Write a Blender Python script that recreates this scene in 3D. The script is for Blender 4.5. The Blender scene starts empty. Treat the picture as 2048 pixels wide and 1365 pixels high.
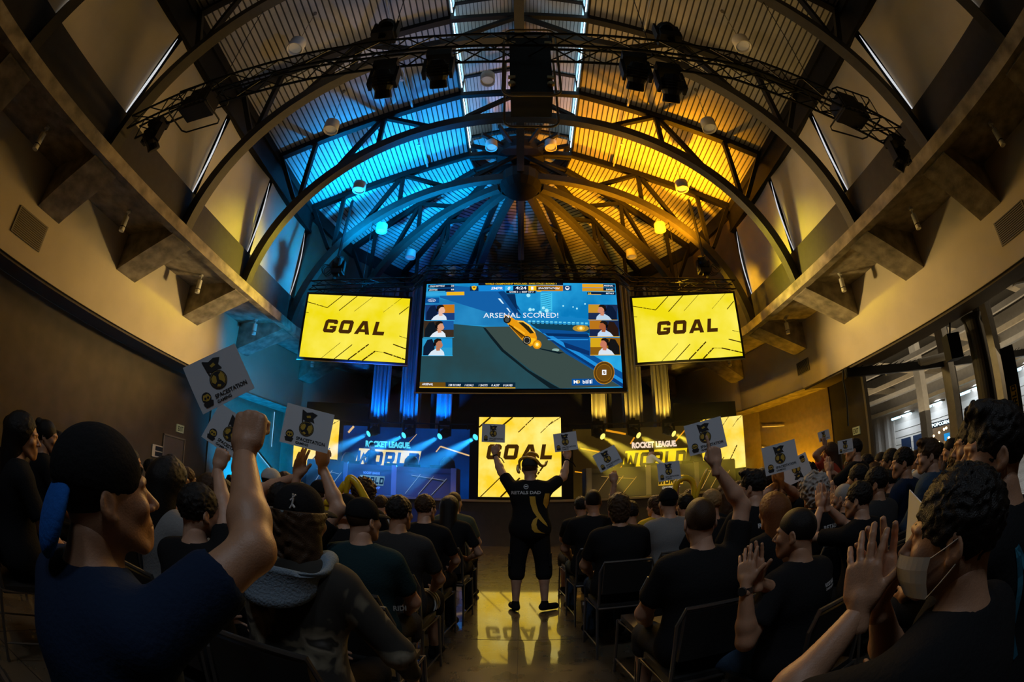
import bpy, bmesh, math, random
import numpy as np
from mathutils import Vector, Matrix, Euler
random.seed(7)
PI = math.pi
SC = bpy.context.scene
C = SC.collection

# ---------------------------------------------------------------- camera
# 15 mm class full-frame fisheye held at seated eye height in the centre aisle
F_PX, PITCH, YAW, ROLL, EYE = 949.33, 0.330722, 0.0207329, 0.0050249, 1.35
cd = bpy.data.cameras.new('camera')
cam = bpy.data.objects.new('camera', cd)
C.objects.link(cam)
cd.type = 'PANO'
cd.sensor_fit = 'HORIZONTAL'
cd.sensor_width = 36.0
cd.sensor_height = 24.0
cd.clip_start = 0.02
cd.clip_end = 300
for holder in (cd, getattr(cd, 'cycles', None)):
    if holder is None:
        continue
    try:
        holder.panorama_type = 'FISHEYE_EQUISOLID'
        holder.fisheye_lens = F_PX / 2048 * 36.0
        holder.fisheye_fov = PI
    except Exception:
        pass


def rot_cam():
    # local camera looks down -Z, up +Y
    base = Matrix.Rotation(PI / 2 + PITCH, 4, 'X')
    return Matrix.Rotation(YAW, 4, 'Z') @ base @ Matrix.Rotation(CAMROLL, 4, 'Z')


CAMROLL = ROLL
cam.matrix_world = Matrix.Translation((0, 0, EYE)) @ rot_cam()
SC.camera = cam


def ray(px, py):
    x, y = px - 1024.0, 682.5 - py
    cr, sr = math.cos(ROLL), math.sin(ROLL)
    x, y = cr * x - sr * y, sr * x + cr * y
    r = math.hypot(x, y) + 1e-9
    t = 2 * math.asin(r / (2 * F_PX))
    a, b, c = math.sin(t) * x / r, math.cos(t), math.sin(t) * y / r
    cp, sp = math.cos(PITCH), math.sin(PITCH)
    b, c = cp * b - sp * c, sp * b + cp * c
    cy, sy = math.cos(YAW), math.sin(YAW)
    return Vector((cy * a - sy * b, sy * a + cy * b, c))


def atY(px, py, Y):
    d = ray(px, py); t = Y / d.y
    return Vector((d.x * t, Y, EYE + d.z * t))


def atX(px, py, X):
    d = ray(px, py); t = X / d.x
    return Vector((X, d.y * t, EYE + d.z * t))


def atR(px, py, rho):
    d = ray(px, py); t = rho / math.hypot(d.x, d.y)
    return Vector((d.x * t, d.y * t, EYE + d.z * t))


def atZ(px, py, Z):
    d = ray(px, py); t = (Z - EYE) / d.z
    return Vector((d.x * t, d.y * t, Z))


# ---------------------------------------------------------------- world, exposure
W = bpy.data.worlds.new('world'); SC.world = W
W.use_nodes = True
W.node_tree.nodes['Background'].inputs[0].default_value = (0.55, 0.5, 0.42, 1)
W.node_tree.nodes['Background'].inputs[1].default_value = 0.02
SC.view_settings.view_transform = 'Standard'
SC.view_settings.look = 'None'
SC.view_settings.exposure = 0.0
SC.view_settings.gamma = 1.0
SC.view_settings.use_curve_mapping = False
try:
    SC.cycles.max_bounces = 5
    SC.cycles.diffuse_bounces = 3
    SC.cycles.glossy_bounces = 3
    SC.cycles.volume_bounces = 0
    SC.cycles.sample_clamp_indirect = 4
    SC.cycles.caustics_reflective = False
    SC.cycles.caustics_refractive = False
    SC.cycles.use_denoising = True
except Exception:
    pass


def aim(o, target):
    o.rotation_euler = (Vector(target) - Vector(o.location)).to_track_quat('-Z', 'Y').to_euler()


def spot(name, loc, target, color, watts, deg, blend=0.6, radius=0.12):
    l = bpy.data.lights.new(name, 'SPOT')
    l.color = color; l.energy = watts; l.spot_size = math.radians(deg); l.spot_blend = blend
    l.shadow_soft_size = radius
    o = bpy.data.objects.new(name, l); C.objects.link(o); o.location = loc; aim(o, target)
    return o


def area(name, loc, target, color, watts, sx, sy):
    l = bpy.data.lights.new(name, 'AREA')
    l.shape = 'RECTANGLE'; l.size = sx; l.size_y = sy; l.color = color; l.energy = watts
    o = bpy.data.objects.new(name, l); C.objects.link(o); o.location = loc; aim(o, target)
    return o


BLUE = (0.0, 0.30, 1.0)
CYAN = (0.0, 0.45, 1.0)
ORANGE = (1.0, 0.42, 0.02)
YEL = (1.0, 0.72, 0.05)
WARM = (1.0, 0.66, 0.22)
# moving heads on the screen truss washing the roof
spot('wash_blue_roof', (-5.0, 12.2, 8.6), (-5.1, 12.6, 12.2), (0, .34, 1.0), 2600, 130, .9)
spot('wash_blue_roof', (-2.0, 13.5, 8.9), (-3.2, 13.9, 12.4), (0, .34, 1.0), 2000, 125, .9)
spot('wash_orange_roof', (5.0, 12.2, 8.6), (5.1, 12.6, 12.2), (1.0, .36, .005), 2700, 130, .9)
spot('wash_orange_roof', (2.0, 13.5, 8.9), (3.2, 13.9, 12.4), (1.0, .36, .005), 1700, 125, .9)
spot('wash_blue_ridge', (-2.2, 12.6, 8.6), (-3.0, 8.6, 12.6), (0, .28, 1.0), 380, 60, 1.0)
spot('wash_orange_ridge', (2.2, 12.6, 8.6), (3.0, 8.6, 12.6), (1.0, .45, .05), 300, 60, 1.0)
# blue wash reaching the left gallery by the screen
spot('wash_blue_gallery', (-4.0, 12.6, 7.9), (-7.8, 12.6, 8.2), (0, .40, 1), 900, 84, 1.0)
spot('wash_blue_gallery', (-6.2, 11.6, 4.7), (-9.0, 13.6, 5.6), (0, .42, 1), 260, 80)
spot('wash_orange_gallery', (4.6, 12.6, 7.9), (8.0, 13.2, 6.4), (1, .5, .02), 700, 75)
# yellow wash over the side galleries
spot('wash_gallery_left', (-3.0, 11.9, 7.5), (-7.6, 9.9, 7.2), (1.0, .80, .01), 1500, 40, 1.0)
spot('wash_gallery_right', (3.0, 11.9, 7.5), (7.6, 10.0, 7.2), (1.0, .76, .01), 1800, 40, 1.0)
# warm floods under the hanging screens facing the side walls
for sx in (-1, 1):
    spot('flood_side_wall', (sx * 3.2, 12.3, 4.6), (sx * 9.3, 8.8, 5.2), (1.0, .68, .24), 1450, 54, 1.0, .2)
    spot('flood_upper_panels', (sx * 2.0, 12.2, 7.3), (sx * 7.6, 8.6, 8.2), (1.0, .74, .34), 340, 40, 1.0, .2)
# wide warm front wash from the screen truss onto the house
area('wash_house', (0, 12.2, 7.3), (0, 2.5, 1.0), (1.0, .56, .14), 600, 9, 0.6)
# added cool fill from high behind the camera, lifting crowd and signs
for sx in (-1, 1):
    spot('added_crowd_fill', (sx * 1.5, -2.2, 8.6), (sx * 1.6, 3.6, 1.0), (.74, .86, 1.0), 270, 74, .9, .5)
# roof wash from the near truss, pale blue and amber
spot('wash_near_roof', (-2.2, 4.4, 7.8), (-3.6, 6.4, 12), (.45, .62, 1.0), 60, 130, 1.0)
spot('wash_near_roof', (2.2, 4.4, 7.8), (3.6, 6.4, 12), (1.0, .62, .25), 90, 130, 1.0)
spot('wash_near_roof', (-3.0, 4.4, 7.8), (-4.6, 7.2, 12), (1.0, .62, .1), 90, 45, 1.0)
# washes on the player desks and the stage front
spot('wash_desk_blue', (-4.2, 11.4, 6.6), (-4.4, 13.4, 1.5), (.0, .12, 1.0), 2600, 66, .9)
spot('wash_fascia_blue', (-4.5, 9.6, 6.9), (-4.6, 12.7, .7), (.0, .12, 1.0), 500, 46, .9)
spot('wash_desk_yellow', (4.2, 11.4, 6.6), (4.4, 13.6, 1.8), (1.0, .66, .12), 420, 60, .9)

# ---------------------------------------------------------------- helpers


def new_mat(name, col, rough=0.6, metal=0.0, emit=None, strength=1.0, spec=0.5, noise=0.0, nscale=6.0, bump=0.0, bscale=60.0):
    m = bpy.data.materials.new(name); m.use_nodes = True
    nt = m.node_tree; b = nt.nodes['Principled BSDF']
    b.inputs['Base Color'].default_value = (*col, 1)
    b.inputs['Roughness'].default_value = rough
    b.inputs['Metallic'].default_value = metal
    b.inputs['Specular IOR Level'].default_value = spec
    if emit is not None:
        b.inputs['Emission Color'].default_value = (*emit, 1)
        b.inputs['Emission Strength'].default_value = strength
    if noise > 0 or bump > 0:
        tc = nt.nodes.new('ShaderNodeTexCoord')
    if noise > 0:
        n = nt.nodes.new('ShaderNodeTexNoise'); n.inputs['Scale'].default_value = nscale
        n.inputs['Detail'].default_value = 5
        nt.links.new(tc.outputs['Object'], n.inputs['Vector'])
        r = nt.nodes.new('ShaderNodeValToRGB')
        r.color_ramp.elements[0].position = 0.3; r.color_ramp.elements[1].position = 0.7
        r.color_ramp.elements[0].color = (*[c * (1 - noise) for c in col], 1)
        r.color_ramp.elements[1].color = (*[min(1, c * (1 + noise)) for c in col], 1)
        nt.links.new(n.outputs['Fac'], r.inputs['Fac'])
        nt.links.new(r.outputs['Color'], b.inputs['Base Color'])
    if bump > 0:
        n2 = nt.nodes.new('ShaderNodeTexNoise'); n2.inputs['Scale'].default_value = bscale
        nt.links.new(tc.outputs['Object'], n2.inputs['Vector'])
        bp = nt.nodes.new('ShaderNodeBump'); bp.inputs['Strength'].default_value = bump
        bp.inputs['Distance'].default_value = 0.02
        nt.links.new(n2.outputs['Fac'], bp.inputs['Height'])
        nt.links.new(bp.outputs['Normal'], b.inputs['Normal'])
    return m


def emat(name, col, strength=1.0):
    m = bpy.data.materials.new(name); m.use_nodes = True
    nt = m.node_tree; nt.nodes.clear()
    e = nt.nodes.new('ShaderNodeEmission'); o = nt.nodes.new('ShaderNodeOutputMaterial')
    e.inputs[0].default_value = (*col, 1); e.inputs[1].default_value = strength
    nt.links.new(e.outputs[0], o.inputs[0])
    return m


def hexlin(h):
    out = []
    for i in (0, 2, 4):
        c = int(h[i:i + 2], 16) / 255
        out.append(c / 12.92 if c <= .04045 else ((c + .055) / 1.055) ** 2.4)
    return tuple(out)


_ec = {}


def scr(h, s=1.0):
    k = (h, s)
    if k not in _ec:
        _ec[k] = emat('screen_' + h, hexlin(h), s)
    return _ec[k]


class MB:
    """collects geometry in world (or local) coordinates, links it as one mesh object"""

    def __init__(s):
        s.v = []; s.f = []; s.m = []; s.mats = []

    def _mi(s, mat):
        if mat is None:
            return 0
        if mat not in s.mats:
            s.mats.append(mat)
        return s.mats.index(mat)

    def add(s, vs, fs, mat=None):
        k = len(s.v); s.v += [tuple(x) for x in vs]
        mi = s._mi(mat)
        for f in fs:
            s.f.append(tuple(i + k for i in f)); s.m.append(mi)
        return s

    def box(s, c, d, rz=0.0, M=None, mat=None):
        hx, hy, hz = d[0] / 2, d[1] / 2, d[2] / 2
        vs = [Vector((x, y, z)) for z in (-hz, hz) for y in (-hy, hy) for x in (-hx, hx)]
        R = M if M is not None else Matrix.Rotation(rz, 3, 'Z')
        vs = [R @ v + Vector(c) for v in vs]
        return s.add(vs, [(0, 2, 3, 1), (4, 5, 7, 6), (0, 1, 5, 4), (2, 6, 7, 3), (0, 4, 6, 2), (1, 3, 7, 5)], mat)

    def quad(s, a, b, c, d, mat=None):
        return s.add([a, b, c, d], [(0, 1, 2, 3)], mat)

    def hexa(s, p, mat=None):
        """8 points: bottom 4 ccw, top 4 ccw"""
        return s.add(p, [(3, 2, 1, 0), (4, 5, 6, 7), (0, 1, 5, 4), (1, 2, 6, 5), (2, 3, 7, 6), (3, 0, 4, 7)], mat)

    def bar(s, p, q, w, h, up=(0, 0, 1), mat=None):
        p, q = Vector(p), Vector(q); t = (q - p)
        if t.length < 1e-6:
            return s
        t.normalize(); u = Vector(up)
        if abs(t.dot(u)) > .99:
            u = Vector((0, 1, 0))
        sd = t.cross(u).normalized(); u = sd.cross(t).normalized()
        a, b = sd * w / 2, u * h / 2
        P = [p - a - b, p + a - b, p + a + b, p - a + b, q - a - b, q + a - b, q + a + b, q - a + b]
        return s.add(P, [(0, 1, 2, 3), (7, 6, 5, 4), (0, 4, 5, 1), (1, 5, 6, 2), (2, 6, 7, 3), (3, 7, 4, 0)], mat)

    def tube(s, p, q, r, n=8, r2=None, mat=None, cap=True):
        p, q = Vector(p), Vector(q); t = (q - p).normalized()
        u = Vector((0, 0, 1)) if abs(t.z) < .9 else Vector((1, 0, 0))
        a = t.cross(u).normalized(); b = t.cross(a).normalized()
        if r2 is None:
            r2 = r
        vs = []
        for c, rr in ((p, r), (q, r2)):
            for i in range(n):
                th = 2 * PI * i / n
                vs.append(c + a * math.cos(th) * rr + b * math.sin(th) * rr)
        fs = [(i, (i + 1) % n, n + (i + 1) % n, n + i) for i in range(n)]
        if cap:
            fs += [tuple(range(n - 1, -1, -1)), tuple(range(n, 2 * n))]
        return s.add(vs, fs, mat)

    def path(s, pts, r, n=8, closed=False, mat=None):
        pts = [Vector(p) for p in pts]; N = len(pts)
        vs = []; a = None
        for i, p in enumerate(pts):
            if closed:
                t = (pts[(i + 1) % N] - pts[i - 1]).normalized()
            else:
                t = (pts[min(i + 1, N - 1)] - pts[max(i - 1, 0)]).normalized()
            if a is None:
                u = Vector((0, 0, 1)) if abs(t.z) < .9 else Vector((1, 0, 0))
                a = t.cross(u).normalized()
            a = (a - t * a.dot(t)).normalized(); b = t.cross(a)
            rr = r[i] if isinstance(r, (list, tuple)) else r
            for j in range(n):
                th = 2 * PI * j / n
                vs.append(p + a * math.cos(th) * rr + b * math.sin(th) * rr)
        fs = []
        for i in range(N if closed else N - 1):
            k0, k1 = i * n, ((i + 1) % N) * n
            for j in range(n):
                fs.append((k0 + j, k0 + (j + 1) % n, k1 + (j + 1) % n, k1 + j))
        if not closed:
            fs += [tuple(range(n - 1, -1, -1)), tuple(range((N - 1) * n, N * n))]
        return s.add(vs, fs, mat)

    def lathe(s, prof, c=(0, 0, 0), n=16, M=None, mat=None):
        vs = []; c = Vector(c)
        for r, z in prof:
            for i in range(n):
                th = 2 * PI * i / n
                v = Vector((r * math.cos(th), r * math.sin(th), z))
                if M is not None:
                    v = M @ v
                vs.append(v + c)
        fs = []
        for k in range(len(prof) - 1):
            for i in range(n):
                fs.append((k * n + i, k * n + (i + 1) % n, (k + 1) * n + (i + 1) % n, (k + 1) * n + i))
        return s.add(vs, fs, mat)

    def prism(s, poly, O, U, V, depth, mat=None):
        """2-D polygon in the (U, V) plane at O, extruded by depth along U x V (front face first)"""
        O, U, V = Vector(O), Vector(U), Vector(V)
        N = U.cross(V).normalized()
        n = len(poly)
        ar = sum(poly[i][0] * poly[(i + 1) % n][1] - poly[(i + 1) % n][0] * poly[i][1] for i in range(n))
        if ar < 0:
            poly = poly[::-1]
        f = [O + U * x + V * y + N * depth for x, y in poly]
        b = [O + U * x + V * y for x, y in poly]
        fs = [tuple(range(n)), tuple(range(2 * n - 1, n - 1, -1))]
        fs += [(i, n + i, n + (i + 1) % n, (i + 1) % n) for i in range(n)]
        return s.add(f + b, fs, mat)

    def build(s, name, mat=None, parent=None, origin=None, smooth=False):
        if origin is None:
            if parent is not None:
                origin = Vector(parent.get('_o', (0, 0, 0)))
            elif s.v:
                xs, ys, zs = zip(*s.v)
                origin = Vector(((min(xs) + max(xs)) / 2, (min(ys) + max(ys)) / 2, min(zs)))
        origin = Vector(origin)
        me = bpy.data.meshes.new(name)
        me.from_pydata([(x - origin.x, y - origin.y, z - origin.z) for x, y, z in s.v], [], s.f)
        mats = list(s.mats)
        if mat is not None:
            if mats:
                mats = [mat if False else q for q in mats]
            else:
                mats = [mat]
        for q in mats:
            me.materials.append(q)
        if len(mats) > 1:
            me.polygons.foreach_set('material_index', s.m)
        if smooth:
            me.polygons.foreach_set('use_smooth', [True] * len(me.polygons))
        me.validate(); me.update()
        o = bpy.data.objects.new(name, me); C.objects.link(o)
        if parent is not None:
            o.parent = parent
            if tuple(origin) != tuple(Vector(parent.get('_o', (0, 0, 0)))):
                o.location = origin - Vector(parent.get('_o', (0, 0, 0)))
        else:
            o.location = origin
        o['_o'] = tuple(origin)
        return o


def tag(o, label, cat, group=None, kind=None):
    o['label'] = label; o['category'] = cat
    if group:
        o['group'] = group
    if kind:
        o['kind'] = kind
    return o


def thing(name, label, cat, loc=(0, 0, 0), group=None):
    o = bpy.data.objects.new(name, None); C.objects.link(o)
    o.location = loc; o.empty_display_size = .2
    o['_o'] = tuple(loc)
    return tag(o, label, cat, group)


def struct(o):
    o['kind'] = 'structure'
    return o


def copy_tree(o, loc, rz=0.0, scale=None, label=None, group=None):
    r = o.copy(); C.objects.link(r)
    r.location = loc; r.rotation_euler = (0, 0, rz)
    if scale:
        r.scale = (scale, scale, scale)
    if label:
        r['label'] = label
    if group:
        r['group'] = group
    for ch in list(o.children):
        c = ch.copy(); C.objects.link(c); c.parent = r
        for g in ch.children:
            d = g.copy(); C.objects.link(d); d.parent = c
    return r


_txt = {}


def text_mesh(body, bold=0.0, shear=0.0, spacing=1.0):
    """verts/faces of a line of lettering, baseline y=0, centred in x, cap height 1"""
    k = (body, bold, shear, spacing)
    if k in _txt:
        return _txt[k]
    cu = bpy.data.curves.new('t', 'FONT'); cu.body = body
    cu.offset = bold; cu.shear = shear; cu.space_character = spacing; cu.resolution_u = 2
    o = bpy.data.objects.new('t', cu); C.objects.link(o)
    dg = bpy.context.evaluated_depsgraph_get(); dg.update()
    me = bpy.data.meshes.new_from_object(o.evaluated_get(dg))
    vs = [v.co.copy() for v in me.vertices]; fs = [tuple(p.vertices) for p in me.polygons]
    bpy.data.objects.remove(o); bpy.data.curves.remove(cu); bpy.data.meshes.remove(me)
    xs = [v.x for v in vs]; cx = (min(xs) + max(xs)) / 2; w = max(xs) - min(xs)
    h = 0.73
    vs = [((v.x - cx) / h, v.y / h) for v in vs]
    _txt[k] = (vs, fs, w / h)
    return _txt[k]


def lettering(mb, body, O, U, V, height, width=None, bold=0.02, shear=0.0, spacing=1.0, mat=None, lift=0.0):
    """flat lettering on the plane (U, V) centred at O (O = middle of the baseline)"""
    vs, fs, w = text_mesh(body, bold, shear, spacing)
    sx = height if width is None else width / w
    O, U, V = Vector(O), Vector(U).normalized(), Vector(V).normalized()
    N = U.cross(V)
    mb.add([O + U * (x * sx) + V * (y * height) + N * lift for x, y in vs], fs, mat)


# block capitals used on the screens: outlines on a 0..w by 0..1 box, holes bridged by splitting
def _frame(w, t, r=.14):
    # chamfered ring as 8 quads
    o = [(r, 0), (w - r, 0), (w, r), (w, 1 - r), (w - r, 1), (r, 1), (0, 1 - r), (0, r)]
    i = [(t, t), (w - t, t), (w - t, t), (w - t, 1 - t), (w - t, 1 - t), (t, 1 - t), (t, 1 - t), (t, t)]
    ps = []
    for k in range(8):
        k2 = (k + 1) % 8
        q = [o[k], o[k2], i[k2], i[k]]
        if i[k] == i[k2]:
            q = [o[k], o[k2], i[k]]
        ps.append(q)
    return ps


def glyph(ch):
    t = .27
    if ch == 'O':
        return _frame(.95, t), .95
    if ch == 'D':
        return [[(0, 0), (t, 0), (t, 1), (0, 1)], [(t, 0), (.8, 0), (.95, .15), (.68, t), (t, t)], [(.95, .15), (.95, .85), (.68, 1 - t), (.68, t)],
                [(.95, .85), (.8, 1), (t, 1), (t, 1 - t), (.68, 1 - t)]], .95
    if ch == 'G':
        return [[(.14, 0), (.8, 0), (.68, t), (t, t), (0, .14)], [(0, .14), (t, t), (t, 1 - t), (0, .86)], [(0, .86), (t, 1 - t), (.95, 1 - t), (.95, .86), (.81, 1), (.14, 1)],
                [(.8, 0), (.95, .14), (.95, .52), (.68, .52), (.68, t)], [(.45, .34), (.68, .34), (.68, .52), (.45, .52)], [(.68, .66), (.95, .66), (.95, .74), (.68, .74)]], .95
    if ch == 'A':
        return [[(0, 0), (.3, 0), (.56, .72), (.56, 1), (.38, 1)], [(.56, 1), (.56, .72), (.82, 0), (1.12, 0), (.74, 1)], [(.34, .16), (.78, .16), (.70, .38), (.42, .38)]], 1.12
    if ch == 'L':
        return [[(0, 0), (t, 0), (t, 1), (0, 1)], [(t, 0), (.8, 0), (.8, t), (t, t)]], .8
    if ch == 'R':
        return [[(0, 0), (t, 0), (t, 1), (0, 1)], [(t, .74), (.9, .74), (.9, .88), (.8, 1), (t, 1)], [(.63, .4), (.9, .46), (.9, .74), (.63, .74)], [(t, .3), (.8, .3), (.9, .46), (.63, .54), (t, .54)], [(.5, .3), (.62, 0), (.93, 0), (.76, .32)]], .93
    if ch == 'W':
        return [[(0, 1), (.12, 0), (.42, 0), (.28, 1)], [(.32, 0), (.5, 0), (.72, .72), (.58, .9), (.46, .6)], [(.58, .9), (.52, .6), (.84, 0), (.98, 0), (.72, .72)], [(.84, 0), (1.14, 0), (1.28, 1), (1.0, 1)]], 1.28
    return [], .5


def block_word(mb, word, O, U, V, height, slant=.17, gap=.22, mat=None, lift=0.0, sx=1.0):
    gl = [glyph(c) for c in word]
    tot = sum(w for _, w in gl) + gap * (len(gl) - 1)
    O, U, V = Vector(O), Vector(U).normalized(), Vector(V).normalized(); N = U.cross(V)
    x0 = -tot / 2
    for ps, w in gl:
        for p in ps:
            mb.add([O + U * ((x + x0 + slant * (y - .5)) * height * sx) + V * ((y - .5) * height) + N * lift for x, y in p], [tuple(range(len(p)))], mat)
        x0 += w + gap

# ---------------------------------------------------------------- materials
M = {}
M['steel'] = new_mat('dark_painted_steel', (.014, .013, .012), .55, 0.0, noise=.15, spec=.2)
M['steel_face'] = new_mat('grey_painted_steel', (.042, .040, .036), .5, noise=.12, spec=.25)
M['black'] = new_mat('black_metal', (.010, .010, .011), .5, spec=.25)
M['blackcloth'] = new_mat('black_cloth', (.012, .012, .013), .95)
M['deck'] = new_mat('roof_deck', (.46, .45, .42), .55, noise=.12, nscale=2)
M['deck_groove'] = new_mat('roof_deck_groove', (.10, .095, .085), .7)
M['beige'] = new_mat('beige_wall_paint', (.50, .44, .34), .85, noise=.06, nscale=1.5, bump=.05)
M['panel'] = new_mat('acoustic_panel', (.42, .39, .33), .9, noise=.08, nscale=1.2, bump=.1)
M['concrete'] = new_mat('board_formed_concrete', (.25, .215, .165), .85, noise=.5, nscale=3, bump=.25, bscale=14)
M['brown'] = new_mat('brown_wall_panel', (.085, .066, .043), .8, noise=.15, nscale=2)
M['darkwall'] = new_mat('dark_wall_panel', (.028, .024, .020), .7, noise=.15)
M['white'] = new_mat('white_paint', (.7, .68, .62), .5)
M['offwhite'] = new_mat('grey_white_paint', (.55, .54, .50), .5)
M['vent'] = new_mat('vent_grille', (.20, .18, .15), .6)
M['daylight'] = emat('daylight_slit', (.55, .85, 1.0), 5.0)
M['gap'] = emat('panel_gap_daylight', (.85, .87, .9), .75)

# polished concrete floor with saw-cut joints
fm = bpy.data.materials.new('polished_concrete'); fm.use_nodes = True
nt = fm.node_tree; b = nt.nodes['Principled BSDF']
tc = nt.nodes.new('ShaderNodeTexCoord')
n1 = nt.nodes.new('ShaderNodeTexNoise'); n1.inputs['Scale'].default_value = 1.3; n1.inputs['Detail'].default_value = 8
n2 = nt.nodes.new('ShaderNodeTexNoise'); n2.inputs['Scale'].default_value = 6; n2.inputs['Detail'].default_value = 6
nt.links.new(tc.outputs['Object'], n1.inputs['Vector']); nt.links.new(tc.outputs['Object'], n2.inputs['Vector'])
cr = nt.nodes.new('ShaderNodeValToRGB')
cr.color_ramp.elements[0].position = .35; cr.color_ramp.elements[0].color = (.055, .042, .028, 1)
cr.color_ramp.elements[1].position = .7; cr.color_ramp.elements[1].color = (.11, .085, .055, 1)
mx = nt.nodes.new('ShaderNodeMixRGB'); mx.inputs[0].default_value = .18
nt.links.new(n1.outputs['Fac'], mx.inputs[1]); nt.links.new(n2.outputs['Fac'], mx.inputs[2])
nt.links.new(mx.outputs[0], cr.inputs['Fac']); nt.links.new(cr.outputs[0], b.inputs['Base Color'])
mr = nt.nodes.new('ShaderNodeMapRange'); mr.inputs[3].default_value = .18; mr.inputs[4].default_value = .4
nt.links.new(n2.outputs['Fac'], mr.inputs[0]); nt.links.new(mr.outputs[0], b.inputs['Roughness'])
b.inputs['Specular IOR Level'].default_value = .6
b.inputs['Coat Weight'].default_value = 1.0
b.inputs['Coat Roughness'].default_value = .045
b.inputs['Coat IOR'].default_value = 1.85
M['floor'] = fm

# ---------------------------------------------------------------- setting
XE, ZE, SL = 7.52, 11.02, .35        # eave of the roof deck, slope
XM = 1.85                            # half width of the ridge lantern
HUBY = 13.2
Y0 = -3.0


def deck_z(r):
    return 13.65 - SL * r


mb = MB(); mb.quad((-14, Y0, 0), (34, Y0, 0), (34, 30, 0), (-14, 30, 0))
struct(mb.build('floor', M['floor'], origin=(0, 0, 0)))
mb = MB()
for x in (-.02, -3.0, 3.0, 6.0, -6.0, 9.0):
    mb.box((x, 5, .0008), (.006, 15.3, .0016))
for y in (1.2, 4.2, 7.2, 10.2):
    mb.box((0, y, .0009), (20, .006, .0018))
o = mb.build('trim_1', M['black']); struct(o)


def beam_deck(side):
    mb = MB(); x = XM; prof = []
    pitch = .155
    while x < XE - .01:
        for dx, dz in ((0, 0), (.008, .04), (.03, .04), (.038, 0)):
            if x + dx < XE:
                prof.append((x + dx, deck_z(x + dx) + dz))
        x += pitch
    prof.append((XE, deck_z(XE)))
    n = len(prof)
    vs = [(side * a, Y0, z) for a, z in prof] + [(side * a, HUBY, z) for a, z in prof]
    mb.add(vs, [(i, i + 1, n + i + 1, n + i) for i in range(n - 1)], M['deck'])
    for i, f in enumerate(mb.f):
        a, z = prof[f[0]]; a2, z2 = prof[f[1]]
        if z > deck_z(a) + .01 or z2 > deck_z(a2) + .01:
            mb.m[i] = mb._mi(M['deck_groove'])
    return mb


for s, nm in ((-1, 'left'), (1, 'right')):
    struct(beam_deck(s).build('ceiling_' + nm))

# apse roof: wedges with tangential ribs
NA = 8
mb = MB(); g = M['deck_groove']
for k in range(NA):
    a0, a1 = PI * k / NA, PI * (k + 1) / NA
    ca, sa, cb, sb = math.cos(a0), math.sin(a0), math.cos(a1), math.sin(a1)
    r = XM; prof = []
    while r < XE - .01:
        for dx, dz in ((0, 0), (.008, .04), (.03, .04), (.038, 0)):
            if r + dx < XE:
                prof.append((r + dx, deck_z(r + dx) + dz))
        r += .155
    prof.append((XE, deck_z(XE)))
    n = len(prof)
    vs = [(q * ca, HUBY + q * sa, z) for q, z in prof] + [(q * cb, HUBY + q * sb, z) for q, z in prof]
    f0 = len(mb.f)
    mb.add(vs, [(i, i + 1, n + i + 1, n + i) for i in range(n - 1)], M['deck'])
    for i in range(n - 1):
        if prof[i][1] > deck_z(prof[i][0]) + .01 or prof[i + 1][1] > deck_z(prof[i + 1][0]) + .01:
            mb.m[f0 + i] = mb._mi(g)
struct(mb.build('ceiling_apse'))

# ridge lantern: low side walls with a daylight slit, ribbed gable deck above
ZL0, ZL1, ZR = deck_z(XM), 13.85, 14.35
mb = MB()
for s in (-1, 1):
    n = 17
    xs = [XM * i / n for i in range(n + 1)]
    for i in range(n):
        a, c = xs[i], xs[i + 1]
        za, zc = ZR - (ZR - ZL1) * a / XM, ZR - (ZR - ZL1) * c / XM
        mb.quad((s * a, Y0, za), (s * (c - .02), Y0, zc), (s * (c - .02), HUBY, zc), (s * a, HUBY, za), M['deck'])
        mb.quad((s * (c - .02), Y0, zc + .01), (s * c, Y0, zc + .01), (s * c, HUBY, zc + .01), (s * (c - .02), HUBY, zc + .01), g)
for k in range(NA):
    a0, a1 = PI * k / NA, PI * (k + 1) / NA
    for i in range(8):
        ra, rb = XM * i / 8, XM * (i + 1) / 8
        za, zb = ZR - (ZR - ZL1) * ra / XM, ZR - (ZR - ZL1) * rb / XM
        P = lambda r, a, z: (r * math.cos(a), HUBY + r * math.sin(a), z)
        mb.quad(P(ra, a0, za), P(rb - .03, a0, zb), P(rb - .03, a1, zb), P(ra, a1, za), M['deck'])
        mb.quad(P(rb - .03, a0, zb), P(rb, a0, zb), P(rb, a1, zb), P(rb - .03, a1, zb), g)
struct(mb.build('ceiling_lantern'))
mb = MB()
for s in (-1, 1):
    for z0, z1 in ((ZL0 - .05, 13.28), (13.36, 13.52), (13.80, ZL1 + .02)):
        mb.box((s * (XM + .02), (Y0 + HUBY) / 2, (z0 + z1) / 2), (.06, HUBY - Y0, z1 - z0))
    for y in np.arange(-2, 13, .75):
        mb.box((s * (XM + .0), y, 13.65), (.05, .06, .34))
for k in range(NA):
    a0, a1 = PI * k / NA, PI * (k + 1) / NA
    p, q = Vector((XM * math.cos(a0), HUBY + XM * math.sin(a0), 0)), Vector((XM * math.cos(a1), HUBY + XM * math.sin(a1), 0))
    for z0, z1 in ((ZL0 - .05, 13.28), (13.36, ZL1 + .02)):
        mb.bar(p + Vector((0, 0, (z0 + z1) / 2)), q + Vector((0, 0, (z0 + z1) / 2)), .05, z1 - z0)
struct(mb.build('wall_lantern', M['steel']))
wn = 1
for s in (-1, 1):
    for z, h, mt in ((13.22, .07, M['daylight']), (13.66, .26, new_mat('lantern_glass_dim', (.1, .12, .14), .2, emit=(.35, .65, .85), strength=1.3))):
        mb = MB(); mb.box((s * (XM - .03), (Y0 + HUBY) / 2, z), (.02, HUBY - Y0, h))
        struct(mb.build('window_%d' % wn, mt)); wn += 1

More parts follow.
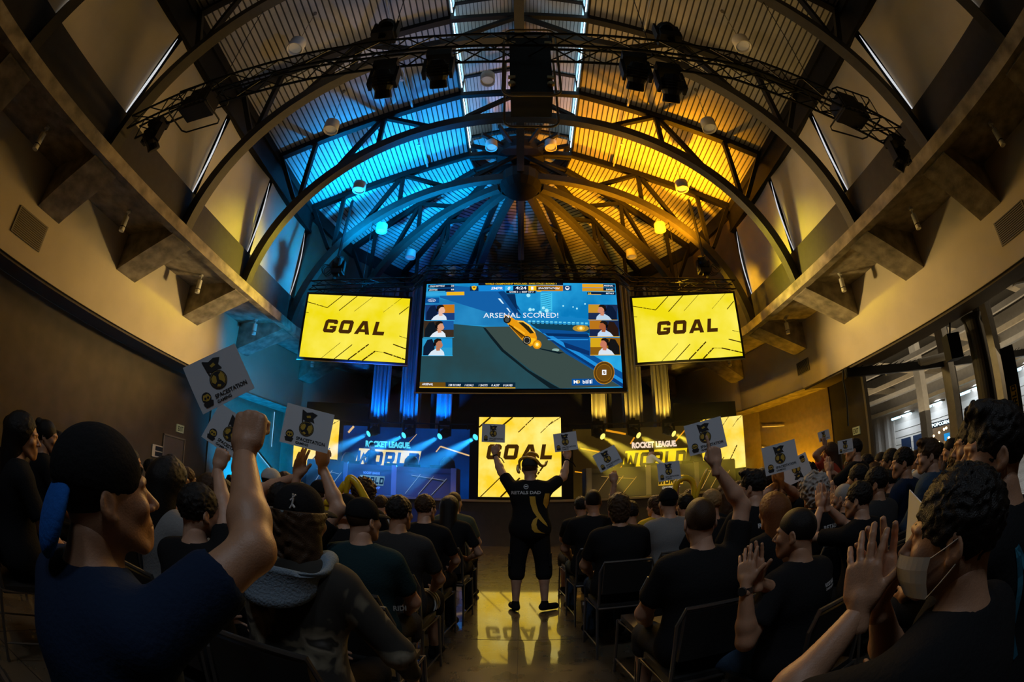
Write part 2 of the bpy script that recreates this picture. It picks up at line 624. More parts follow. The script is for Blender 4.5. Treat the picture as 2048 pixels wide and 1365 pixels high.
# eave beam (dark) and clerestory walls above the gallery
for s, nm in ((-1, 'left'), (1, 'right')):
    mb = MB()
    mb.box((s * 7.66, (Y0 + HUBY) / 2, 10.5), (.3, HUBY - Y0, 1.15))
    mb.box((s * 7.5, (Y0 + HUBY) / 2, 10.72), (.12, HUBY - Y0, .10))
    mb.box((s * 7.5, (Y0 + HUBY) / 2, 10.0), (.12, HUBY - Y0, .10))
    o = struct(mb.build('trim_%d' % (2 if s < 0 else 3), M['steel']))
    # dark fascia above the concrete band
    mb = MB(); mb.box((s * 7.62, (Y0 + HUBY) / 2, 6.86), (.16, HUBY - Y0, .98))
    struct(mb.build('trim_%d' % (4 if s < 0 else 5), M['darkwall']))
    # sail-like acoustic panels between the arches: slightly bowed sheets, daylight gap at one edge
    bays = [(-2.05, .95), (.95, 3.95), (3.95, 6.95), (6.95, 9.95), (9.95, 12.95)]
    for k, (ya, yb) in enumerate(bays):
        mb = MB(); nu, nv = 10, 8; vs = []
        for j in range(nv + 1):
            z = 7.33 + (10.0 - 7.33) * j / nv
            gapw = .04 + .16 * (j / nv) ** 1.2
            for i in range(nu + 1):
                u = i / nu
                y = ya + .16 + (yb - .02 - ya - .16) * u if False else ya + .1 + (yb - .04 - gapw * .35 - ya - .1) * u
                bow = .16 * math.sin(PI * u) ** .8 * (1 - .55 * j / nv)
                vs.append((s * (7.62 - .07 * (j / nv) + bow), y, z))
        for j in range(nv):
            for i in range(nu):
                a = j * (nu + 1) + i
                mb.add([vs[a], vs[a + 1], vs[a + nu + 2], vs[a + nu + 1]], [(0, 1, 2, 3)])
        o = mb.build('wall_%s_panel' % nm, M['panel'], smooth=True)
        struct(o)
    mb = MB(); mb.box((s * 7.95, (Y0 + HUBY) / 2, 8.6), (.1, HUBY - Y0, 2.9))
    struct(mb.build('wall_%s_upper' % nm, M['darkwall']))
    # daylight seen through the gap beside each panel
    for k, (ya, yb) in enumerate(bays):
        mb = MB()
        n = 12
        for i in range(n):
            u0, u1 = i / n, (i + 1) / n
            Q = lambda u, e: (s * (7.60 - .05 * u - .10 * math.sin(PI * u)), yb - .07 + .02 * u + e * (.004 + .030 * math.sin(PI * min(1, u * .93 + .07)) ** .7), 7.36 + 2.45 * u)
            mb.add([Q(u0, -1), Q(u0, 1), Q(u1, 1), Q(u1, -1)], [(0, 1, 2, 3)])
        struct(mb.build('window_%d' % wn, M['gap'])); wn += 1

# concrete gallery edge, coffers, brackets, beige wall, soffit, lower wall
PH = HUBY


def poly_ring(r, s, n0=0, n1=NA):
    return [(r * math.cos(PI * k / NA), PH + r * math.sin(PI * k / NA)) for k in range(n0, n1 + 1)]


def extr_ring(mb, r, z0, z1, th=.02, n0=0, n1=NA, mat=None):
    """vertical polygonal band round the apse, inner radius r"""
    for k in range(n0, n1):
        a0, a1 = PI * k / NA, PI * (k + 1) / NA
        P = [(q * math.cos(a), PH + q * math.sin(a), z) for z in (z0, z1) for q, a in ((r, a0), (r, a1), (r + th, a1), (r + th, a0))]
        mb.hexa(P, mat)


for s, nm in ((-1, 'left'), (1, 'right')):
    mb = MB()
    L = HUBY - Y0; yc = (Y0 + HUBY) / 2
    mb.box((s * 7.44, yc, 6.27), (.24, L, .28))
    o = struct(mb.build('trim_%d' % (6 if s < 0 else 7), M['concrete']))
    mb = MB(); mb.box((s * 8.45, yc, 6.42), (1.9, L, .2))
    struct(mb.build('ceiling_%s_gallery' % nm, M['concrete']))
    mb = MB(); mb.box((s * 9.4, yc, 5.27), (.2, L, 2.1))
    for y in (2.5, 5.5, 8.5, 11.5):
        pass
    struct(mb.build('wall_%s_gallery' % nm, M['beige']))
    mb = MB(); mb.box((s * 9.88, yc, 4.27), (1.15, L, .12))
    mb.box((s * 9.42, yc, 4.18), (.1, L, .05))
    struct(mb.build('ceiling_%s_soffit' % nm, M['brown']))
    for y in (1.0, 4.05, 7.02, 10.0, 13.0):
        mb = MB()
        xi, xo, z_i, z_o = 7.5, 9.3, 6.10, 5.40
        P = [(s * xi, y - .38, z_i), (s * xo, y - .38, z_o), (s * xo, y + .38, z_o), (s * xi, y + .38, z_i),
             (s * xi, y - .38, 6.34), (s * xo, y - .38, 6.34), (s * xo, y + .38, 6.34), (s * xi, y + .38, 6.34)]
        if s < 0:
            P = [P[3], P[2], P[1], P[0], P[7], P[6], P[5], P[4]]
        mb.hexa(P)
        o = mb.build('concrete_bracket', M['concrete'])
        tag(o, 'haunched concrete bracket under the %s gallery, %s' % (nm, {1.0: 'nearest and almost out of frame', 4.05: 'in the dark by the square vent', 7.02: 'second from the near end', 10.0: 'third from the near end', 13.0: 'beside the hanging side screen'}[y]), 'concrete bracket', 'concrete brackets under the galleries')
# left lower wall whole, right lower wall only past the concourse opening
mb = MB(); mb.box((-10.5, (Y0 + HUBY) / 2, 2.1), (.12, HUBY - Y0, 4.2)); struct(mb.build('wall_left', M['brown']))
mb = MB(); mb.box((10.5, (11.3 + HUBY) / 2, 2.1), (.12, HUBY - 11.3, 4.2)); struct(mb.build('wall_right', M['darkwall']))
mb = MB(); mb.box((10.5, 11.25, 2.1), (.16, .1, 4.2)); struct(mb.build('trim_8', M['vent']))
mb = MB(); extr_ring(mb, 10.4, 0, 4.24, .1); struct(mb.build('wall_apse_lower', new_mat('apse_wall_paint', (.30, .24, .17), .7, noise=.1)))
mb = MB(); extr_ring(mb, 9.3, 4.21, 6.34, .15); struct(mb.build('wall_apse_gallery', M['beige']))
mb = MB(); extr_ring(mb, 7.32, 6.13, 6.41, .24); struct(mb.build('trim_9', M['concrete']))
mb = MB(); extr_ring(mb, 7.55, 6.4, 7.35, .1); struct(mb.build('trim_10', M['darkwall']))
mb = MB(); extr_ring(mb, 7.6, 7.33, 11.0, .1); struct(mb.build('wall_apse_upper', M['brown']))
mb = MB(); extr_ring(mb, 7.45, 10.55, 11.05, .14); struct(mb.build('trim_11', M['steel']))
mb = MB(); extr_ring(mb, 7.5, 6.33, 6.42, 2.0); extr_ring(mb, 9.3, 4.2, 4.26, 1.2); struct(mb.build('ceiling_apse_gallery', M['concrete']))
mb = MB(); mb.box((0, Y0, 7.5), (22, .1, 15)); struct(mb.build('wall_back', M['darkwall']))
for k in range(1, NA):
    a = PI * k / NA
    ca, sa = math.cos(a), math.sin(a); t = Vector((-sa, ca, 0)) * .38; rr = Vector((ca, sa, 0)); hub = Vector((0, HUBY, 0))
    P = []
    for zi, zo in ((6.10, 5.40), (6.34, 6.34)):
        P += [hub + rr * 7.5 - t + Vector((0, 0, zi)), hub + rr * 9.28 - t + Vector((0, 0, zo)), hub + rr * 9.28 + t + Vector((0, 0, zo)), hub + rr * 7.5 + t + Vector((0, 0, zi))]
    if k in (3, 4, 5):
        continue
    mb = MB(); mb.hexa(P)
    o = mb.build('concrete_bracket', M['concrete'])
    tag(o, 'radial concrete bracket of the curved end, %s' % {1: 'just right of the right hanging screen', 2: 'behind the right hanging screen', 6: 'behind the left hanging screen', 7: 'just left of the left hanging screen'}[k], 'concrete bracket', 'concrete brackets of the curved end')

# vents, exit signs, door, thermostat, panel joints
for (x, y, z, w, h, lb) in ((-9.28, 3.7, 4.9, .95, .55, 'pair of square grey vents high on the left beige wall'),
                            (9.28, 13.0, 4.9, .75, .42, 'small brown vent on the right beige wall near the stage'),
                            (9.28, 3.6, 4.9, 1.0, .5, 'dark vent high on the right beige wall near the camera')):
    t = thing('wall_vent', lb, 'vent', (x, y, z))
    s = -1 if x < 0 else 1
    mb = MB(); mb.box((x, y, z), (.04, w, h)); mb.build('frame', M['vent'], t)
    mb = MB()
    for i in range(int(h / .04)):
        mb.box((x - s * .024, y, z - h / 2 + .03 + i * .04), (.01, w - .08, .018))
    mb.build('grille', M['brown'] if x < 0 else M['black'], t)
for s in (-1, 1):
    p = atX(360, 858, -10.42) if s < 0 else atX(1713, 862, 10.42)
    t = thing('exit_sign', 'lit EXIT sign above the door on the left brown wall' if s < 0 else 'lit EXIT sign on the dark wall beside the concourse opening', 'exit sign', p)
    mb = MB(); mb.box(p, (.05, .36, .24)); mb.build('housing', new_mat('exit_housing', (.3, .32, .22), .5, emit=(.5, .55, .28), strength=.10), t)
    mb = MB(); lettering(mb, 'EXIT', p + Vector((-s * .03, 0, -.075)), (0, -s, 0), (0, 0, 1), .15, .27, .03)
    o = mb.build('lettering', new_mat('exit_letters', (.02, .03, .015), .5), t)
d = thing('door_1', 'flush brown door under the left exit sign', 'door', (-10.43, 11.35, 0))
d['kind'] = 'structure'
mb = MB(); mb.box((-10.425, 11.35, 1.08), (.04, 1.0, 2.16)); mb.build('door_leaf', new_mat('door_brown', (.10, .08, .058), .5), d)
mb = MB(); mb.box((-10.42, 10.82, 1.1), (.07, .05, 2.24)); mb.box((-10.42, 11.88, 1.1), (.07, .05, 2.24)); mb.box((-10.42, 11.35, 2.2), (.07, 1.1, .05))
mb.build('door_frame', new_mat('door_frame_tan', (.2, .17, .12), .5), d)
mb = MB(); mb.box((-10.39, 10.95, 1.0), (.05, .05, .12)); mb.build('door_handle', M['vent'], d)
p = atX(314, 903, -10.42)
t = thing('wall_phone', 'white wall panel with two dark slots left of the exit door', 'wall panel', p)
mb = MB(); mb.box(p, (.05, .5, .36)); mb.build('back_plate', M['white'], t)
mb = MB(); mb.box(p + Vector((.03, .06, .08)), (.02, .34, .13)); mb.box(p + Vector((.03, .06, -.08)), (.02, .34, .13)); mb.build('slot', M['black'], t)

# ---------------------------------------------------------------- roof trusses
A_, B_, ZC = 7.55, 6.25, 5.5


def arch_pts(n=26, zfoot=6.45):
    out = []
    t0 = math.asin((zfoot - ZC) / B_)
    for i in range(n + 1):
        t = t0 + (PI / 2 - t0) * i / n
        out.append((A_ * math.cos(t), ZC + B_ * math.sin(t)))
    return out


WEB = [((7.45, 10.86), (6.50, 9.10)), ((6.3, 11.33), (6.30, 9.2)), ((4.17, 12.05), (5.40, 9.9)), ((4.17, 12.05), (4.15, 10.75)),
       ((4.17, 12.05), (2.6, 11.42))]


def truss_half(root, D, ox=0.0, oy=0.0, lantern=True, rin=0.0):
    """one half of a roof truss in the vertical plane through direction D"""
    D = Vector(D).normalized(); O = Vector((ox, oy, 0)); S = D.cross(Vector((0, 0, 1)))

    def P(r, z):
        return O + D * r + Vector((0, 0, z))
    pts = [P(r, z) for r, z in arch_pts() if r >= rin]
    mb = MB()
    w, h = .24, .26
    vs = []
    for i, p in enumerate(pts):
        t = (pts[min(i + 1, len(pts) - 1)] - pts[max(i - 1, 0)]).normalized()
        nrm = S.cross(t).normalized()
        vs += [p - S * w / 2 - nrm * h / 2, p + S * w / 2 - nrm * h / 2, p + S * w / 2 + nrm * h / 2, p - S * w / 2 + nrm * h / 2]
    fs = [(3, 2, 1, 0), tuple(range(len(vs) - 4, len(vs)))]
    for i in range(len(pts) - 1):
        for j in range(4):
            a, c = i * 4 + j, i * 4 + (j + 1) % 4
            fs.append((a, c, c + 4, a + 4))
    mb.add(vs, fs)
    mb.build('bottom_chord', M['steel_face'], root)
    mb = MB(); mb.bar(P(7.5, deck_z(7.5) - .13), P(max(XM, rin), deck_z(max(XM, rin)) - .13), .18, .2); mb.build('top_chord', M['steel'], root)
    for a, c in WEB:
        mb = MB(); mb.bar(P(*a), P(*c), .13, .13); mb.build('web_member', M['steel'], root)
    if lantern:
        mb = MB(); mb.bar(P(XM, 12.86), P(0, 12.95), .14, .18); mb.build('collar_tie', M['steel'], root)
        mb = MB(); mb.bar(P(XM, 12.9), P(XM, 13.9), .12, .12); mb.build('lantern_post', M['steel'], root)
        mb = MB(); mb.bar(P(1.6, 11.8), P(0, 12.9), .12, .12); mb.build('web_member', M['steel'], root)
        mb = MB(); mb.bar(P(XM, 12.86), P(.0, 11.8), .12, .12) if False else mb.bar(P(XM, 13.85), P(0, 14.3), .1, .14); mb.build('lantern_rafter', M['steel'], root)


nms = {-2.05: 'directly behind the camera', .95: 'overhead at the top edge', 3.95: 'nearest whole one, crossing the top corners', 6.95: 'with its grey chord lit on both sides',
       9.95: 'springing yellow from both galleries', 12.95: 'last full arch, meeting the radial ribs'}
for y in (.95, 3.95, 6.95, 9.95, 12.95):
    t = thing('roof_truss', 'arched dark steel roof truss, %s' % nms[y], 'roof truss', (0, y, 6.4), 'arched roof trusses of the nave')
    truss_half(t, (1, 0, 0), 0, y); truss_half(t, (-1, 0, 0), 0, y)
rib_names = {1: 'second from the right arch', 2: 'third from the right, lit orange', 3: 'next right of the middle rib', 4: 'middle one hanging straight down over the screen',
             5: 'next left of the middle rib', 6: 'third from the left, lit blue', 7: 'second from the left arch'}
for k in range(1, NA):
    a = PI * k / NA
    t = thing('apse_rib', 'radial curved steel rib of the domed end, %s' % rib_names[k], 'roof rib', (7.3 * math.cos(a), HUBY + 7.3 * math.sin(a), 6.4), 'radial ribs of the domed end')
    truss_half(t, (math.cos(a), math.sin(a), 0), 0, HUBY, lantern=False, rin=.55)
t = thing('hub', 'dark steel drum where the radial ribs meet', 'roof hub', (0, HUBY, 11.2))
mb = MB(); mb.lathe([(0.01, 11.22), (.55, 11.3), (.72, 11.55), (.72, 11.95), (.5, 12.0), (.01, 12.0)], (0, HUBY, 0), 16); mb.build('lower_drum', M['steel'], t)
mb = MB(); mb.lathe([(0.01, 12.75), (.85, 12.8), (.95, 13.05), (.95, 13.2), (.01, 13.25)], (0, HUBY, 0), 16); mb.build('upper_drum', M['steel'], t)
mb = MB(); mb.tube((0, HUBY, 11.9), (0, HUBY, 14.2), .12); mb.build('post', M['steel'], t)
for k in range(16):
    a = 2 * PI * k / 16
    mb = MB(); mb.bar((.8 * math.cos(a), HUBY + .8 * math.sin(a), 13.0), (XM * math.cos(a), HUBY + XM * math.sin(a), 12.92), .10, .14); mb.build('spoke', M['steel'], t)
mb = MB(); mb.box((0, (Y0 + HUBY) / 2, 11.78), (.24, HUBY - Y0, .22))
tag(mb.build('ridge_tie', M['steel_face']), 'long steel tie running down the middle of the roof to the drum', 'steel tie')
mb = MB(); mb.box((0, (Y0 + HUBY) / 2, 14.15), (.2, HUBY - Y0, .26))
tag(mb.build('ridge_beam', M['steel']), 'dark ridge beam at the very top of the lantern', 'steel beam')
# sprinkler pipes along the roof slope
for s, nm in ((-1, 'left'), (1, 'right')):
    t = thing('sprinkler_pipe', 'thin grey pipe running up the %s roof slope with drop heads' % nm, 'pipe', (s * 3.4, 5, 12.2))
    mb = MB(); mb.tube((s * 3.3, Y0, deck_z(3.3) - .16), (s * 3.3, 12.9, deck_z(3.3) - .16), .035); mb.build('main_pipe', M['offwhite'], t)
    for y in (2.4, 5.4, 8.4, 11.3):
        mb = MB(); mb.tube((s * 3.3, y, deck_z(3.3) - .16), (s * 3.3, y, deck_z(3.3) - .5), .012, 6); mb.tube((s * 3.3, y, deck_z(3.3) - .54), (s * 3.3, y, deck_z(3.3) - .5), .05, 10)
        mb.build('sprinkler_head', M['offwhite'], t)

# pendant can lights
pos = [(-5.05, 5.5), (-5.05, 8.45), (-5.05, 11.3), (-5.05, 2.6)]
p0 = thing('pendant_light', '', 'pendant light', (0, 0, 0), 'white can lights hung from the roof')
mb = MB(); mb.lathe([(.205, .30), (.21, 0), (.185, 0), (.18, .04), (.15, .2), (.001, .2)], n=20); mb.build('can', new_mat('can_white', (.62, .60, .55), .5), p0, smooth=True)
mb = MB(); mb.lathe([(.205, .30), (.12, .33), (.001, .33)], n=20); mb.tube((0, 0, .33), (0, 0, .36), .07, 10); mb.build('cap', M['offwhite'], p0)
mb = MB(); mb.tube((0, 0, .35), (0, 0, 1.69), .008, 6); mb.tube((0, 0, 1.64), (0, 0, 1.69), .05, 8); mb.build('stem', M['vent'], p0)
mb = MB(); mb.lathe([(.001, .06), (.16, .06)], n=20); mb.build('lens', new_mat('dim_lens', (.5, .48, .42), .3, emit=(1, .8, .5), strength=.06), p0)
names = {(-1, 5.5): 'nearest on the left roof slope', (-1, 8.45): 'second on the left roof slope', (-1, 11.3): 'third on the left roof slope, lit blue', (-1, 2.6): 'above the camera on the left',
         (1, 5.5): 'nearest on the right roof slope', (1, 8.45): 'second on the right roof slope', (1, 11.3): 'third on the right roof slope, lit orange', (1, 2.6): 'above the camera on the right'}
first = True
for s in (-1, 1):
    for (x, y) in pos:
        lb = 'white can pendant light, ' + names[(s, y)]
        if first:
            p0.location = (x * -s if s > 0 else x, y, 10.2); p0['label'] = lb; first = False
        else:
            copy_tree(p0, (-x if s > 0 else x, y, 10.2), 0, label=lb)
ap = {(-1, 0): 'just left of the left rib foot, blue', (-1, 1): 'between the blue ribs', (-1, 2): 'over the big screen left corner', (-1, 3): 'above the big screen, left half',
      (1, 0): 'by the right rib foot, orange', (1, 1): 'between the orange ribs', (1, 2): 'over the big screen right corner', (1, 3): 'above the big screen, right half'}
for s in (-1, 1):
    for i, (x, y) in enumerate(((4.95, 13.8), (4.3, 15.8), (2.9, 17.3), (1.05, 18.1))):
        copy_tree(p0, (s * x, y, 10.2), 0, label='white can pendant light of the domed end, ' + ap[(s, i)])
for (x, y, z, lb) in ((-.9, 8.7, 12.3 - .3, 'beside the black frame under the lantern'), (-1.0, 12.3, 12.6, 'left of the ridge tie below the lantern'), (1.05, 12.3, 12.6, 'right of the ridge tie below the lantern')):
    copy_tree(p0, (x, y, z), 0, label='white can pendant light ' + lb)
# cylinder lights between the brackets
c0 = thing('cylinder_light', '', 'ceiling light', (0, 0, 0), 'white cylinder lights under the galleries')
mb = MB(); mb.tube((0, 0, -.36), (0, 0, 0), .07, 14); mb.build('barrel', M['white'], c0, smooth=False)
mb = MB(); mb.tube((0, 0, -.27), (0, 0, -.25), .073, 14); mb.build('band', M['black'], c0)
mb = MB(); mb.tube((0, 0, 0), (0, 0, .14), .018, 6); mb.tube((0, 0, .11), (0, 0, .16), .06, 10); mb.build('mount', M['offwhite'], c0)
first = True
wh = {2.6: 'nearest the camera', 5.75: 'second from the camera', 9.05: 'third from the camera', 12.3: 'fourth, near the stage', 15.6: 'behind the side screen'}
for s, nm in ((-1, 'left'), (1, 'right')):
    for y in (2.6, 5.75, 9.05, 12.3, 15.6):
        lb = 'white cylinder spotlight under the %s gallery, %s' % (nm, wh[y])
        L = (s * 8.4, y, 6.16) if y < 14 else (s * 7.85, 15.9, 6.16)
        if first:
            c0.location = L; c0['label'] = lb; first = False
        else:
            copy_tree(c0, L, 0, label=lb)

# ---------------------------------------------------------------- stage
ZS = 1.27
M['stage_face'] = new_mat('stage_fascia', (.07, .06, .05), .6, noise=.1)
M['stage_top'] = new_mat('stage_deck', (.10, .085, .07), .35)
M['desk'] = new_mat('desk_graphite', (.16, .155, .15), .45)
M['desk_strip'] = new_mat('desk_light_strip', (.45, .43, .40), .5)
t = thing('stage', 'wide dark stage platform at the end of the hall', 'stage', (0, 12.67, 0))
mb = MB(); mb.hexa([(-8.9, 12.69, 0), (8.9, 12.69, 0), (8.9, 16.9, 0), (-8.9, 16.9, 0), (-8.9, 12.69, 1.2), (8.9, 12.69, 1.2), (8.9, 16.9, 1.2), (-8.9, 16.9, 1.2)])
mb.build('fascia', M['stage_face'], t)
mb = MB(); mb.box((0, 14.78, ZS - .035), (17.9, 4.26, .07)); mb.build('deck', M['stage_top'], t)
mb = MB(); mb.box((0, 12.645, ZS - .03), (17.9, .03, .05)); mb.build('edge_trim', new_mat('stage_edge_trim', (.35, .30, .2), .4), t)

YELLOW = 'F2E21A'


def yellow_art(parent, O, U, V, w, h, seed=0, name='graphics', simple=False, word=True, wh=.20):
    """GOAL artwork on a plane: O = centre"""
    O, U, V = Vector(O), Vector(U).normalized(), Vector(V).normalized(); N = U.cross(V)
    dk = scr('3A2400', .9)
    P = lambda u, v, l=.004: O + U * ((u - .5) * w) + V * ((.5 - v) * h) + N * l
    mb = MB()

    def seg(a, b, th, broken=False):
        a2, b2 = P(*a), P(*b); d = (b2 - a2).normalized(); sd = d.cross(N) * (th * h / 2)
        n = 1
        cuts = [(0, 1)] if not broken else [(0, .42), (.46, .58), (.60, .82), (.84, 1)]
        for c0_, c1_ in cuts:
            q0 = a2.lerp(b2, c0_); q1 = a2.lerp(b2, c1_)
            mb.add([q0 - sd, q0 + sd, q1 + sd, q1 - sd], [(0, 1, 2, 3)])
    if not simple:
        for a, b_, th, br in (((.0, .13), (.21, .21), .012, True), ((.21, .21), (.345, .0), .012, False), ((.49, .0), (.33, .25), .012, False), ((.645, .0), (.48, .25), .006, False),
                              ((.92, .0), (.76, .24), .005, True), ((.995, .13), (.91, .26), .012, False), ((.0, .3), (.03, .305), .008, False),
                              ((.22, 1.0), (.385, .75), .006, False), ((.345, 1.0), (.50, .77), .012, False), ((.475, 1.0), (.655, .75), .018, True), ((.61, 1.0), (.72, .85), .02, True),
                              ((.80, .86), (1.0, .95), .018, True), ((.88, .73), (1.0, .79), .016, False), ((.93, .60), (1.0, .63), .008, True), ((.72, .85), (.80, .86), .006, True)):
            seg(a, b_, th, br)
    else:
        for a, b_, th, br in (((.0, .13), (.14, .0), .02, False), ((.27, .12), (.41, .0), .02, False), ((.48, .19), (.67, .0), .012, True), ((.85, .10), (1.0, .0), .01, True),
                              ((.03, 1.0), (.28, .74), .012, False), ((.27, 1.0), (.5, .76), .02, False), ((.62, .85), (.82, .56), .02, True), ((.75, .2), (.9, .05), .008, True)):
            seg(a, b_, th, br)
    mb.build('streaks', dk, parent)
    if word:
        mb = MB(); block_word(mb, 'GOAL', O + N * .005, U, V, h * wh, mat=None); mb.build('lettering', scr('46290A', .9), parent)


def gradient_emit(name, c1, c2, s1, s2, scale=2.0):
    """screen picture background: two tones mixed by a soft noise, as the video shows"""
    m = bpy.data.materials.new(name); m.use_nodes = True
    nt = m.node_tree; nt.nodes.clear()
    e = nt.nodes.new('ShaderNodeEmission'); o = nt.nodes.new('ShaderNodeOutputMaterial')
    tc = nt.nodes.new('ShaderNodeTexCoord'); n = nt.nodes.new('ShaderNodeTexNoise'); n.inputs['Scale'].default_value = scale
    n.inputs['Detail'].default_value = 4
    r = nt.nodes.new('ShaderNodeValToRGB')
    r.color_ramp.elements[0].position = .38; r.color_ramp.elements[1].position = .72
    r.color_ramp.elements[0].color = (*[x * s1 for x in hexlin(c1)], 1); r.color_ramp.elements[1].color = (*[x * s2 for x in hexlin(c2)], 1)
    nt.links.new(tc.outputs['Object'], n.inputs['Vector']); nt.links.new(n.outputs['Fac'], r.inputs['Fac'])
    nt.links.new(r.outputs['Color'], e.inputs['Color']); e.inputs[1].default_value = 1.0
    nt.links.new(e.outputs[0], o.inputs[0])
    return m


M['goal_yellow'] = gradient_emit('goal_picture', 'F2DE14', 'FBEB5A', 1.0, 1.05, .9)
M['goal_warm'] = gradient_emit('goal_stage_picture', 'F6C92A', 'FFEA86', 1.15, 1.15, 1.3)


def panel_box(mb, A, B, C_, D_, depth, mat=None):
    """slab behind quad A(bl) B(br) C(tr) D(tl)"""
    A, B, C_, D_ = map(Vector, (A, B, C_, D_)); N = (B - A).cross(D_ - A).normalized()
    mb.hexa([A, B, B - N * depth, A - N * depth, D_, C_, C_ - N * depth, D_ - N * depth], mat)


# hanging side screens
for s, nm in ((-1, 'left'), (1, 'right')):
    xi, yi, xo, yo, zb, zt = 3.30, 12.62, 6.44, 12.08, 5.03, 7.02
    if s < 0:
        A, B = Vector((-xo, yo, zb)), Vector((-xi, yi, zb))
    else:
        A, B = Vector((xi, yi, zb)), Vector((xo, yo, zb))
    U = (B - A).normalized(); V = Vector((0, 0, 1)); w = (B - A).length; h = zt - zb
    O = (A + B) / 2 + V * h / 2; N = U.cross(V)
    t = thing('hanging_screen', 'hanging %s LED screen showing GOAL on yellow' % nm, 'screen', O, 'GOAL screens hung either side of the big screen')
    mb = MB(); panel_box(mb, A - U * .07 - V * .07 - N * .01, B + U * .07 - V * .07 - N * .01, B + U * .07 + V * (h + .07) - N * .01, A - U * .07 + V * (h + .07) - N * .01, .14)
    mb.build('cabinet', M['black'], t)
    mb = MB(); mb.bar(A - U * .08 - V * .085, B + U * .08 - V * .085, .03, .02); mb.build('lower_rail', M['vent'], t)
    mb = MB(); mb.quad(A, B, B + V * h, A + V * h); mb.build('display', M['goal_yellow'], t)
    yellow_art(t, O, U, V, w, h, wh=.21)

# ---- the big screen with the match picture
BW, BH, BY, BZ = 5.95, 3.355, 13.3, 1.35 + 3.12
t = thing('main_screen', 'big central LED screen showing a car match', 'screen', (0, BY, BZ))
O = Vector((0, BY, BZ + BH / 2)); U, V, N = Vector((1, 0, 0)), Vector((0, 0, 1)), Vector((0, -1, 0))
mb = MB(); panel_box(mb, (-BW / 2 - .12, BY + .012, BZ - .12), (BW / 2 + .12, BY + .012, BZ - .12), (BW / 2 + .12, BY + .012, BZ + BH + .12), (-BW / 2 - .12, BY + .012, BZ + BH + .12), .18)
mb.build('cabinet', M['black'], t)
mb = MB(); mb.bar((-BW / 2 - .15, BY, BZ - .15), (BW / 2 + .15, BY, BZ - .15), .04, .03); mb.build('lower_rail', M['vent'], t)


def SP(x, y, l=.0):
    """picture coordinates 0..2048 x 0..1210 of the screen close-up"""
    # corners of the picture in the close-up: tl(175,128) tr(1905,128) bl(98,1080) br(1980,1080)
    v = (y - 128) / 952.0
    xl = 175 + (98 - 175) * v; xr = 1905 + (1980 - 1905) * v
    u = (x - xl) / (xr - xl)
    u = min(max(u, 0), 1); v = min(max(v, 0), 1)
    return O + U * ((u - .5) * BW) + V * ((.5 - v) * BH) + N * l


LIFT = [.001]


def art(name, items, layer):
    mb = MB()
    for pts, col in items:
        LIFT[0] += .00025
        mb.add([SP(x, y, LIFT[0]) for x, y in pts], [tuple(range(len(pts)))], col if not isinstance(col, str) else scr(col, 1.0))
    o = mb.build(name, None, t)
    return o


def circ(cx, cy, r, n=24, ry=None):
    return [(cx + r * math.cos(2 * PI * i / n), cy + (ry or r) * math.sin(2 * PI * i / n)) for i in range(n)]


def rect(x0, y0, x1, y1):
    return [(x0, y0), (x1, y0), (x1, y1), (x0, y1)]


sky = gradient_emit('match_sky', '0A7FC4', '2FB4EE', .9, 1.0, .7)
road = gradient_emit('match_ground', '2A474C', '1F6276', .9, .9, .35)
wallb = gradient_emit('match_wall', '1673B4', '2F9BD6', .9, .95, .6)
mb = MB(); mb.add([SP(98, 1080), SP(1980, 1080), SP(1905, 128), SP(175, 128)], [(0, 1, 2, 3)], sky); mb.build('display', None, t)
art('arena_wall', [([(160, 250), (420, 300), (760, 415), (900, 430), (960, 540), (430, 520), (130, 480)], wallb),
                   ([(260, 128), (880, 200), (1000, 330), (1030, 440), (760, 415), (300, 265)], '145FA6'),
                   ([(830, 215), (880, 200), (1010, 350), (1060, 440), (980, 420)], '0B3F78'),
                   ([(905, 235), (985, 235), (1003, 375), (1080, 430), (1040, 440), (975, 350)], '072B55'),
                   ([(1000, 375), (1100, 420), (1660, 470), (1660, 540), (1100, 520)], '1480C2'),
                   ([(1215, 225), (1320, 225), (1320, 400), (1215, 400)], '3FC0EC'),
                   ([(1100, 500), (1660, 530), (1660, 600), (1180, 560)], '0F3D55')], 1)
art('arena_ground', [([(98, 1080), (1400, 1080), (1180, 960), (880, 745), (700, 540), (430, 515), (140, 480)], road),
                     ([(1400, 1080), (1960, 1070), (1440, 780), (1230, 600), (1130, 540), (700, 540), (880, 745), (1180, 960)], '3A4A46'),
                     ([(1390, 1080), (1330, 1050), (1100, 920), (880, 745), (720, 555), (690, 545), (760, 640), (860, 760), (1080, 930), (1300, 1080)], '0E1C22'),
                     ([(1190, 560), (1640, 590), (1700, 800), (1980, 950), (1980, 1080), (1440, 780), (1230, 600)], '0B4F94'),
                     ([(1230, 600), (1300, 610), (1980, 1010), (1980, 1060)], '1F8FDC'),
                     ([(1260, 640), (1290, 640), (1980, 1045), (1980, 1080)], '0A356E'),
                     ([(1250, 600), (1650, 610), (1660, 640), (1280, 625)], '072C5C'),
                     ([(1420, 680), (1660, 760), (1660, 800), (1440, 730)], '0A2F66'),
                     ([(1280, 655), (1650, 655), (1650, 662), (1280, 662)], '2E9BE6')], 2)
ci = []
for k in range(14):
    ci.append((rect(1100 + k * 40, 485 + k * 1.5, 1125 + k * 40, 497 + k * 1.5), '6FD6F4'))
    ci.append((rect(1100 + k * 40, 505 + k * 1.5, 1125 + k * 40, 511 + k * 1.5), '3FB0DE'))
for k in range(9):
    ci.append(([(1220, 250 + k * 20), (1310, 230 + k * 20), (1310, 234 + k * 20), (1220, 254 + k * 20)], '0B5F9C'))
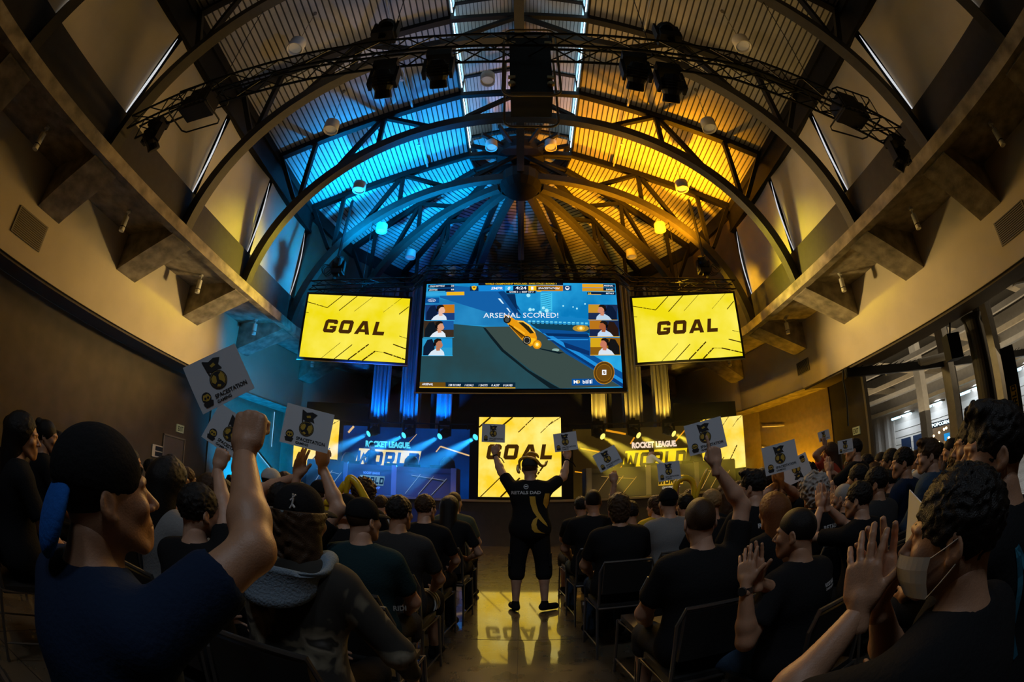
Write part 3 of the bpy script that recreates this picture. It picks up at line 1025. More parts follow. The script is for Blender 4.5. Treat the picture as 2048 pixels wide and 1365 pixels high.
for cx, cy, r in ((1105, 250, 18), (1120, 385, 16), (1150, 385, 12), (1420, 350, 8), (1510, 360, 7), (1545, 375, 9), (1620, 330, 8), (1240, 370, 14), (1270, 395, 18), (1210, 410, 14)):
    ci.append((circ(cx, cy, r, 10), 'A8ECFA'))
ci += [([(830, 280), (850, 280), (885, 330), (870, 328)], 'D8F6FF'), ([(905, 370), (920, 370), (945, 410), (935, 410)], 'D8F6FF')]
art('arena_lights', ci, 3)
# orange car driving up the wall
car = [([(880, 450), (905, 432), (935, 440), (985, 480), (1060, 490), (1120, 530), (1165, 590), (1180, 640), (1180, 690), (1120, 720), (1060, 680), (960, 570), (900, 500)], 'E89A12'),
       ([(1010, 500), (1060, 500), (1110, 535), (1155, 600), (1120, 605), (1060, 545)], '2A2410'),
       ([(1005, 492), (1060, 492), (1118, 530), (1165, 598), (1158, 602), (1108, 540), (1056, 502), (1008, 502)], 'FFC94A'),
       ([(950, 530), (1060, 630), (1045, 650), (955, 560)], '7A4A06'), ([(1100, 640), (1170, 650), (1165, 690), (1125, 700)], 'FFC21E'),
       ([(930, 520), (1090, 640), (1085, 648), (926, 532)], '3A2405'), ([(975, 535), (1075, 600), (1068, 615), (972, 550)], 'F8B52A'),
       (circ(912, 478, 34, 20), '141414'), (circ(912, 478, 22, 16), '4A4A44'), (circ(1090, 665, 38, 20), '101010'), (circ(1090, 665, 30, 18), 'B0A890'), (circ(1090, 665, 25, 18), '202020')]
art('orange_car', car, 4)
art('flames', [(circ(1182, 703, 40, 20), 'D88A10'), (circ(1182, 703, 26, 18), 'FFC01E'), (circ(1182, 703, 13, 14), 'FFF0A0'), (circ(1580, 558, 75, 24, 30), 'B08A30'), (circ(1582, 558, 36, 18, 20), 'F5B52A'),
               (circ(1582, 556, 14, 12), 'FFF0A0'), (circ(1350, 752, 34, 14, 14), '8FB0A8'), ([(1200, 735), (1430, 775), (1380, 785), (1210, 745)], '0A1C24')], 5)
# overlay: score bar
DK = '0A1A38'
ov = [(rect(652, 128, 1420, 152), '0B1222'), (rect(655, 152, 968, 210), '1688D8'), (rect(895, 158, 965, 205), '35B8F0'), (rect(968, 158, 1105, 228), DK), (rect(1105, 158, 1175, 206), 'F5C21A'),
      (rect(1175, 156, 1418, 210), 'C8821A'), (rect(1178, 166, 1350, 200), '3A2A14'), (rect(905, 206, 1170, 232), DK), (rect(575, 160, 652, 205), '0A2A50'), (rect(1420, 155, 1495, 205), '123C72'),
      (rect(190, 140, 432, 170), DK), (rect(190, 178, 432, 208), DK), (rect(192, 168, 246, 172), '4FC4F0'), (rect(192, 204, 350, 209), '4FC4F0'), (rect(168, 214, 360, 248), '35A8E0'),
      (rect(360, 212, 524, 246), 'F0B81E'), (rect(1595, 138, 1900, 172), DK), (rect(1595, 138, 1790, 172), 'E8A51A'), (rect(1595, 176, 1900, 208), DK), (rect(1595, 176, 1790, 200), 'D8941A'),
      (rect(1640, 216, 1905, 243), DK), (rect(1595, 203, 1890, 209), 'F0B81E'), (rect(1645, 238, 1770, 243), 'F0B81E'), (rect(160, 265, 292, 318), '0B4F94'),
      (rect(98, 1030, 985, 1072), '0C2638'), (rect(102, 1032, 345, 1070), '6A4A12'), (rect(98, 1072, 985, 1080), 'F0B81E'), (rect(1498, 1002, 1800, 1058), '0A4C94'), (rect(1180, 208, 1222, 216), 'F0B81E')]
art('score_panels', ov, 6)
mb = MB(); L = LIFT[0] + .002
W_, Yl = scr('F4F8FF', 1.0), scr('F5C21A', 1.0)


def stx(body, x, y, h, mat=W_, width=None, bold=.02, shear=.0, lift=None):
    bold = min(bold, .022)
    """centre x, baseline y, cap height in close-up pixels"""
    p = SP(x, y); lettering(mb, body, p, U, V, h * BH / 952.0, None if width is None else width * BW / 1800.0, bold, shear, 1.0, mat, lift or L)


stx('WORLD CHAMPIONSHIP WILDCARD | SWISS STAGE | ROUND 3', 1038, 147, 16, Yl, 670, .03)
stx('SMPR', 820, 194, 24, W_, 108, .04, .2); stx('0', 930, 196, 28, W_, 24, .05, .2); stx('4:24', 1038, 193, 28, W_, 102, .03); stx('1', 1140, 196, 28, W_, 22, .05)
stx('SPACESTATION', 1290, 192, 18, W_, 200, .04, .2); stx('GAME 2  |  BEST OF 7', 1042, 226, 15, W_, 228, .03)
stx('CHAUSETTE45', 273, 161, 14, W_, 145, .03, .2); stx('22', 416, 161, 16, W_, 30, .04); stx('EXOTIIK', 238, 198, 14, W_, 82, .03, .2); stx('66', 416, 198, 16, W_, 30, .04)
stx('ARSENAL', 1838, 161, 15, W_, 95, .03, .2); stx('DANIEL', 1850, 197, 13, W_, 72, .03, .2); stx('RETALS', 1852, 236, 14, W_, 78, .03, .2); stx('58', 1662, 236, 14, Yl, 30, .04)
stx('ARSENAL SCORED!', 1036, 462, 48, W_, 684, .0)
stx('ARSENAL', 175, 1058, 18, W_, 102, .03, .2); stx('158 SCORE', 430, 1063, 18, W_, 110, .04, .2); stx('1 GOALS', 563, 1063, 17, W_, 78, .04, .2); stx('1 SHOTS', 692, 1063, 17, W_, 78, .04, .2)
stx('0 ASST', 805, 1063, 17, W_, 72, .04, .2); stx('0 SAVES', 917, 1063, 17, W_, 82, .04, .2)
stx('M   bil', 1580, 1042, 30, W_, 122, .05); stx('1', 1670, 1042, 30, W_, 14, .06); stx('Ford', 223, 303, 18, W_, 52, .0, .3)
mb.add([SP(x, y, L) for x, y in circ(1560, 1028, 13, 16)], [tuple(range(16))], Yl)
mb.add([SP(x, y, L + .001) for x, y in circ(1560, 1028, 6, 12)], [tuple(range(12))], scr('0A4C94', 1.0))
for q in (1650, 1684):
    mb.add([SP(x, y, L) for x, y in rect(q - 3, 1008, q + 3, 1042)], [(0, 1, 2, 3)], W_)
# Ford oval outline, team badges
for r0, cx, cy, rx, ry, mt in ((0, 223, 293, 37, 15, W_),):
    for i in range(24):
        a0, a1 = 2 * PI * i / 24, 2 * PI * (i + 1) / 24
        mb.add([SP(cx + rx * math.cos(a0), cy + ry * math.sin(a0), L), SP(cx + rx * math.cos(a1), cy + ry * math.sin(a1), L), SP(cx + (rx - 4) * math.cos(a1), cy + (ry - 3) * math.sin(a1), L), SP(cx + (rx - 4) * math.cos(a0), cy + (ry - 3) * math.sin(a0), L)], [(0, 1, 2, 3)], mt)
mb.add([SP(x, y, L) for x, y in [(590, 162), (613, 155), (638, 162), (632, 188), (613, 202), (596, 188)]], [tuple(range(6))], Yl)
mb.add([SP(x, y, L + .001) for x, y in [(600, 170), (613, 164), (628, 170), (613, 180)]], [tuple(range(4))], scr('8A4A10', 1.0))
mb.add([SP(x, y, L) for x, y in circ(1458, 180, 20, 18)], [tuple(range(18))], W_)
mb.add([SP(x, y, L + .001) for x, y in circ(1458, 177, 14, 16, 9)], [tuple(range(16))], scr('123C72', 1.0))
mb.build('lettering', None, t)
# boost gauge
g_ = [(circ(1797, 952, 98, 32), 'C88A1A'), (circ(1797, 952, 93, 32), '5A3A0E'), (circ(1797, 952, 74, 30), 'B07818'), (circ(1797, 952, 71, 30), '6A4510')]
mb = MB()
for i, (pts, col) in enumerate(g_):
    mb.add([SP(x, y, L + .001 + i * .001) for x, y in pts], [tuple(range(len(pts)))], scr(col, 1.0))
mb.add([SP(x, y, L + .006) for x, y in rect(1778, 928, 1818, 972)], [(0, 1, 2, 3)], W_)
mb.add([SP(x, y, L + .007) for x, y in rect(1788, 938, 1808, 962)], [(0, 1, 2, 3)], scr('6A4510', 1.0))
mb.add([SP(x, y, L + .008) for x, y in [(1786, 962), (1790, 962), (1810, 938), (1806, 938)]], [(0, 1, 2, 3)], W_)
mb.build('boost_gauge', None, t)


# players' camera pictures
def camera_tile(x0, y0, x1, y1, face, bg, chair, shirt, bar, dark=False):
    w, h = x1 - x0, y1 - y0
    p = lambda u, v: (x0 + u * w, y0 + v * h)
    d = 1 if not face[1] else -1
    q = lambda pts: [p(u if d > 0 else 1 - u, v) for u, v in pts]
    its = [([p(0, 0), p(1, 0), p(1, 1), p(0, 1)], bg)]
    its.append((q([(.6, .0), (1, 0), (1, .55), (.62, .55)]), face[2]))
    its.append((q([(.03, 1), (.05, .5), (.18, .1), (.34, .05), (.42, .4), (.4, 1)]), chair))
    its.append((q([(.2, 1), (.3, .78), (.45, .62), (.62, .62), (.72, .8), (.74, 1)]), shirt))
    its.append((q([(.45, .5), (.58, .5), (.60, .72), (.48, .74)]), face[0]))
    its.append((q([(.44, .2), (.52, .1), (.63, .14), (.67, .3), (.69, .42), (.65, .55), (.56, .6), (.46, .45)]), face[0]))
    its.append((q([(.40, .35), (.40, .12), (.5, .02), (.62, .04), (.66, .16), (.55, .16), (.47, .3), (.46, .42)]), '1A140E'))
    its.append((q([(.38, .28), (.44, .24), (.47, .36), (.44, .48), (.39, .44)]), '0C0C10'))
    its.append(([p(-.01, 1.0), p(1.01, 1.0), p(1.01, 1.03), p(-.01, 1.03)], bar))
    return its


tiles = camera_tile(160, 335, 433, 480, ('E8B8A0', False, 'C8781A'), '1A3C78', '0C1C3C', 'DCE8F4', '35B8F0')
tiles += camera_tile(145, 488, 425, 636, ('D89A78', False, '1A5AA0'), '3A2C20', '101820', 'E4ECF4', '35B8F0')
tiles += camera_tile(128, 645, 412, 800, ('B87858', False, '1A90D0'), '2A9ACC', '0C1C34', 'D8E8F4', '35B8F0')
tiles += camera_tile(1650, 337, 1922, 480, ('D0886A', True, 'C8922A'), '1C2C50', '0C1A34', 'BCD4E8', 'F0B81E')
tiles += camera_tile(1660, 488, 1940, 632, ('A85C38', True, 'B8741A'), '16264A', '2A1810', 'C4DCF4', 'F0B81E')
tiles += camera_tile(1668, 645, 1952, 797, ('C87A60', True, 'D8A81A'), '8A5A10', '141414', 'D8E4F0', 'F0B81E')
mb = MB()
for i, (pts, col) in enumerate(tiles):
    mb.add([SP(x, y, L + (i % 9) * .0006) for x, y in pts], [tuple(range(len(pts)))], scr(col, 1.0))
mb.build('camera_pictures', None, t)


# ---------------------------------------------------------------- trusses over the stage and the house
def box_truss(t, pts, w=.3, h=.3, r=.022, step=.45, name='chord'):
    pts = [Vector(p) for p in pts]
    offs = [(-w / 2, -h / 2), (w / 2, -h / 2), (w / 2, h / 2), (-w / 2, h / 2)]
    dirs = []
    for i in range(len(pts)):
        d = (pts[min(i + 1, len(pts) - 1)] - pts[max(i - 1, 0)]).normalized(); dirs.append(d)

    def corner(i, k):
        d = dirs[i]; sd = d.cross(Vector((0, 0, 1))).normalized(); up = sd.cross(d).normalized()
        return pts[i] + sd * offs[k][0] + up * offs[k][1]
    for k in range(4):
        mb = MB(); mb.path([corner(i, k) for i in range(len(pts))], r, 6); mb.build('chord', M['black'], t)
    mb = MB()
    for i in range(len(pts) - 1):
        n = max(1, int((pts[i + 1] - pts[i]).length / step))
        for j in range(n):
            u0, u1 = j / n, (j + 1) / n
            for k in range(4):
                k2 = (k + 1) % 4
                a = corner(i, k).lerp(corner(i + 1, k), u0); b_ = corner(i, k2).lerp(corner(i + 1, k2), u1)
                if j % 2:
                    a, b_ = corner(i, k2).lerp(corner(i + 1, k2), u0), corner(i, k).lerp(corner(i + 1, k), u1)
                mb.tube(a, b_, r * .55, 5, cap=False)
    mb.build('lacing', M['black'], t)


t = thing('lighting_truss', 'black box truss the three screens hang from', 'truss', (0, 12.9, 7.55))
box_truss(t, [(-6.55, 12.3, 7.35), (-3.35, 12.85, 7.6), (-3.0, 13.25, 8.22), (3.0, 13.25, 8.22), (3.35, 12.85, 7.6), (6.65, 12.3, 7.35)], .34, .30)
for s in (-1, 1):
    for x, y, z in ((s * 6.0, 12.2, 7.07), (s * 3.8, 12.6, 7.07)):
        mb = MB(); mb.tube((x, y, z), (x, y + .15, z + .45), .015, 6); mb.build('screen_hanger', M['black'], t)
    mb = MB(); mb.tube((s * 2.6, 13.3, 8.1), (s * 2.6, 13.36, 7.9), .02, 6); mb.build('screen_hanger', M['black'], t)
for x in (-5, 0, 5):
    mb = MB(); mb.tube((x, 12.9, 7.6), (x, 12.95, 10.2), .01, 5); mb.build('chain', M['black'], t)
t = thing('lighting_truss', 'black box truss crossing the hall overhead near the camera', 'truss', (0, 4.15, 7.2))
HT = [(-7.1, 4.0, 6.92), (-5.3, 4.12, 7.28), (-3.4, 4.2, 7.45), (0, 4.25, 7.42), (3.4, 4.2, 7.42), (5.0, 4.15, 6.98), (6.7, 4.1, 6.5)]
box_truss(t, HT, .32, .34, .024, .4)
for x in (-5.2, -2, 2, 5):
    mb = MB(); mb.tube((x, 4.2, 7.3), (x, 4.0, 10.4), .008, 5); mb.build('chain', M['black'], t)


# moving head spotlight with yoke
def moving_head(loc, tgt, label, group, hang=True, lens=None, lstr=1.0):
    loc = Vector(loc); t = thing('moving_head_light', label, 'stage light', loc, group)
    s = -1 if hang else 1
    mb = MB(); mb.box(loc + Vector((0, 0, -s * .0 + (.16 if hang else -.10))), (.36, .28, .14)); mb.box(loc + Vector((0, 0, (.26 if hang else -.2))), (.12, .12, .1)); mb.build('base', M['black'], t)
    mb = MB()
    for x in (-.19, .19):
        mb.box(loc + Vector((x, 0, s * .08)), (.05, .14, .36))
    mb.build('yoke', M['black'], t)
    c = loc + Vector((0, 0, s * .18))
    R = (Vector(tgt) - c).to_track_quat('Z', 'Y').to_matrix()
    mb = MB(); mb.lathe([(.001, -.2), (.11, -.19), (.155, -.08), (.155, .05), (.12, .12), (.13, .22), (.125, .24), (.001, .225)], c, 14, R)
    for i in range(4):
        mb.lathe([(.16, -.12 + i * .04), (.165, -.11 + i * .04), (.16, -.10 + i * .04)], c, 14, R)
    mb.build('head', M['black'], t, smooth=False)
    mb = MB(); mb.lathe([(.11, .243), (.001, .246)], c, 14, R)
    mb.build('lens', lens or new_mat('lens_glass', (.02, .025, .04), .08, spec=1.0), t)
    return t, c


g = 'moving lights on the near overhead truss'
for px, py, dz, tg, lb in ((770, 150, -.2, (-2, 9, 2), 'black moving head pointing down left of the centre cage'), (878, 130, -.2, (-1, 9, 3), 'second black moving head, close left of the centre cage'),
                           (1270, 135, -.2, (1, 9, 3), 'black moving head close right of the centre cage'), (1338, 158, -.2, (2, 9, 2), 'black moving head hanging further right of the centre cage'),
                           (770, 66, .5, (-3, 6, 11), 'black moving head standing on the truss, left of centre'), (1336, 72, .5, (3, 6, 11), 'black moving head standing on the truss, right of centre'),
                           (310, 262, -.2, (-5, 9, 2), 'black moving head at the far left end of the truss'), (1795, 300, -.2, (5, 9, 2), 'black moving head at the far right end of the truss')):
    p = atY(px, py, 4.15)
    moving_head(p, tg, lb, g, hang=dz < 0)
for px, py, s, lb in ((398, 212, -1, 'caged black fixture cluster hung from the truss on the left'), (1700, 225, 1, 'caged black fixture cluster hung from the truss on the right')):
    p = atY(px, py, 4.1)
    t = thing('caged_light', lb, 'stage light', p, 'caged fixtures at the truss ends')
    mb = MB(); mb.box(p, (.62, .35, .34)); mb.box(p + Vector((0, 0, .25)), (.4, .3, .16)); mb.build('body', M['black'], t)
    mb = MB()
    for dz in (-.25, .2):
        mb.path([p + Vector((x, y, dz)) for x, y in ((-.45, -.25), (-.38, -.32), (.38, -.32), (.45, -.25), (.45, .25), (.38, .32), (-.38, .32), (-.45, .25))], .016, 6, closed=True)
    for x in (-.42, -.2, 0, .2, .42):
        mb.tube(p + Vector((x, -.3, -.25)), p + Vector((x, -.3, .2)), .011, 5)
    mb.build('cage', M['black'], t)
    mb = MB()
    for i in range(5):
        mb.box(p + Vector((-.22 + i * .11, -.18, -.1)), (.05, .02, .05))
    mb.build('connector', M['vent'], t)
# centre projector cage
t = thing('projector_cage', 'large black caged projector hanging under the lantern', 'projector', (.15, 4.35, 6.2))
Yc, x0, x1, z0, z1 = 4.3, -.23, .55, 6.22, 7.94
mb = MB(); mb.hexa([(x0 + .1, Yc, z0 + .15), (x1 - .1, Yc, z0 + .15), (x1 - .1, Yc + .5, z0 + .15), (x0 + .1, Yc + .5, z0 + .15), (x0 + .08, Yc, z1 - .15), (x1 - .08, Yc, z1 - .15), (x1 - .08, Yc + .5, z1 - .15), (x0 + .08, Yc + .5, z1 - .15)])
mb.build('body', M['black'], t)
for y in (Yc - .06, Yc + .56):
    mb = MB(); r = .14
    pts = []
    for cx, cz, a0 in ((x1 - r, z1 - r, 0), (x0 + r, z1 - r, 90), (x0 + r, z0 + r, 180), (x1 - r, z0 + r, 270)):
        for i in range(5):
            a = math.radians(a0 + i * 22.5); pts.append((cx + r * math.cos(a), y, cz + r * math.sin(a)))
    mb.path(pts, .02, 6, closed=True); mb.build('frame_tube', new_mat('cage_tube', (.25, .2, .12), .35, .5), t)
mb = MB()
for x in (x0 + .12, x1 - .12):
    for z in (z0 + .3, z0 + .45, z1 - .35):
        mb.box((x, Yc - .03, z), (.10, .03, .055))
    mb.tube((x, Yc - .06, z0 + .3), (x, Yc + .0, z0 + .3), .04, 10)
mb.build('latch', new_mat('brass_latch', (.45, .33, .15), .4, .6), t)
mb = MB()
for x in (x0 + .05, x1 - .05):
    mb.box((x, Yc + .2, z1 + .1), (.05, .05, .25))
mb.build('clamp', M['black'], t)

# line-array speakers and cable mess on top of the screen truss ends
for s, nm in ((-1, 'left'), (1, 'right')):
    p = Vector((s * 5.7, 12.35, 7.62))
    moving_head(p + Vector((0, 0, .35)), (s * 4, 9, 12), 'moving head standing on the screen truss over the %s screen' % nm, 'moving heads on the screen truss', hang=False)
    t = thing('cable_coil', 'looped cables on the screen truss above the %s screen' % nm, 'cable', p)
    mb = MB()
    for k in range(3):
        c = p + Vector((s * (.3 + .05 * k), -.05, .25 + .05 * k))
        mb.path([c + Vector((.16 * math.cos(a), .05 * math.sin(2 * a), .16 * math.sin(a))) for a in np.linspace(0, 2 * PI, 14)[:-1]], .012, 5, closed=True)
    mb.build('loop', M['black'], t)
    mb = MB(); mb.tube(p + Vector((s * .1, 0, 0)), p + Vector((s * .1, .3, 3.2)), .05, 6); mb.build('hoist_cable', M['black'], t)

# ---------------------------------------------------------------- curtains
def curtain(x0, x1, y, z0, z1, label, group, mat):
    n = max(24, int((x1 - x0) * 60)); vs = []
    rnd = random.Random(x0)
    ph = rnd.random() * 6
    for j, z in enumerate((z0, (z0 + z1) / 2, z1)):
        for i in range(n + 1):
            u = i / n; x = x0 + (x1 - x0) * u
            vs.append((x + .02 * math.sin(j + i * .7), y + .07 * math.sin(ph + x * 38) + .035 * math.sin(x * 17 + ph), z))
    mb = MB()
    for j in range(2):
        for i in range(n):
            a = j * (n + 1) + i
            mb.add([vs[a], vs[a + 1], vs[a + n + 2], vs[a + n + 1]], [(0, 1, 2, 3)])
    return tag(mb.build('curtain', mat, smooth=True), label, 'curtain', group)


M['drape'] = new_mat('grey_velour', (.22, .21, .22), .9)
M['blackdrape'] = new_mat('black_velour', (.010, .010, .011), .95)
mbw = MB(); mbw.box((0, 16.8, 5.2), (6.6, .05, 7.9)); tag(mbw.build('black_backdrop', M['blackdrape']), 'flat black cloth hanging behind the centre of the stage', 'backdrop')
for s in (-1, 1):
    mbw = MB(); mbw.box((s * 6.9, 16.55, 4.0), (2.6, .06, 1.15)); tag(mbw.build('black_backdrop', M['blackdrape']), 'black masking cloth above the %s end of the stage wall' % ('left' if s < 0 else 'right'), 'backdrop')
    nm = 'left' if s < 0 else 'right'; c = 'blue' if s < 0 else 'yellow'
    gr = 'curtains lit %s' % c
    for (a, b_), lb in zip(((4.75, 5.45), (3.6, 4.35), (2.45, 3.05)), ('outermost', 'middle', 'innermost')):
        xx = sorted((s * a, s * b_))
        curtain(xx[0], xx[1], 16.35, 3.0, 9.2, 'tall pleated curtain lit %s, %s of three on the %s' % (c, lb, nm), gr, M['drape'])
        spot('curtain_light', (s * (a + b_) / 2, 15.75, 3.75), (s * (a + b_) / 2, 16.35, 5.0), (0, .16, 1.0) if s < 0 else (1, .62, .06), 700 if s < 0 else 330, 70, .8, .05)

# ---------------------------------------------------------------- LED wall, stage screens
def led_wall(s):
    nm = 'left' if s < 0 else 'right'
    x0, x1, y, z0, z1 = 1.75, 6.35, 16.0, ZS, 3.66
    A, B = (Vector((-x1, y, z0)), Vector((-x0, y, z0))) if s < 0 else (Vector((x0, y, z0)), Vector((x1, y, z0)))
    t = thing('led_wall', 'LED wall behind the %s desk reading ROCKET LEAGUE WORLD' % nm, 'screen', (A + B) / 2)
    U, V = Vector((1, 0, 0)), Vector((0, 0, 1)); N = Vector((0, -1, 0))
    mb = MB(); panel_box(mb, A - N * -.0 + Vector((0, .01, 0)), B + Vector((0, .01, 0)), B + Vector((0, .01, z1 - z0)), A + Vector((0, .01, z1 - z0)), .12); mb.build('cabinet', M['black'], t)
    bg = gradient_emit('led_wall_' + nm, '031A48' if s < 0 else '2A1C08', '083E8E' if s < 0 else '46340E', .8 if s < 0 else .75, .9, .5)
    mb = MB(); mb.quad(A, B, B + V * (z1 - z0), A + V * (z1 - z0)); mb.build('display', bg, t)
    cx = s * 4.63
    mb = MB(); wc = scr('5CE0FF' if s < 0 else 'FFE2C8', 1.0)
    lettering(mb, 'ROCKET LEAGUE.', (cx, y - .01, 2.95), U, V, .20, 1.66, .06, 0, 1.0, wc)
    fc = scr('F2DC9A' if s < 0 else 'F5D414', 1.0); dk = scr('0A3A86' if s < 0 else '3A2808', 1.0)
    w, zt, zb_ = 2.32, 2.86, 2.2
    mb.add([(cx - w / 2 + .1, y - .008, zt), (cx + w / 2 + .06, y - .008, zt), (cx + w / 2 - .08, y - .008, zb_), (cx - w / 2 - .06, y - .008, zb_)], [(3, 2, 1, 0)], fc)
    block_word(mb, 'WORLD', (cx, y - .012, zt - .33), U, V, .50, .17, .2, dk, sx=.80)
    mb.build('lettering', None, t)
    mb = MB(); lc = scr('F6C98A' if s < 0 else 'F5A01A', .9)

    def ln(a, b_, th):
        a = Vector((a[0], y - .006, a[1])); b_ = Vector((b_[0], y - .006, b_[1])); d = (b_ - a).normalized(); sd = d.cross(N) * th / 2
        mb.add([a - sd, a + sd, b_ + sd, b_ - sd], [(0, 1, 2, 3)], lc)
    if s < 0:
        for a, b_, th in (((-6.15, 3.4), (-5.95, 3.64), .08), ((-2.8, 3.3), (-2.55, 3.58), .02), ((-3.9, 3.1), (-3.6, 3.45), .02), ((-2.75, 3.05), (-1.75, 2.75), .05), ((-2.9, 2.85), (-2.75, 3.05), .04), ((-6.2, 2.3), (-5.7, 2.15), .03)):
            ln(a, b_, th)
    else:
        for a, b_, th in (((2.9, 3.6), (3.6, 3.45), .07), ((3.3, 3.5), (3.95, 3.64), .0), ((3.75, 3.1), (4.1, 3.6), .05), ((2.0, 3.0), (3.1, 2.75), .05), ((5.4, 3.1), (5.9, 3.6), .04), ((1.8, 2.2), (3.0, 2.0), .04), ((2.6, 1.6), (3.5, 2.4), .03)):
            if th:
                ln(a, b_, th)
    mb.build('streaks', None, t)


led_wall(-1); led_wall(1)
# centre GOAL screen on stage
A, B = Vector((-1.165, 12.95, ZS + .08)), Vector((1.09, 12.95, ZS + .08)); h = 2.22
U, V, N = Vector((1, 0, 0)), Vector((0, 0, 1)), Vector((0, -1, 0))
t = thing('stage_screen', 'square GOAL screen standing at the middle of the stage', 'screen', (0, 12.95, ZS))
mb = MB(); panel_box(mb, A + Vector((-.03, .01, -.08)), B + Vector((.03, .01, -.08)), B + Vector((.03, .01, h + .03)), A + Vector((-.03, .01, h + .03)), .15); mb.build('cabinet', M['black'], t)
mb = MB(); mb.quad(A, B, B + V * h, A + V * h); mb.build('display', M['goal_warm'], t)
O = (A + B) / 2 + V * h / 2
yellow_art(t, O, U, V, (B - A).length, h, simple=True, word=False)
mb = MB(); block_word(mb, 'GOAL', O + V * .14 + N * .006, U, V, .42, mat=None, sx=.95); mb.build('lettering', scr('3E2608', .9), t)
# angled yellow side screens at both stage ends
for s in (-1, 1):
    A, B = (Vector((-8.0, 15.3, 1.95)), Vector((-6.42, 15.75, 1.95))) if s < 0 else (Vector((6.35, 15.8, 1.95)), Vector((7.82, 15.25, 1.95)))
    h = 1.86; U = (B - A).normalized(); N = U.cross(V)
    t = thing('stage_screen', 'tall yellow screen angled at the %s end of the stage' % ('left' if s < 0 else 'right'), 'screen', (A + B) / 2)
    mb = MB(); panel_box(mb, A - N * .01 - V * .68, B - N * .01 - V * .68, B - N * .01 + V * h, A - N * .01 + V * h, .12); mb.build('cabinet', M['black'], t)
    mb = MB(); mb.quad(A, B, B + V * h, A + V * h); mb.build('display', M['goal_warm'], t)
    O = (A + B) / 2 + V * h / 2
    yellow_art(t, O, U, V, (B - A).length, h, word=False, simple=True)


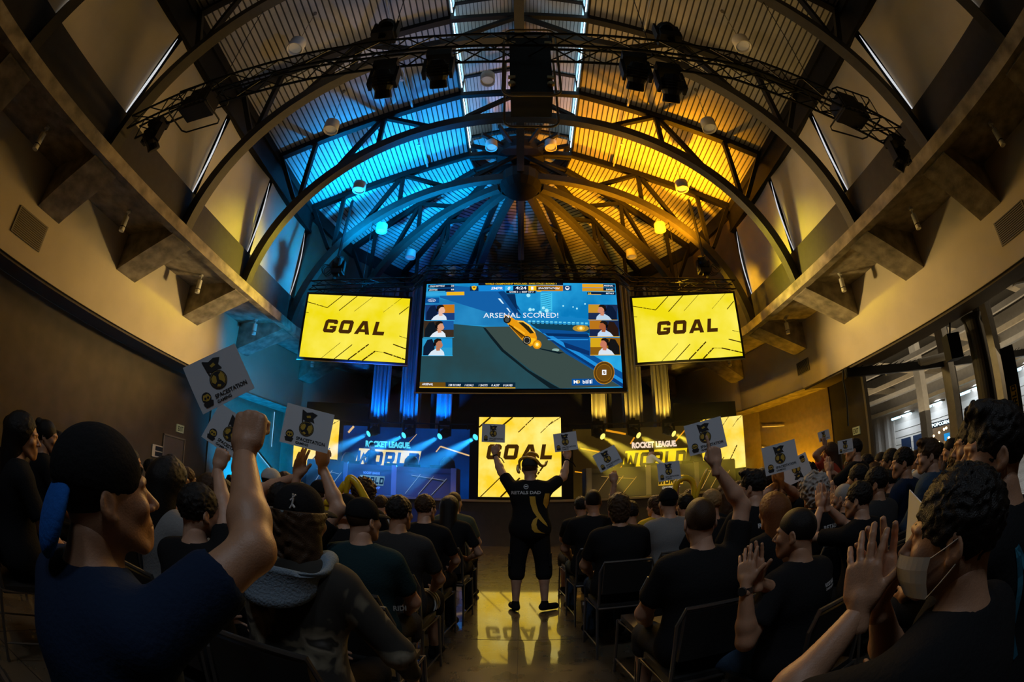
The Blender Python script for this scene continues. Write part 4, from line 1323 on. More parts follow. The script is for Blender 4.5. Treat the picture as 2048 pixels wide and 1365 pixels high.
# ---------------------------------------------------------------- player desks
def desk(s):
    nm = 'left' if s < 0 else 'right'
    t = thing('player_desk', 'long bowed %s player desk with WORLD championship front' % ('blue-lit left' if s < 0 else 'yellow-lit right'), 'desk', (s * 4.4, 14.0, ZS))
    X = [1.95, 3.72, 5.35, 6.98]; Yy = [14.25, 13.95, 14.05, 14.45]; zt = 2.18
    for i in range(3):
        a, b_ = Vector((s * X[i], Yy[i], ZS)), Vector((s * X[i + 1], Yy[i + 1], ZS))
        if s < 0:
            a, b_ = b_, a
        z2 = zt if i < 2 else zt + .06
        mb = MB(); panel_box(mb, a, b_, b_ + Vector((0, 0, z2 - ZS)), a + Vector((0, 0, z2 - ZS)), .06); mb.build('front_panel', M['desk'], t)
        n = (b_ - a).cross(Vector((0, 0, 1))).normalized()
        e = a if s > 0 else b_
        mb = MB(); mb.hexa([e + n * .01 + (b_ - a).normalized() * q + Vector((0, 0, z)) for z in (0.02, .93) for q in (0, .16 * (1 if s > 0 else -1))] and
                           [e + n * .0 + Vector((0, 0, .02)), e + (b_ - a).normalized() * (.16 * s) + Vector((0, 0, .02)), e + (b_ - a).normalized() * (.16 * s) + n * .025 + Vector((0, 0, .02)), e + n * .025 + Vector((0, 0, .02)),
                            e + n * .0 + Vector((0, 0, .93)), e + (b_ - a).normalized() * (.16 * s) + Vector((0, 0, .93)), e + (b_ - a).normalized() * (.16 * s) + n * .025 + Vector((0, 0, .93)), e + n * .025 + Vector((0, 0, .93))])
        mb.build('light_strip', M['desk_strip'], t)
        if i == 0 or i == 2:
            mb = MB(); L = (b_ - a).length; u = (b_ - a).normalized()
            for k in range(3):
                p0_ = a + u * L * (.15 + .22 * k) + Vector((0, 0, .08)); p1_ = p0_ + u * .45 + Vector((0, 0, .62 - .05 * k))
                mb.bar(p0_ + n * .008, p1_ + n * .008, .012, .02, up=n)
            mb.bar(a + u * L * .25 + Vector((0, 0, .66)) + n * .008, a + u * L * .8 + Vector((0, 0, .55)) + n * .008, .012, .03, up=n)
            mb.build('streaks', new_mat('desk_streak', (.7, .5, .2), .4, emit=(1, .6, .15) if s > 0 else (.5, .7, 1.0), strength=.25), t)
        if i == 1:
            m_ = (a + b_) / 2 + n * .008; u = (b_ - a).normalized()
            dim = .5 if s < 0 else .9
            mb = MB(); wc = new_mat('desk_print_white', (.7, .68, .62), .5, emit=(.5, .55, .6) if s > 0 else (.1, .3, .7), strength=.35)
            lettering(mb, 'ROCKET LEAGUE', m_ + Vector((0, 0, .62)), u, (0, 0, 1), .07, .55, .05, 0, 1.0, wc)
            lettering(mb, 'CHAMPIONSHIP', m_ + Vector((0, 0, .17)), u, (0, 0, 1), .075, .60, .05, 0, 1.0, wc)
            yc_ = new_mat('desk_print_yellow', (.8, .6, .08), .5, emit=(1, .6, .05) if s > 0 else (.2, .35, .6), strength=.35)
            q = lambda x, z, l=0: m_ + u * x + Vector((0, 0, z)) + n * l
            mb.add([q(-.42, .28), q(.40, .28), q(.44, .57), q(-.38, .57)], [(0, 1, 2, 3)], yc_)
            block_word(mb, 'WORLD', q(0, .425, .003), u, (0, 0, 1), .21, .17, .2, M['black'], sx=.68)
            mb.build('lettering', None, t)
    # worktop and open ends
    mb = MB()
    for i in range(3):
        p = [(s * X[i], Yy[i]), (s * X[i + 1], Yy[i + 1]), (s * X[i + 1], Yy[i + 1] + .75), (s * X[i], Yy[i] + .75)]
        if s < 0:
            p = p[::-1]
        mb.hexa([(x, y, 2.0) for x, y in p] + [(x, y, 2.04) for x, y in p])
    mb.build('worktop', M['desk'], t)
    for i in (0, 3):
        mb = MB(); mb.box((s * X[i], Yy[i] + .4, (ZS + 2.2) / 2), (.06, .75, 2.2 - ZS)); mb.build('end_panel', M['desk'], t)
    # monitors and equipment
    for j, x in enumerate((2.6, 3.3, 4.05, 5.3, 6.1)):
        m = thing('monitor', 'black monitor on the %s desk, %s from the centre aisle' % (nm, ['first', 'second', 'third', 'fourth', 'fifth'][j]), 'monitor', (s * x, 14.45, 2.04), 'monitors on the %s desk' % nm)
        mb = MB(); mb.box((s * x, 14.45, 2.04 + .15), (.40, .04, .20)); mb.build('shell', M['black'], m)
        mb = MB(); mb.box((s * x, 14.47, 2.07), (.05, .04, .08)); mb.box((s * x, 14.47, 2.047), (.2, .16, .014)); mb.build('stand', M['black'], m)
        mb = MB(); mb.quad((s * x + .18, 14.473, 2.11), (s * x - .18, 14.473, 2.11), (s * x - .18, 14.473, 2.27), (s * x + .18, 14.473, 2.27)); mb.build('display', scr('BFE0FF', 1.2), m)


desk(-1); desk(1)
for s, xs in ((-1, (5.75, 3.55, 2.35)), (1, (5.85,))):
    for j, x in enumerate(xs):
        p = Vector((s * x, 14.75, 2.06))
        t = thing('gaming_chair', 'empty black gaming chair behind the %s desk, %s' % ('left' if s < 0 else 'right', ['far end', 'beside the player', 'nearest the middle'][j]), 'chair', (p.x, p.y + .35, ZS))
        mb = MB(); c = Vector((p.x, 15.1, 0))
        mb.lathe([(.001, 2.62), (.12, 2.6), (.22, 2.48), (.27, 2.2), (.27, 1.85), (.2, 1.75), (.001, 1.75)], c, 16, Matrix.Scale(1, 3) if False else None); mb.v = [(x_, c.y + (y_ - c.y) * .35, z_) for x_, y_, z_ in mb.v]
        mb.build('backrest', new_mat('gaming_chair_leather', (.02, .02, .025), .3), t, smooth=True)
        mb = MB(); mb.box((c.x, c.y - .25, 1.74), (.5, .5, .1)); mb.build('seat', M['black'], t)
        mb = MB(); mb.tube((c.x, c.y - .22, ZS + .05), (c.x, c.y - .22, 1.7), .03); mb.build('column', M['black'], t)
        for k in range(5):
            a = 2 * PI * k / 5
            mb = MB(); mb.bar((c.x, c.y - .22, ZS + .08), (c.x + .28 * math.cos(a), c.y - .22 + .28 * math.sin(a), ZS + .05), .04, .03)
            mb.tube((c.x + .28 * math.cos(a), c.y - .22 + .28 * math.sin(a), ZS), (c.x + .28 * math.cos(a), c.y - .22 + .28 * math.sin(a), ZS + .05), .025, 8); mb.build('leg', M['black'], t)

# beams: small spotlights on the top rail of the LED wall, real haze over the stage
hz = bpy.data.materials.new('stage_haze'); hz.use_nodes = True
nt = hz.node_tree; nt.nodes.clear()
vo = nt.nodes.new('ShaderNodeVolumeScatter'); vo.inputs['Density'].default_value = .03; vo.inputs['Anisotropy'].default_value = .5
ou = nt.nodes.new('ShaderNodeOutputMaterial'); nt.links.new(vo.outputs[0], ou.inputs['Volume'])
mb = MB(); mb.box((0, 14.4, 2.75), (14, 3.0, 2.9))
HAZE = mb.build('stage_haze', hz)
HAZE['kind'] = 'stuff'; HAZE['label'] = 'thin haze over the stage showing the light beams'; HAZE['category'] = 'haze'
t = thing('light_rail', 'thin black pipe carrying the small spotlights above the LED walls', 'pipe', (0, 15.6, 3.75))
for s in (-1, 1):
    mb = MB(); mb.tube((s * 1.3, 15.7, 3.78), (s * 6.4, 15.7, 3.78), .025, 8); mb.build('pipe', M['black'], t)
    for x in (1.8, 4.0, 6.2):
        mb = MB(); mb.tube((s * x, 15.75, 3.6), (s * x, 15.75, 3.8), .02, 6); mb.build('bracket', M['black'], t)
where = ['innermost', 'second from the middle', 'third from the middle', 'outermost']
for s in (-1, 1):
    for j, x in enumerate((1.35, 2.53, 3.75, 5.0)):
        col = (.02, .35, 1.0) if s < 0 else (1.0, .72, .06)
        p = Vector((s * x, 15.45, 3.6))
        tgt = Vector((s * x + (-1.6 if s < 0 else 1.6), 13.4, 1.9)) if s > 0 else Vector((s * x - 1.7, 13.4, 1.95))
        ml = scr('4AD0FF' if s < 0 else 'FFE46A', 1.6)
        _t, c = moving_head(p, tgt, '%s spotlight beaming over the %s desk, %s' % ('blue' if s < 0 else 'yellow', 'left' if s < 0 else 'right', where[j]), 'beam lights above the LED walls', True, ml)
        d = (tgt - c).normalized()
        spot('beam', c + d * .30, tgt, col, 15000 if s < 0 else 6500, 17, .35, .06)
# washes on the curved end wall behind both stage ends
for s in (-1, 1):
    spot('wall_uplight', (s * 9.15, 14.6, .4), (s * 9.9, 15.2, 2.4), (.0, .35, 1) if s < 0 else (1.0, .45, .01), 900 if s < 0 else 600, 125, .8)
    t = thing('glow_painted_line', 'thin %s glow-painted print lines on the curved wall at the %s stage end' % (('pale blue', 'left') if s < 0 else ('amber', 'right')), 'glow-painted print', (s * 9.9, 15, 1))
    a0, a1 = 0, PI / NA
    Pp = lambda u, z: Vector((s * ((10.36) * ((1 - u) * math.cos(a0) + u * math.cos(a1))), HUBY + 10.36 * (u * math.sin(a1)), z))
    mt = scr('8AD0FF' if s < 0 else 'FFC040', .9)  # reflections on the printed wall lines, put into their colour as glow
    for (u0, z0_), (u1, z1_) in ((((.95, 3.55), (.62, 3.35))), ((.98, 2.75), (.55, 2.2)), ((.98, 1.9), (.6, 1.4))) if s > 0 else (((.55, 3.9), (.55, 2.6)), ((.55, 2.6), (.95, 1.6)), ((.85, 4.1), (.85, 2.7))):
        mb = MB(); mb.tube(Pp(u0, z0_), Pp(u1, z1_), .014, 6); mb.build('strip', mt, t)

# ---------------------------------------------------------------- concourse seen through the opening on the right
M['shutter'] = new_mat('white_shutter', (.62, .60, .55), .55)
M['plaster'] = new_mat('concourse_plaster', (.5, .47, .42), .7, noise=.08)
M['beam'] = new_mat('concourse_beam', (.45, .38, .27), .7, noise=.1)
M['darkceil'] = new_mat('concourse_ceiling', (.05, .045, .035), .9)
XF = 22.2
mb = MB(); mb.box((16.6, 12, 6.6), (12.1, 31, .1)); struct(mb.build('ceiling_concourse', M['darkceil']))
mb = MB(); mb.box((XF + .1, 12, 3.3), (.2, 31, 6.6)); struct(mb.build('wall_concourse', M['plaster']))
mb = MB(); mb.box((16.6, 27.6, 3.3), (12.1, .2, 6.6)); struct(mb.build('wall_concourse_end', M['plaster']))
# roof beams of the concourse
for i, (y, z) in enumerate(((2.5, 5.5), (7.0, 5.5), (11.5, 5.5), (16.0, 5.4), (20.5, 5.4))):
    mb = MB(); mb.bar((11.0, y, z + .5), (XF, y + .4, z - .1), .3, .34)
    tag(mb.build('concourse_beam', M['beam']), 'tan ceiling beam across the concourse, %s from the camera' % ['nearest', 'second', 'third', 'fourth', 'fifth'][i], 'beam', 'tan ceiling beams of the concourse')
    mb = MB(); mb.bar((12.2, y, z - .3), (14.6, y + 1.7, z + .9), .16, .22)
    tag(mb.build('concourse_brace', M['beam']), 'slanting tan brace under the concourse ceiling, %s from the camera' % ['nearest', 'second', 'third', 'fourth', 'fifth'][i], 'brace', 'slanting braces in the concourse')
for i, (x, z) in enumerate(((15.6, 5.2), (17.8, 4.95), (19.8, 4.7), (21.4, 4.15))):
    mb = MB(); mb.box((x, 13, z), (.22 if i < 2 else .5, 26, .2))
    struct(mb.build('trim_%d' % (20 + i), M['beam'] if i % 2 else M['plaster']))
# white pipes / ducts
for i, (a, b_, r) in enumerate((((11.2, 10.8, 4.05), (13.6, 9.6, 4.15), .13), ((11.6, 6.2, 4.95), (13.9, 5.2, 4.95), .15), ((13.9, 5.2, 4.95), (14.3, 5.1, 4.3), .06))):
    mb = MB(); mb.tube(a, b_, r, 14)
    for u in (.35, .5):
        p = Vector(a).lerp(Vector(b_), u); q = Vector(a).lerp(Vector(b_), u + .03); mb.tube(p, q, r * 1.12, 14)
    tag(mb.build('duct', M['white']), ['white spiral duct low over the dark wall edge', 'white duct high behind the round column', 'short white drop pipe off the high duct'][i], 'duct')
# columns
cols = [((1937, 680), (1985, 900), 12.6, .26, 'dark', 'thick dark round concrete column just past the opening', 0),
        ((1893, 745), (1917, 900), 17.0, .19, 'lt', 'pale square column right of the popcorn stand', 1), ((1840, 815), (1857, 900), 21.5, .20, 'lt', 'pale square column left of the popcorn stand', 1),
        ((1995, 720), (2010, 850), 15.0, .20, 'lt', 'pale square column beside the black banner', 1), ((1918, 780), (1926, 900), 19.5, .11, 'dark', 'slim black post between two pale columns', 1),
        ((1981, 730), (1995, 860), 14.0, .09, 'dark', 'slim dark post hugging the pale column by the banner', 1)]
for (a, b_, rho, r, kd, lb, sq) in cols:
    p = atR(b_[0], b_[1], rho)
    m_ = M['darkwall'] if kd == 'dark' else M['plaster']
    mb = MB()
    if sq:
        mb.box((p.x, p.y, 3.1), (2 * r, 2 * r, 6.2)); mb.box((p.x, p.y, .15), (2.4 * r, 2.4 * r, .3))
    else:
        mb.lathe([(r * 1.15, 0), (r * 1.15, .2), (r, .22), (r, 4.05), (r * 1.3, 4.2)], (p.x, p.y, 0), 20)
    tag(mb.build('concourse_column', m_), lb, 'column')
# black drape rail going out from the wall corner
t = thing('drape_rail', 'long black pipe and drape rail reaching out over the concourse opening', 'rail', (10.0, 10.4, 3.98))
a, b_ = Vector((9.2, 10.62, 4.02)), Vector((20.5, 9.05, 3.98))
mb = MB(); mb.bar(a, b_, .14, .26); mb.build('rail', M['black'], t)
mb = MB()
for i in range(40):
    u = i / 40
    mb.tube(a.lerp(b_, u) + Vector((0, 0, .13)), a.lerp(b_, u + .02) + Vector((0, 0, .17 + .03 * (i % 3))), .012, 5)
mb.path([a + Vector((-.1, 0, .1)), a + Vector((-.16, 0, -.2)), a + Vector((-.05, .1, -.7)), a + Vector((-.12, .1, -1.5))], .03, 6)
mb.build('cable', M['black'], t)
# hanging black speaker box, black banner with WORLD
p = atR(1905, 695, 12.2)
t = thing('wall_speaker', 'black speaker box hung left of the round column', 'speaker', p)
mb = MB(); mb.box(p, (.42, .36, .6), rz=-.4); mb.build('cabinet', M['black'], t)
mb = MB(); mb.tube(p + Vector((0, 0, .3)), p + Vector((.15, 0, .6)), .03, 6); mb.build('bracket', M['black'], t)
p = atR(2030, 800, 13.0)
t = thing('banner', 'tall black banner reading WORLD sideways at the right edge', 'banner', p)
d = Vector((p.x, p.y, 0)).normalized(); U = Vector((d.y, -d.x, 0)); V = Vector((0, 0, 1))
mb = MB(); c = p; mb.hexa([c - U * .22 + Vector((0, 0, -1.0)), c + U * .22 + Vector((0, 0, -1.0)), c + U * .22 + d * .02 + Vector((0, 0, -1.0)), c - U * .22 + d * .02 + Vector((0, 0, -1.0)),
                           c - U * .22 + Vector((0, 0, 1.3)), c + U * .22 + Vector((0, 0, 1.3)), c + U * .22 + d * .02 + Vector((0, 0, 1.3)), c - U * .22 + d * .02 + Vector((0, 0, 1.3))]); mb.build('cloth', M['black'], t)
mb = MB(); mb.add([c - d * .006 + U * x + V * z for x, z in ((-.10, -.45), (.10, -.45), (.10, .35), (-.10, .35))], [(0, 1, 2, 3)], new_mat('banner_yellow', (.8, .5, .05), .6))
block_word(mb, 'WORLD', c - d * .010 + V * -.05, V, -U, .14, 0, .2, M['black'], sx=.98)
mb.build('lettering', None, t)
# shutters with lamp strips over them, popcorn kiosk
for i, (ya, yb) in enumerate(((8.6, 12.0), (12.6, 15.5), (16.1, 18.3), (18.7, 21.2))):
    t = thing('roller_shutter', 'white ribbed roller shutter on the far concourse wall, %s' % ['rightmost, beyond the banner', 'right of the popcorn stand', 'behind the popcorn stand', 'left, with two dark posters'][i], 'shutter', (XF, (ya + yb) / 2, 0), 'roller shutters of the concourse')
    mb = MB(); zz = .0
    while zz < 3.2:
        mb.box((XF - .06, (ya + yb) / 2, zz + .20), (.08, yb - ya, .38)); zz += .42
    mb.build('slats', M['shutter'], t)
    mb = MB(); mb.box((XF - .05, ya - .1, 1.9), (.2, .2, 3.4)); mb.box((XF - .05, yb + .1, 1.9), (.2, .2, 3.4)); mb.build('jamb', M['plaster'], t)
    t = thing('strip_light', 'cool white strip light over the %s shutter' % ['rightmost', 'second from right', 'popcorn', 'left'][i], 'light', (XF - .6, (ya + yb) / 2, 3.65), 'strip lights over the shutters')
    mb = MB(); mb.box((XF - .5, (ya + yb) / 2, 3.74), (.3, (yb - ya) * .8, .10)); mb.box((XF - .2, (ya + yb) / 2, 3.76), (.42, .08, .06)); mb.build('housing', M['vent'], t)
    for k in (0, 1):
        mb = MB(); yy = ya + (yb - ya) * (.3 + .4 * k); mb.tube((XF - .62, yy - (yb - ya) * .16, 3.66), (XF - .62, yy + (yb - ya) * .16, 3.66), .07, 8); mb.build('tube', emat('cool_tube', (.45, .80, 1.0), 3.0), t)
    area('concourse_light', (XF - 1.0, (ya + yb) / 2, 3.62), (XF - .1, (ya + yb) / 2, .5), (.80, .88, 1.0), 60, .4, yb - ya)
area('concourse_light', (17, 13, 3.0), (17, 13, 6), (1.0, .78, .48), 200, 5, 14)
area('concourse_light', (17, 13, 6.3), (17, 13, 0), (1.0, .85, .62), 200, 6, 14)
for i, y in enumerate((19.1, 20.2)):
    mb = MB(); mb.box((XF - .125, y, 1.55), (.05, .85, 1.7)); tag(mb.build('poster', new_mat('poster_navy', (.015, .03, .07), .4)), 'dark navy poster panel on the left shutter, %s of two' % ('right' if i == 0 else 'left'), 'poster')
pk = Vector((21.2, 16.5, 0))
t = thing('popcorn_stand', 'lit popcorn kiosk with POPCORN sign', 'food stand', (pk.x, pk.y, 0))
d = Vector((pk.x, pk.y, 0)).normalized(); U = Vector((d.y, -d.x, 0)); V = Vector((0, 0, 1)); c = Vector((pk.x, pk.y, 0))


KS = .72


def obox(mb, u, v, z, w, dp, h, mat=None):
    u, w = u * KS, w * KS
    R = Matrix((U, d, V)).transposed()
    mb.box(c + U * u + d * v + V * z, (w, dp, h), M=R, mat=mat)


mb = MB(); obox(mb, 0, 0, .55, 2.2, .7, 1.1); mb.build('counter', M['darkwall'], t)
mb = MB(); obox(mb, 0, 0, 1.13, 2.3, .8, .06); mb.build('counter_top', M['offwhite'], t)
mb = MB(); obox(mb, 0, .5, 1.9, 2.2, .05, 1.5); mb.build('back_panel', new_mat('kiosk_back', (.22, .16, .10), .6), t)
mb = MB(); obox(mb, .1, -.1, 2.55, 2.0, .5, .28); mb.build('sign_box', new_mat('kiosk_sign', (.02, .03, .05), .4), t)
mb = MB(); lettering(mb, 'POPCORN', c + U * .07 + d * -.36 + V * 2.47, U, V, .17, 1.1, .05); mb.build('lettering', emat('sign_letters', (.75, .95, 1.0), 1.6), t)
mb = MB()
for k in range(7):
    obox(mb, -.9 + k * .3, .3, 1.35 + .12 * (k % 3), .16, .2, .35)
mb.build('bottles', new_mat('kiosk_bottles', (.5, .3, .12), .4), t)
mb = MB()
for k, (u, z) in enumerate(((-.6, 2.15), (-.1, 2.25), (.35, 2.35), (.55, 2.38), (-.75, 1.6), (-.2, 1.75), (.7, 1.85))):
    q = c + U * u * KS + V * (z - .12); mb.lathe([(.001, -.07), (.05, -.05), (.07, 0), (.05, .05), (.001, .07)], q, 10)
mb.build('bulb', emat('kiosk_bulb', (1.0, .72, .35), 6.0), t)
mb = MB(); obox(mb, .55, .3, 1.75, .5, .1, .5); mb.build('menu_screen', scr('2A9AE0', .9), t)
spot('kiosk_glow', c + V * 2.6 - d * .2, c + V * 1.0, (1, .75, .4), 40, 120)
area('opening_spill', (12.5, 6.5, 3.9), (9.5, 6.8, .5), (1.0, .74, .42), 14, 1.5, 4)

q = Vector((20.6, 18.9, 0))
t = thing('white_tub', 'white tub with a scooped top in front of the dark posters', 'tub', q)
mb = MB(); mb.lathe([(.001, .02), (.24, .02), (.30, 1.75), (.27, 1.72), (.22, 1.3), (.001, 1.25)], q, 20); mb.build('shell', M['white'], t, smooth=True)
for i, y in enumerate((21.9, 22.9, 24.0)):
    mb = MB(); mb.box((XF - .12, y, 2.0), (.24, .32, 4.0)); tag(mb.build('pilaster', M['plaster']), 'pale flat pilaster on the concourse wall, %s from the dark wall edge' % ['third', 'second', 'first'][i], 'pilaster')

# ---------------------------------------------------------------- body engine: signed distance shapes polygonised with surface nets
class Field:
    def __init__(s, lo, hi, h):
        s.lo = np.array(lo, float); s.h = h
        s.n = np.ceil((np.array(hi, float) - s.lo) / h).astype(int) + 1
        s.F = np.full(tuple(s.n), 1.0, np.float32)

    def _sub(s, lo, hi):
        a = np.maximum(np.floor((np.array(lo) - s.lo) / s.h).astype(int), 0)
        b = np.minimum(np.ceil((np.array(hi) - s.lo) / s.h).astype(int) + 1, s.n)
        if np.any(b <= a):
            return None, None
        g = [s.lo[i] + s.h * np.arange(a[i], b[i], dtype=np.float32) for i in range(3)]
        X, Y, Z = np.meshgrid(*g, indexing='ij', sparse=True)
        return (slice(a[0], b[0]), slice(a[1], b[1]), slice(a[2], b[2])), (X, Y, Z)

    def _mix(s, sl, d, k, sub):
        f = s.F[sl]
        if sub:
            hh = np.maximum(k - np.abs(-d - f), 0) / k
            s.F[sl] = np.maximum(f, -d) + hh * hh * k / 4
        else:
            hh = np.maximum(k - np.abs(d - f), 0) / k
            s.F[sl] = np.minimum(f, d) - hh * hh * k / 4

    def cap(s, a, b, ra, rb=None, k=.02, sub=False):
        rb = ra if rb is None else rb
        a = np.array(a, np.float32); b = np.array(b, np.float32); m = max(ra, rb) + k + 2 * s.h
        sl, G = s._sub(np.minimum(a, b) - m, np.maximum(a, b) + m)
        if sl is None:
            return s
        X, Y, Z = G; ba = b - a; L2 = float(ba.dot(ba)) + 1e-9
        t = np.clip(((X - a[0]) * ba[0] + (Y - a[1]) * ba[1] + (Z - a[2]) * ba[2]) / L2, 0, 1)
        d = np.sqrt((X - a[0] - t * ba[0]) ** 2 + (Y - a[1] - t * ba[1]) ** 2 + (Z - a[2] - t * ba[2]) ** 2) - (ra + (rb - ra) * t)
        s._mix(sl, d, k, sub); return s

    def ell(s, c, r, k=.02, R=None, sub=False, noise=None):
        c = np.array(c, np.float32); r = np.array(r, np.float32); m = float(max(r)) + k + 2 * s.h
        sl, G = s._sub(c - m, c + m)
        if sl is None:
            return s
        X, Y, Z = G; x, y, z = X - c[0], Y - c[1], Z - c[2]
        if R is not None:
            R = np.array(R)
            x, y, z = [R[0][i] * x + R[1][i] * y + R[2][i] * z for i in range(3)]
        q = np.sqrt((x / r[0]) ** 2 + (y / r[1]) ** 2 + (z / r[2]) ** 2)
        q2 = np.sqrt((x / r[0] ** 2) ** 2 + (y / r[1] ** 2) ** 2 + (z / r[2] ** 2) ** 2) + 1e-6
        d = q * (q - 1) / q2
        if noise:
            amp, fr = noise
            u = X * fr + 1.4 * np.sin(Y * fr * .6 + Z * fr * .43); v = Y * fr * .9 + 1.2 * np.sin(Z * fr * .7 + X * fr * .31); w = Z * fr * 1.1 + 1.3 * np.sin(X * fr * .5 + 1)
            d = d + amp * (np.sin(u) * np.sin(v + 1) * np.sin(w) * 1.2 + .45 * np.sin(1.7 * u + v) * np.sin(1.3 * w + 2))
        s._mix(sl, d.astype(np.float32), k, sub); return s

    def halfspace(s, p, n):
        """remove everything on the side n points to"""
        n = np.array(n, float); n /= np.linalg.norm(n)
        X, Y, Z = np.meshgrid(*[s.lo[i] + s.h * np.arange(s.n[i]) for i in range(3)], indexing='ij', sparse=True)
        d = (X - p[0]) * n[0] + (Y - p[1]) * n[1] + (Z - p[2]) * n[2]
        s.F = np.maximum(s.F, d.astype(np.float32)); return s

    def mesh(s):
        F = s.F; nx, ny, nz = F.shape
        I = F < 0
        c = [I[i:nx - 1 + i, j:ny - 1 + j, k:nz - 1 + k] for i in (0, 1) for j in (0, 1) for k in (0, 1)]
        cnt = sum(x.astype(np.int8) for x in c)
        act = (cnt > 0) & (cnt < 8)
        ix = np.argwhere(act)
        if len(ix) == 0:
            return [], []
        idm = np.full(act.shape, -1, np.int32); idm[act] = np.arange(len(ix))
        acc = np.zeros((len(ix), 3)); num = np.zeros(len(ix))
        off = [(i, j, k) for i in (0, 1) for j in (0, 1) for k in (0, 1)]
        val = {o: F[ix[:, 0] + o[0], ix[:, 1] + o[1], ix[:, 2] + o[2]] for o in off}
        for a in off:
            for ax in range(3):
                if a[ax] == 0:
                    b = list(a); b[ax] = 1; b = tuple(b)
                    fa, fb = val[a], val[b]; cr = (fa < 0) != (fb < 0)
                    t = np.where(cr, fa / np.where(cr, fa - fb, 1), 0)
                    p = np.tile(np.array(a, float), (len(ix), 1)); p[:, ax] = t
                    acc[cr] += p[cr]; num[cr] += 1
        V = (ix + acc / num[:, None]) * s.h + s.lo
        Q = []
        for ax in range(3):
            sl0 = [slice(1, -1)] * 3; sl1 = [slice(1, -1)] * 3
            sl0[ax] = slice(0, -1); sl1[ax] = slice(1, None)
            A, B = I[tuple(sl0)], I[tuple(sl1)]
            e = np.argwhere(A != B)
            if len(e) == 0:
                continue
            ins = A[tuple(e.T)]
            base = e + 1; base[:, ax] -= 1
            u, v = (ax + 1) % 3, (ax + 2) % 3
            quad = []
            for du, dv in ((-1, -1), (0, -1), (0, 0), (-1, 0)):
                q = base.copy(); q[:, u] += du; q[:, v] += dv
                quad.append(idm[q[:, 0], q[:, 1], q[:, 2]])
            quad = np.stack(quad, 1)
            quad[~ins] = quad[~ins][:, ::-1]
            Q.append(quad)
        Q = np.concatenate(Q); Q = Q[(Q >= 0).all(1)]
        return V, Q


def np_mesh(name, pieces):
    """pieces: list of (V, Q, 4x4 Matrix or None) -> mesh"""
    vs, qs, k = [], [], 0
    for V, Q, Mx in pieces:
        if len(V) == 0:
            continue
        V = np.asarray(V, float)
        flip = False
        if Mx is not None:
            Mn = np.array(Mx); V = V @ Mn[:3, :3].T + Mn[:3, 3]; flip = np.linalg.det(Mn[:3, :3]) < 0
        Q = np.asarray(Q)
        vs.append(V); qs.append((Q[:, ::-1] if flip else Q) + k); k += len(V)
    V = np.concatenate(vs); Q = np.concatenate(qs)
    me = bpy.data.meshes.new(name)
    me.vertices.add(len(V)); me.vertices.foreach_set('co', V.astype(np.float32).ravel())
    me.loops.add(len(Q) * 4); me.loops.foreach_set('vertex_index', Q.astype(np.int32).ravel())
    me.polygons.add(len(Q)); me.polygons.foreach_set('loop_start', np.arange(0, len(Q) * 4, 4, dtype=np.int32))
    try:
        me.polygons.foreach_set('loop_total', np.full(len(Q), 4, np.int32))
    except Exception:
        pass
    me.update(calc_edges=True); me.validate()
    me.polygons.foreach_set('use_smooth', np.ones(len(Q), bool))
    return me


_cache = {}


def hand(pose, h):
    """right hand; wrist at 0, fingers along +Z, back of the hand +Y, thumb towards +X"""
    k = ('hand', pose, h)
    if k in _cache:
        return _cache[k]
    f = Field((-.075, -.11, -.05), (.09, .06, .22), h)
    f.cap((0, 0, -.035), (0, 0, .02), .027, .026, .02)
    f.ell((.0, .0, .055), (.041, .016, .052), .02)
    f.cap((-.026, .0, .03), (-.030, .0, .085), .014, .012, .015); f.cap((.026, 0, .03), (.03, 0, .085), .014, .012, .015)
    xs = (.031, .0105, -.0105, -.030); ln = (.072, .080, .074, .058); r0 = (.0092, .0096, .0090, .0080); base = (.090, .095, .092, .083)
    if pose == 'open':
        cur = (4, 3, 5, 8); spr = (.12, .03, -.06, -.17)
    elif pose == 'spread':
        cur = (6, 4, 10, 14); spr = (.20, .05, -.12, -.32)
    elif pose == 'fist':
        cur = (78, 82, 84, 84); spr = (.02, 0, -.02, -.05)
    elif pose == 'pinch':
        cur = (38, 46, 58, 66); spr = (.05, 0, -.04, -.1)
    elif pose == 'point':
        cur = (4, 80, 84, 84); spr = (.04, 0, -.02, -.05)
    else:
        cur = (18, 22, 26, 30); spr = (.08, .02, -.05, -.14)
    for x, L, r, zb, c, sp in zip(xs, ln, r0, base, cur, spr):
        p = Vector((x, .002, zb)); ang = 0; prev = Vector((x * .8, 0, zb - .03))
        f.cap(prev, p, r * 1.15, r * 1.1, .008)
        for seg, fr in ((0, .45), (1, .31), (2, .24)):
            ang += math.radians(c if seg < 2 else c * .75)
            d = Vector((math.sin(sp), -math.sin(ang), math.cos(ang) * math.cos(sp))).normalized()
            q = p + d * L * fr
            f.cap(p, q, r * (1 - .06 * seg), r * (.95 - .07 * seg), .0035); p = q
    if pose in ('fist', 'point'):
        f.cap((.022, -.005, .02), (.038, -.028, .05), .015, .012, .012); f.cap((.038, -.028, .05), (.012, -.050, .078), .0115, .010, .006)
    elif pose == 'pinch':
        f.cap((.022, -.005, .02), (.046, -.02, .055), .015, .012, .012); f.cap((.046, -.02, .055), (.034, -.045, .095), .0115, .010, .006)
    else:
        a = .055 if pose != 'spread' else .07
        f.cap((.020, -.004, .015), (.043, -.010, .045), .016, .013, .014); f.cap((.043, -.010, .045), (a + .012, -.014, .085 if pose != 'spread' else .078), .0115, .0095, .006)
    _cache[k] = f.mesh(); return _cache[k]


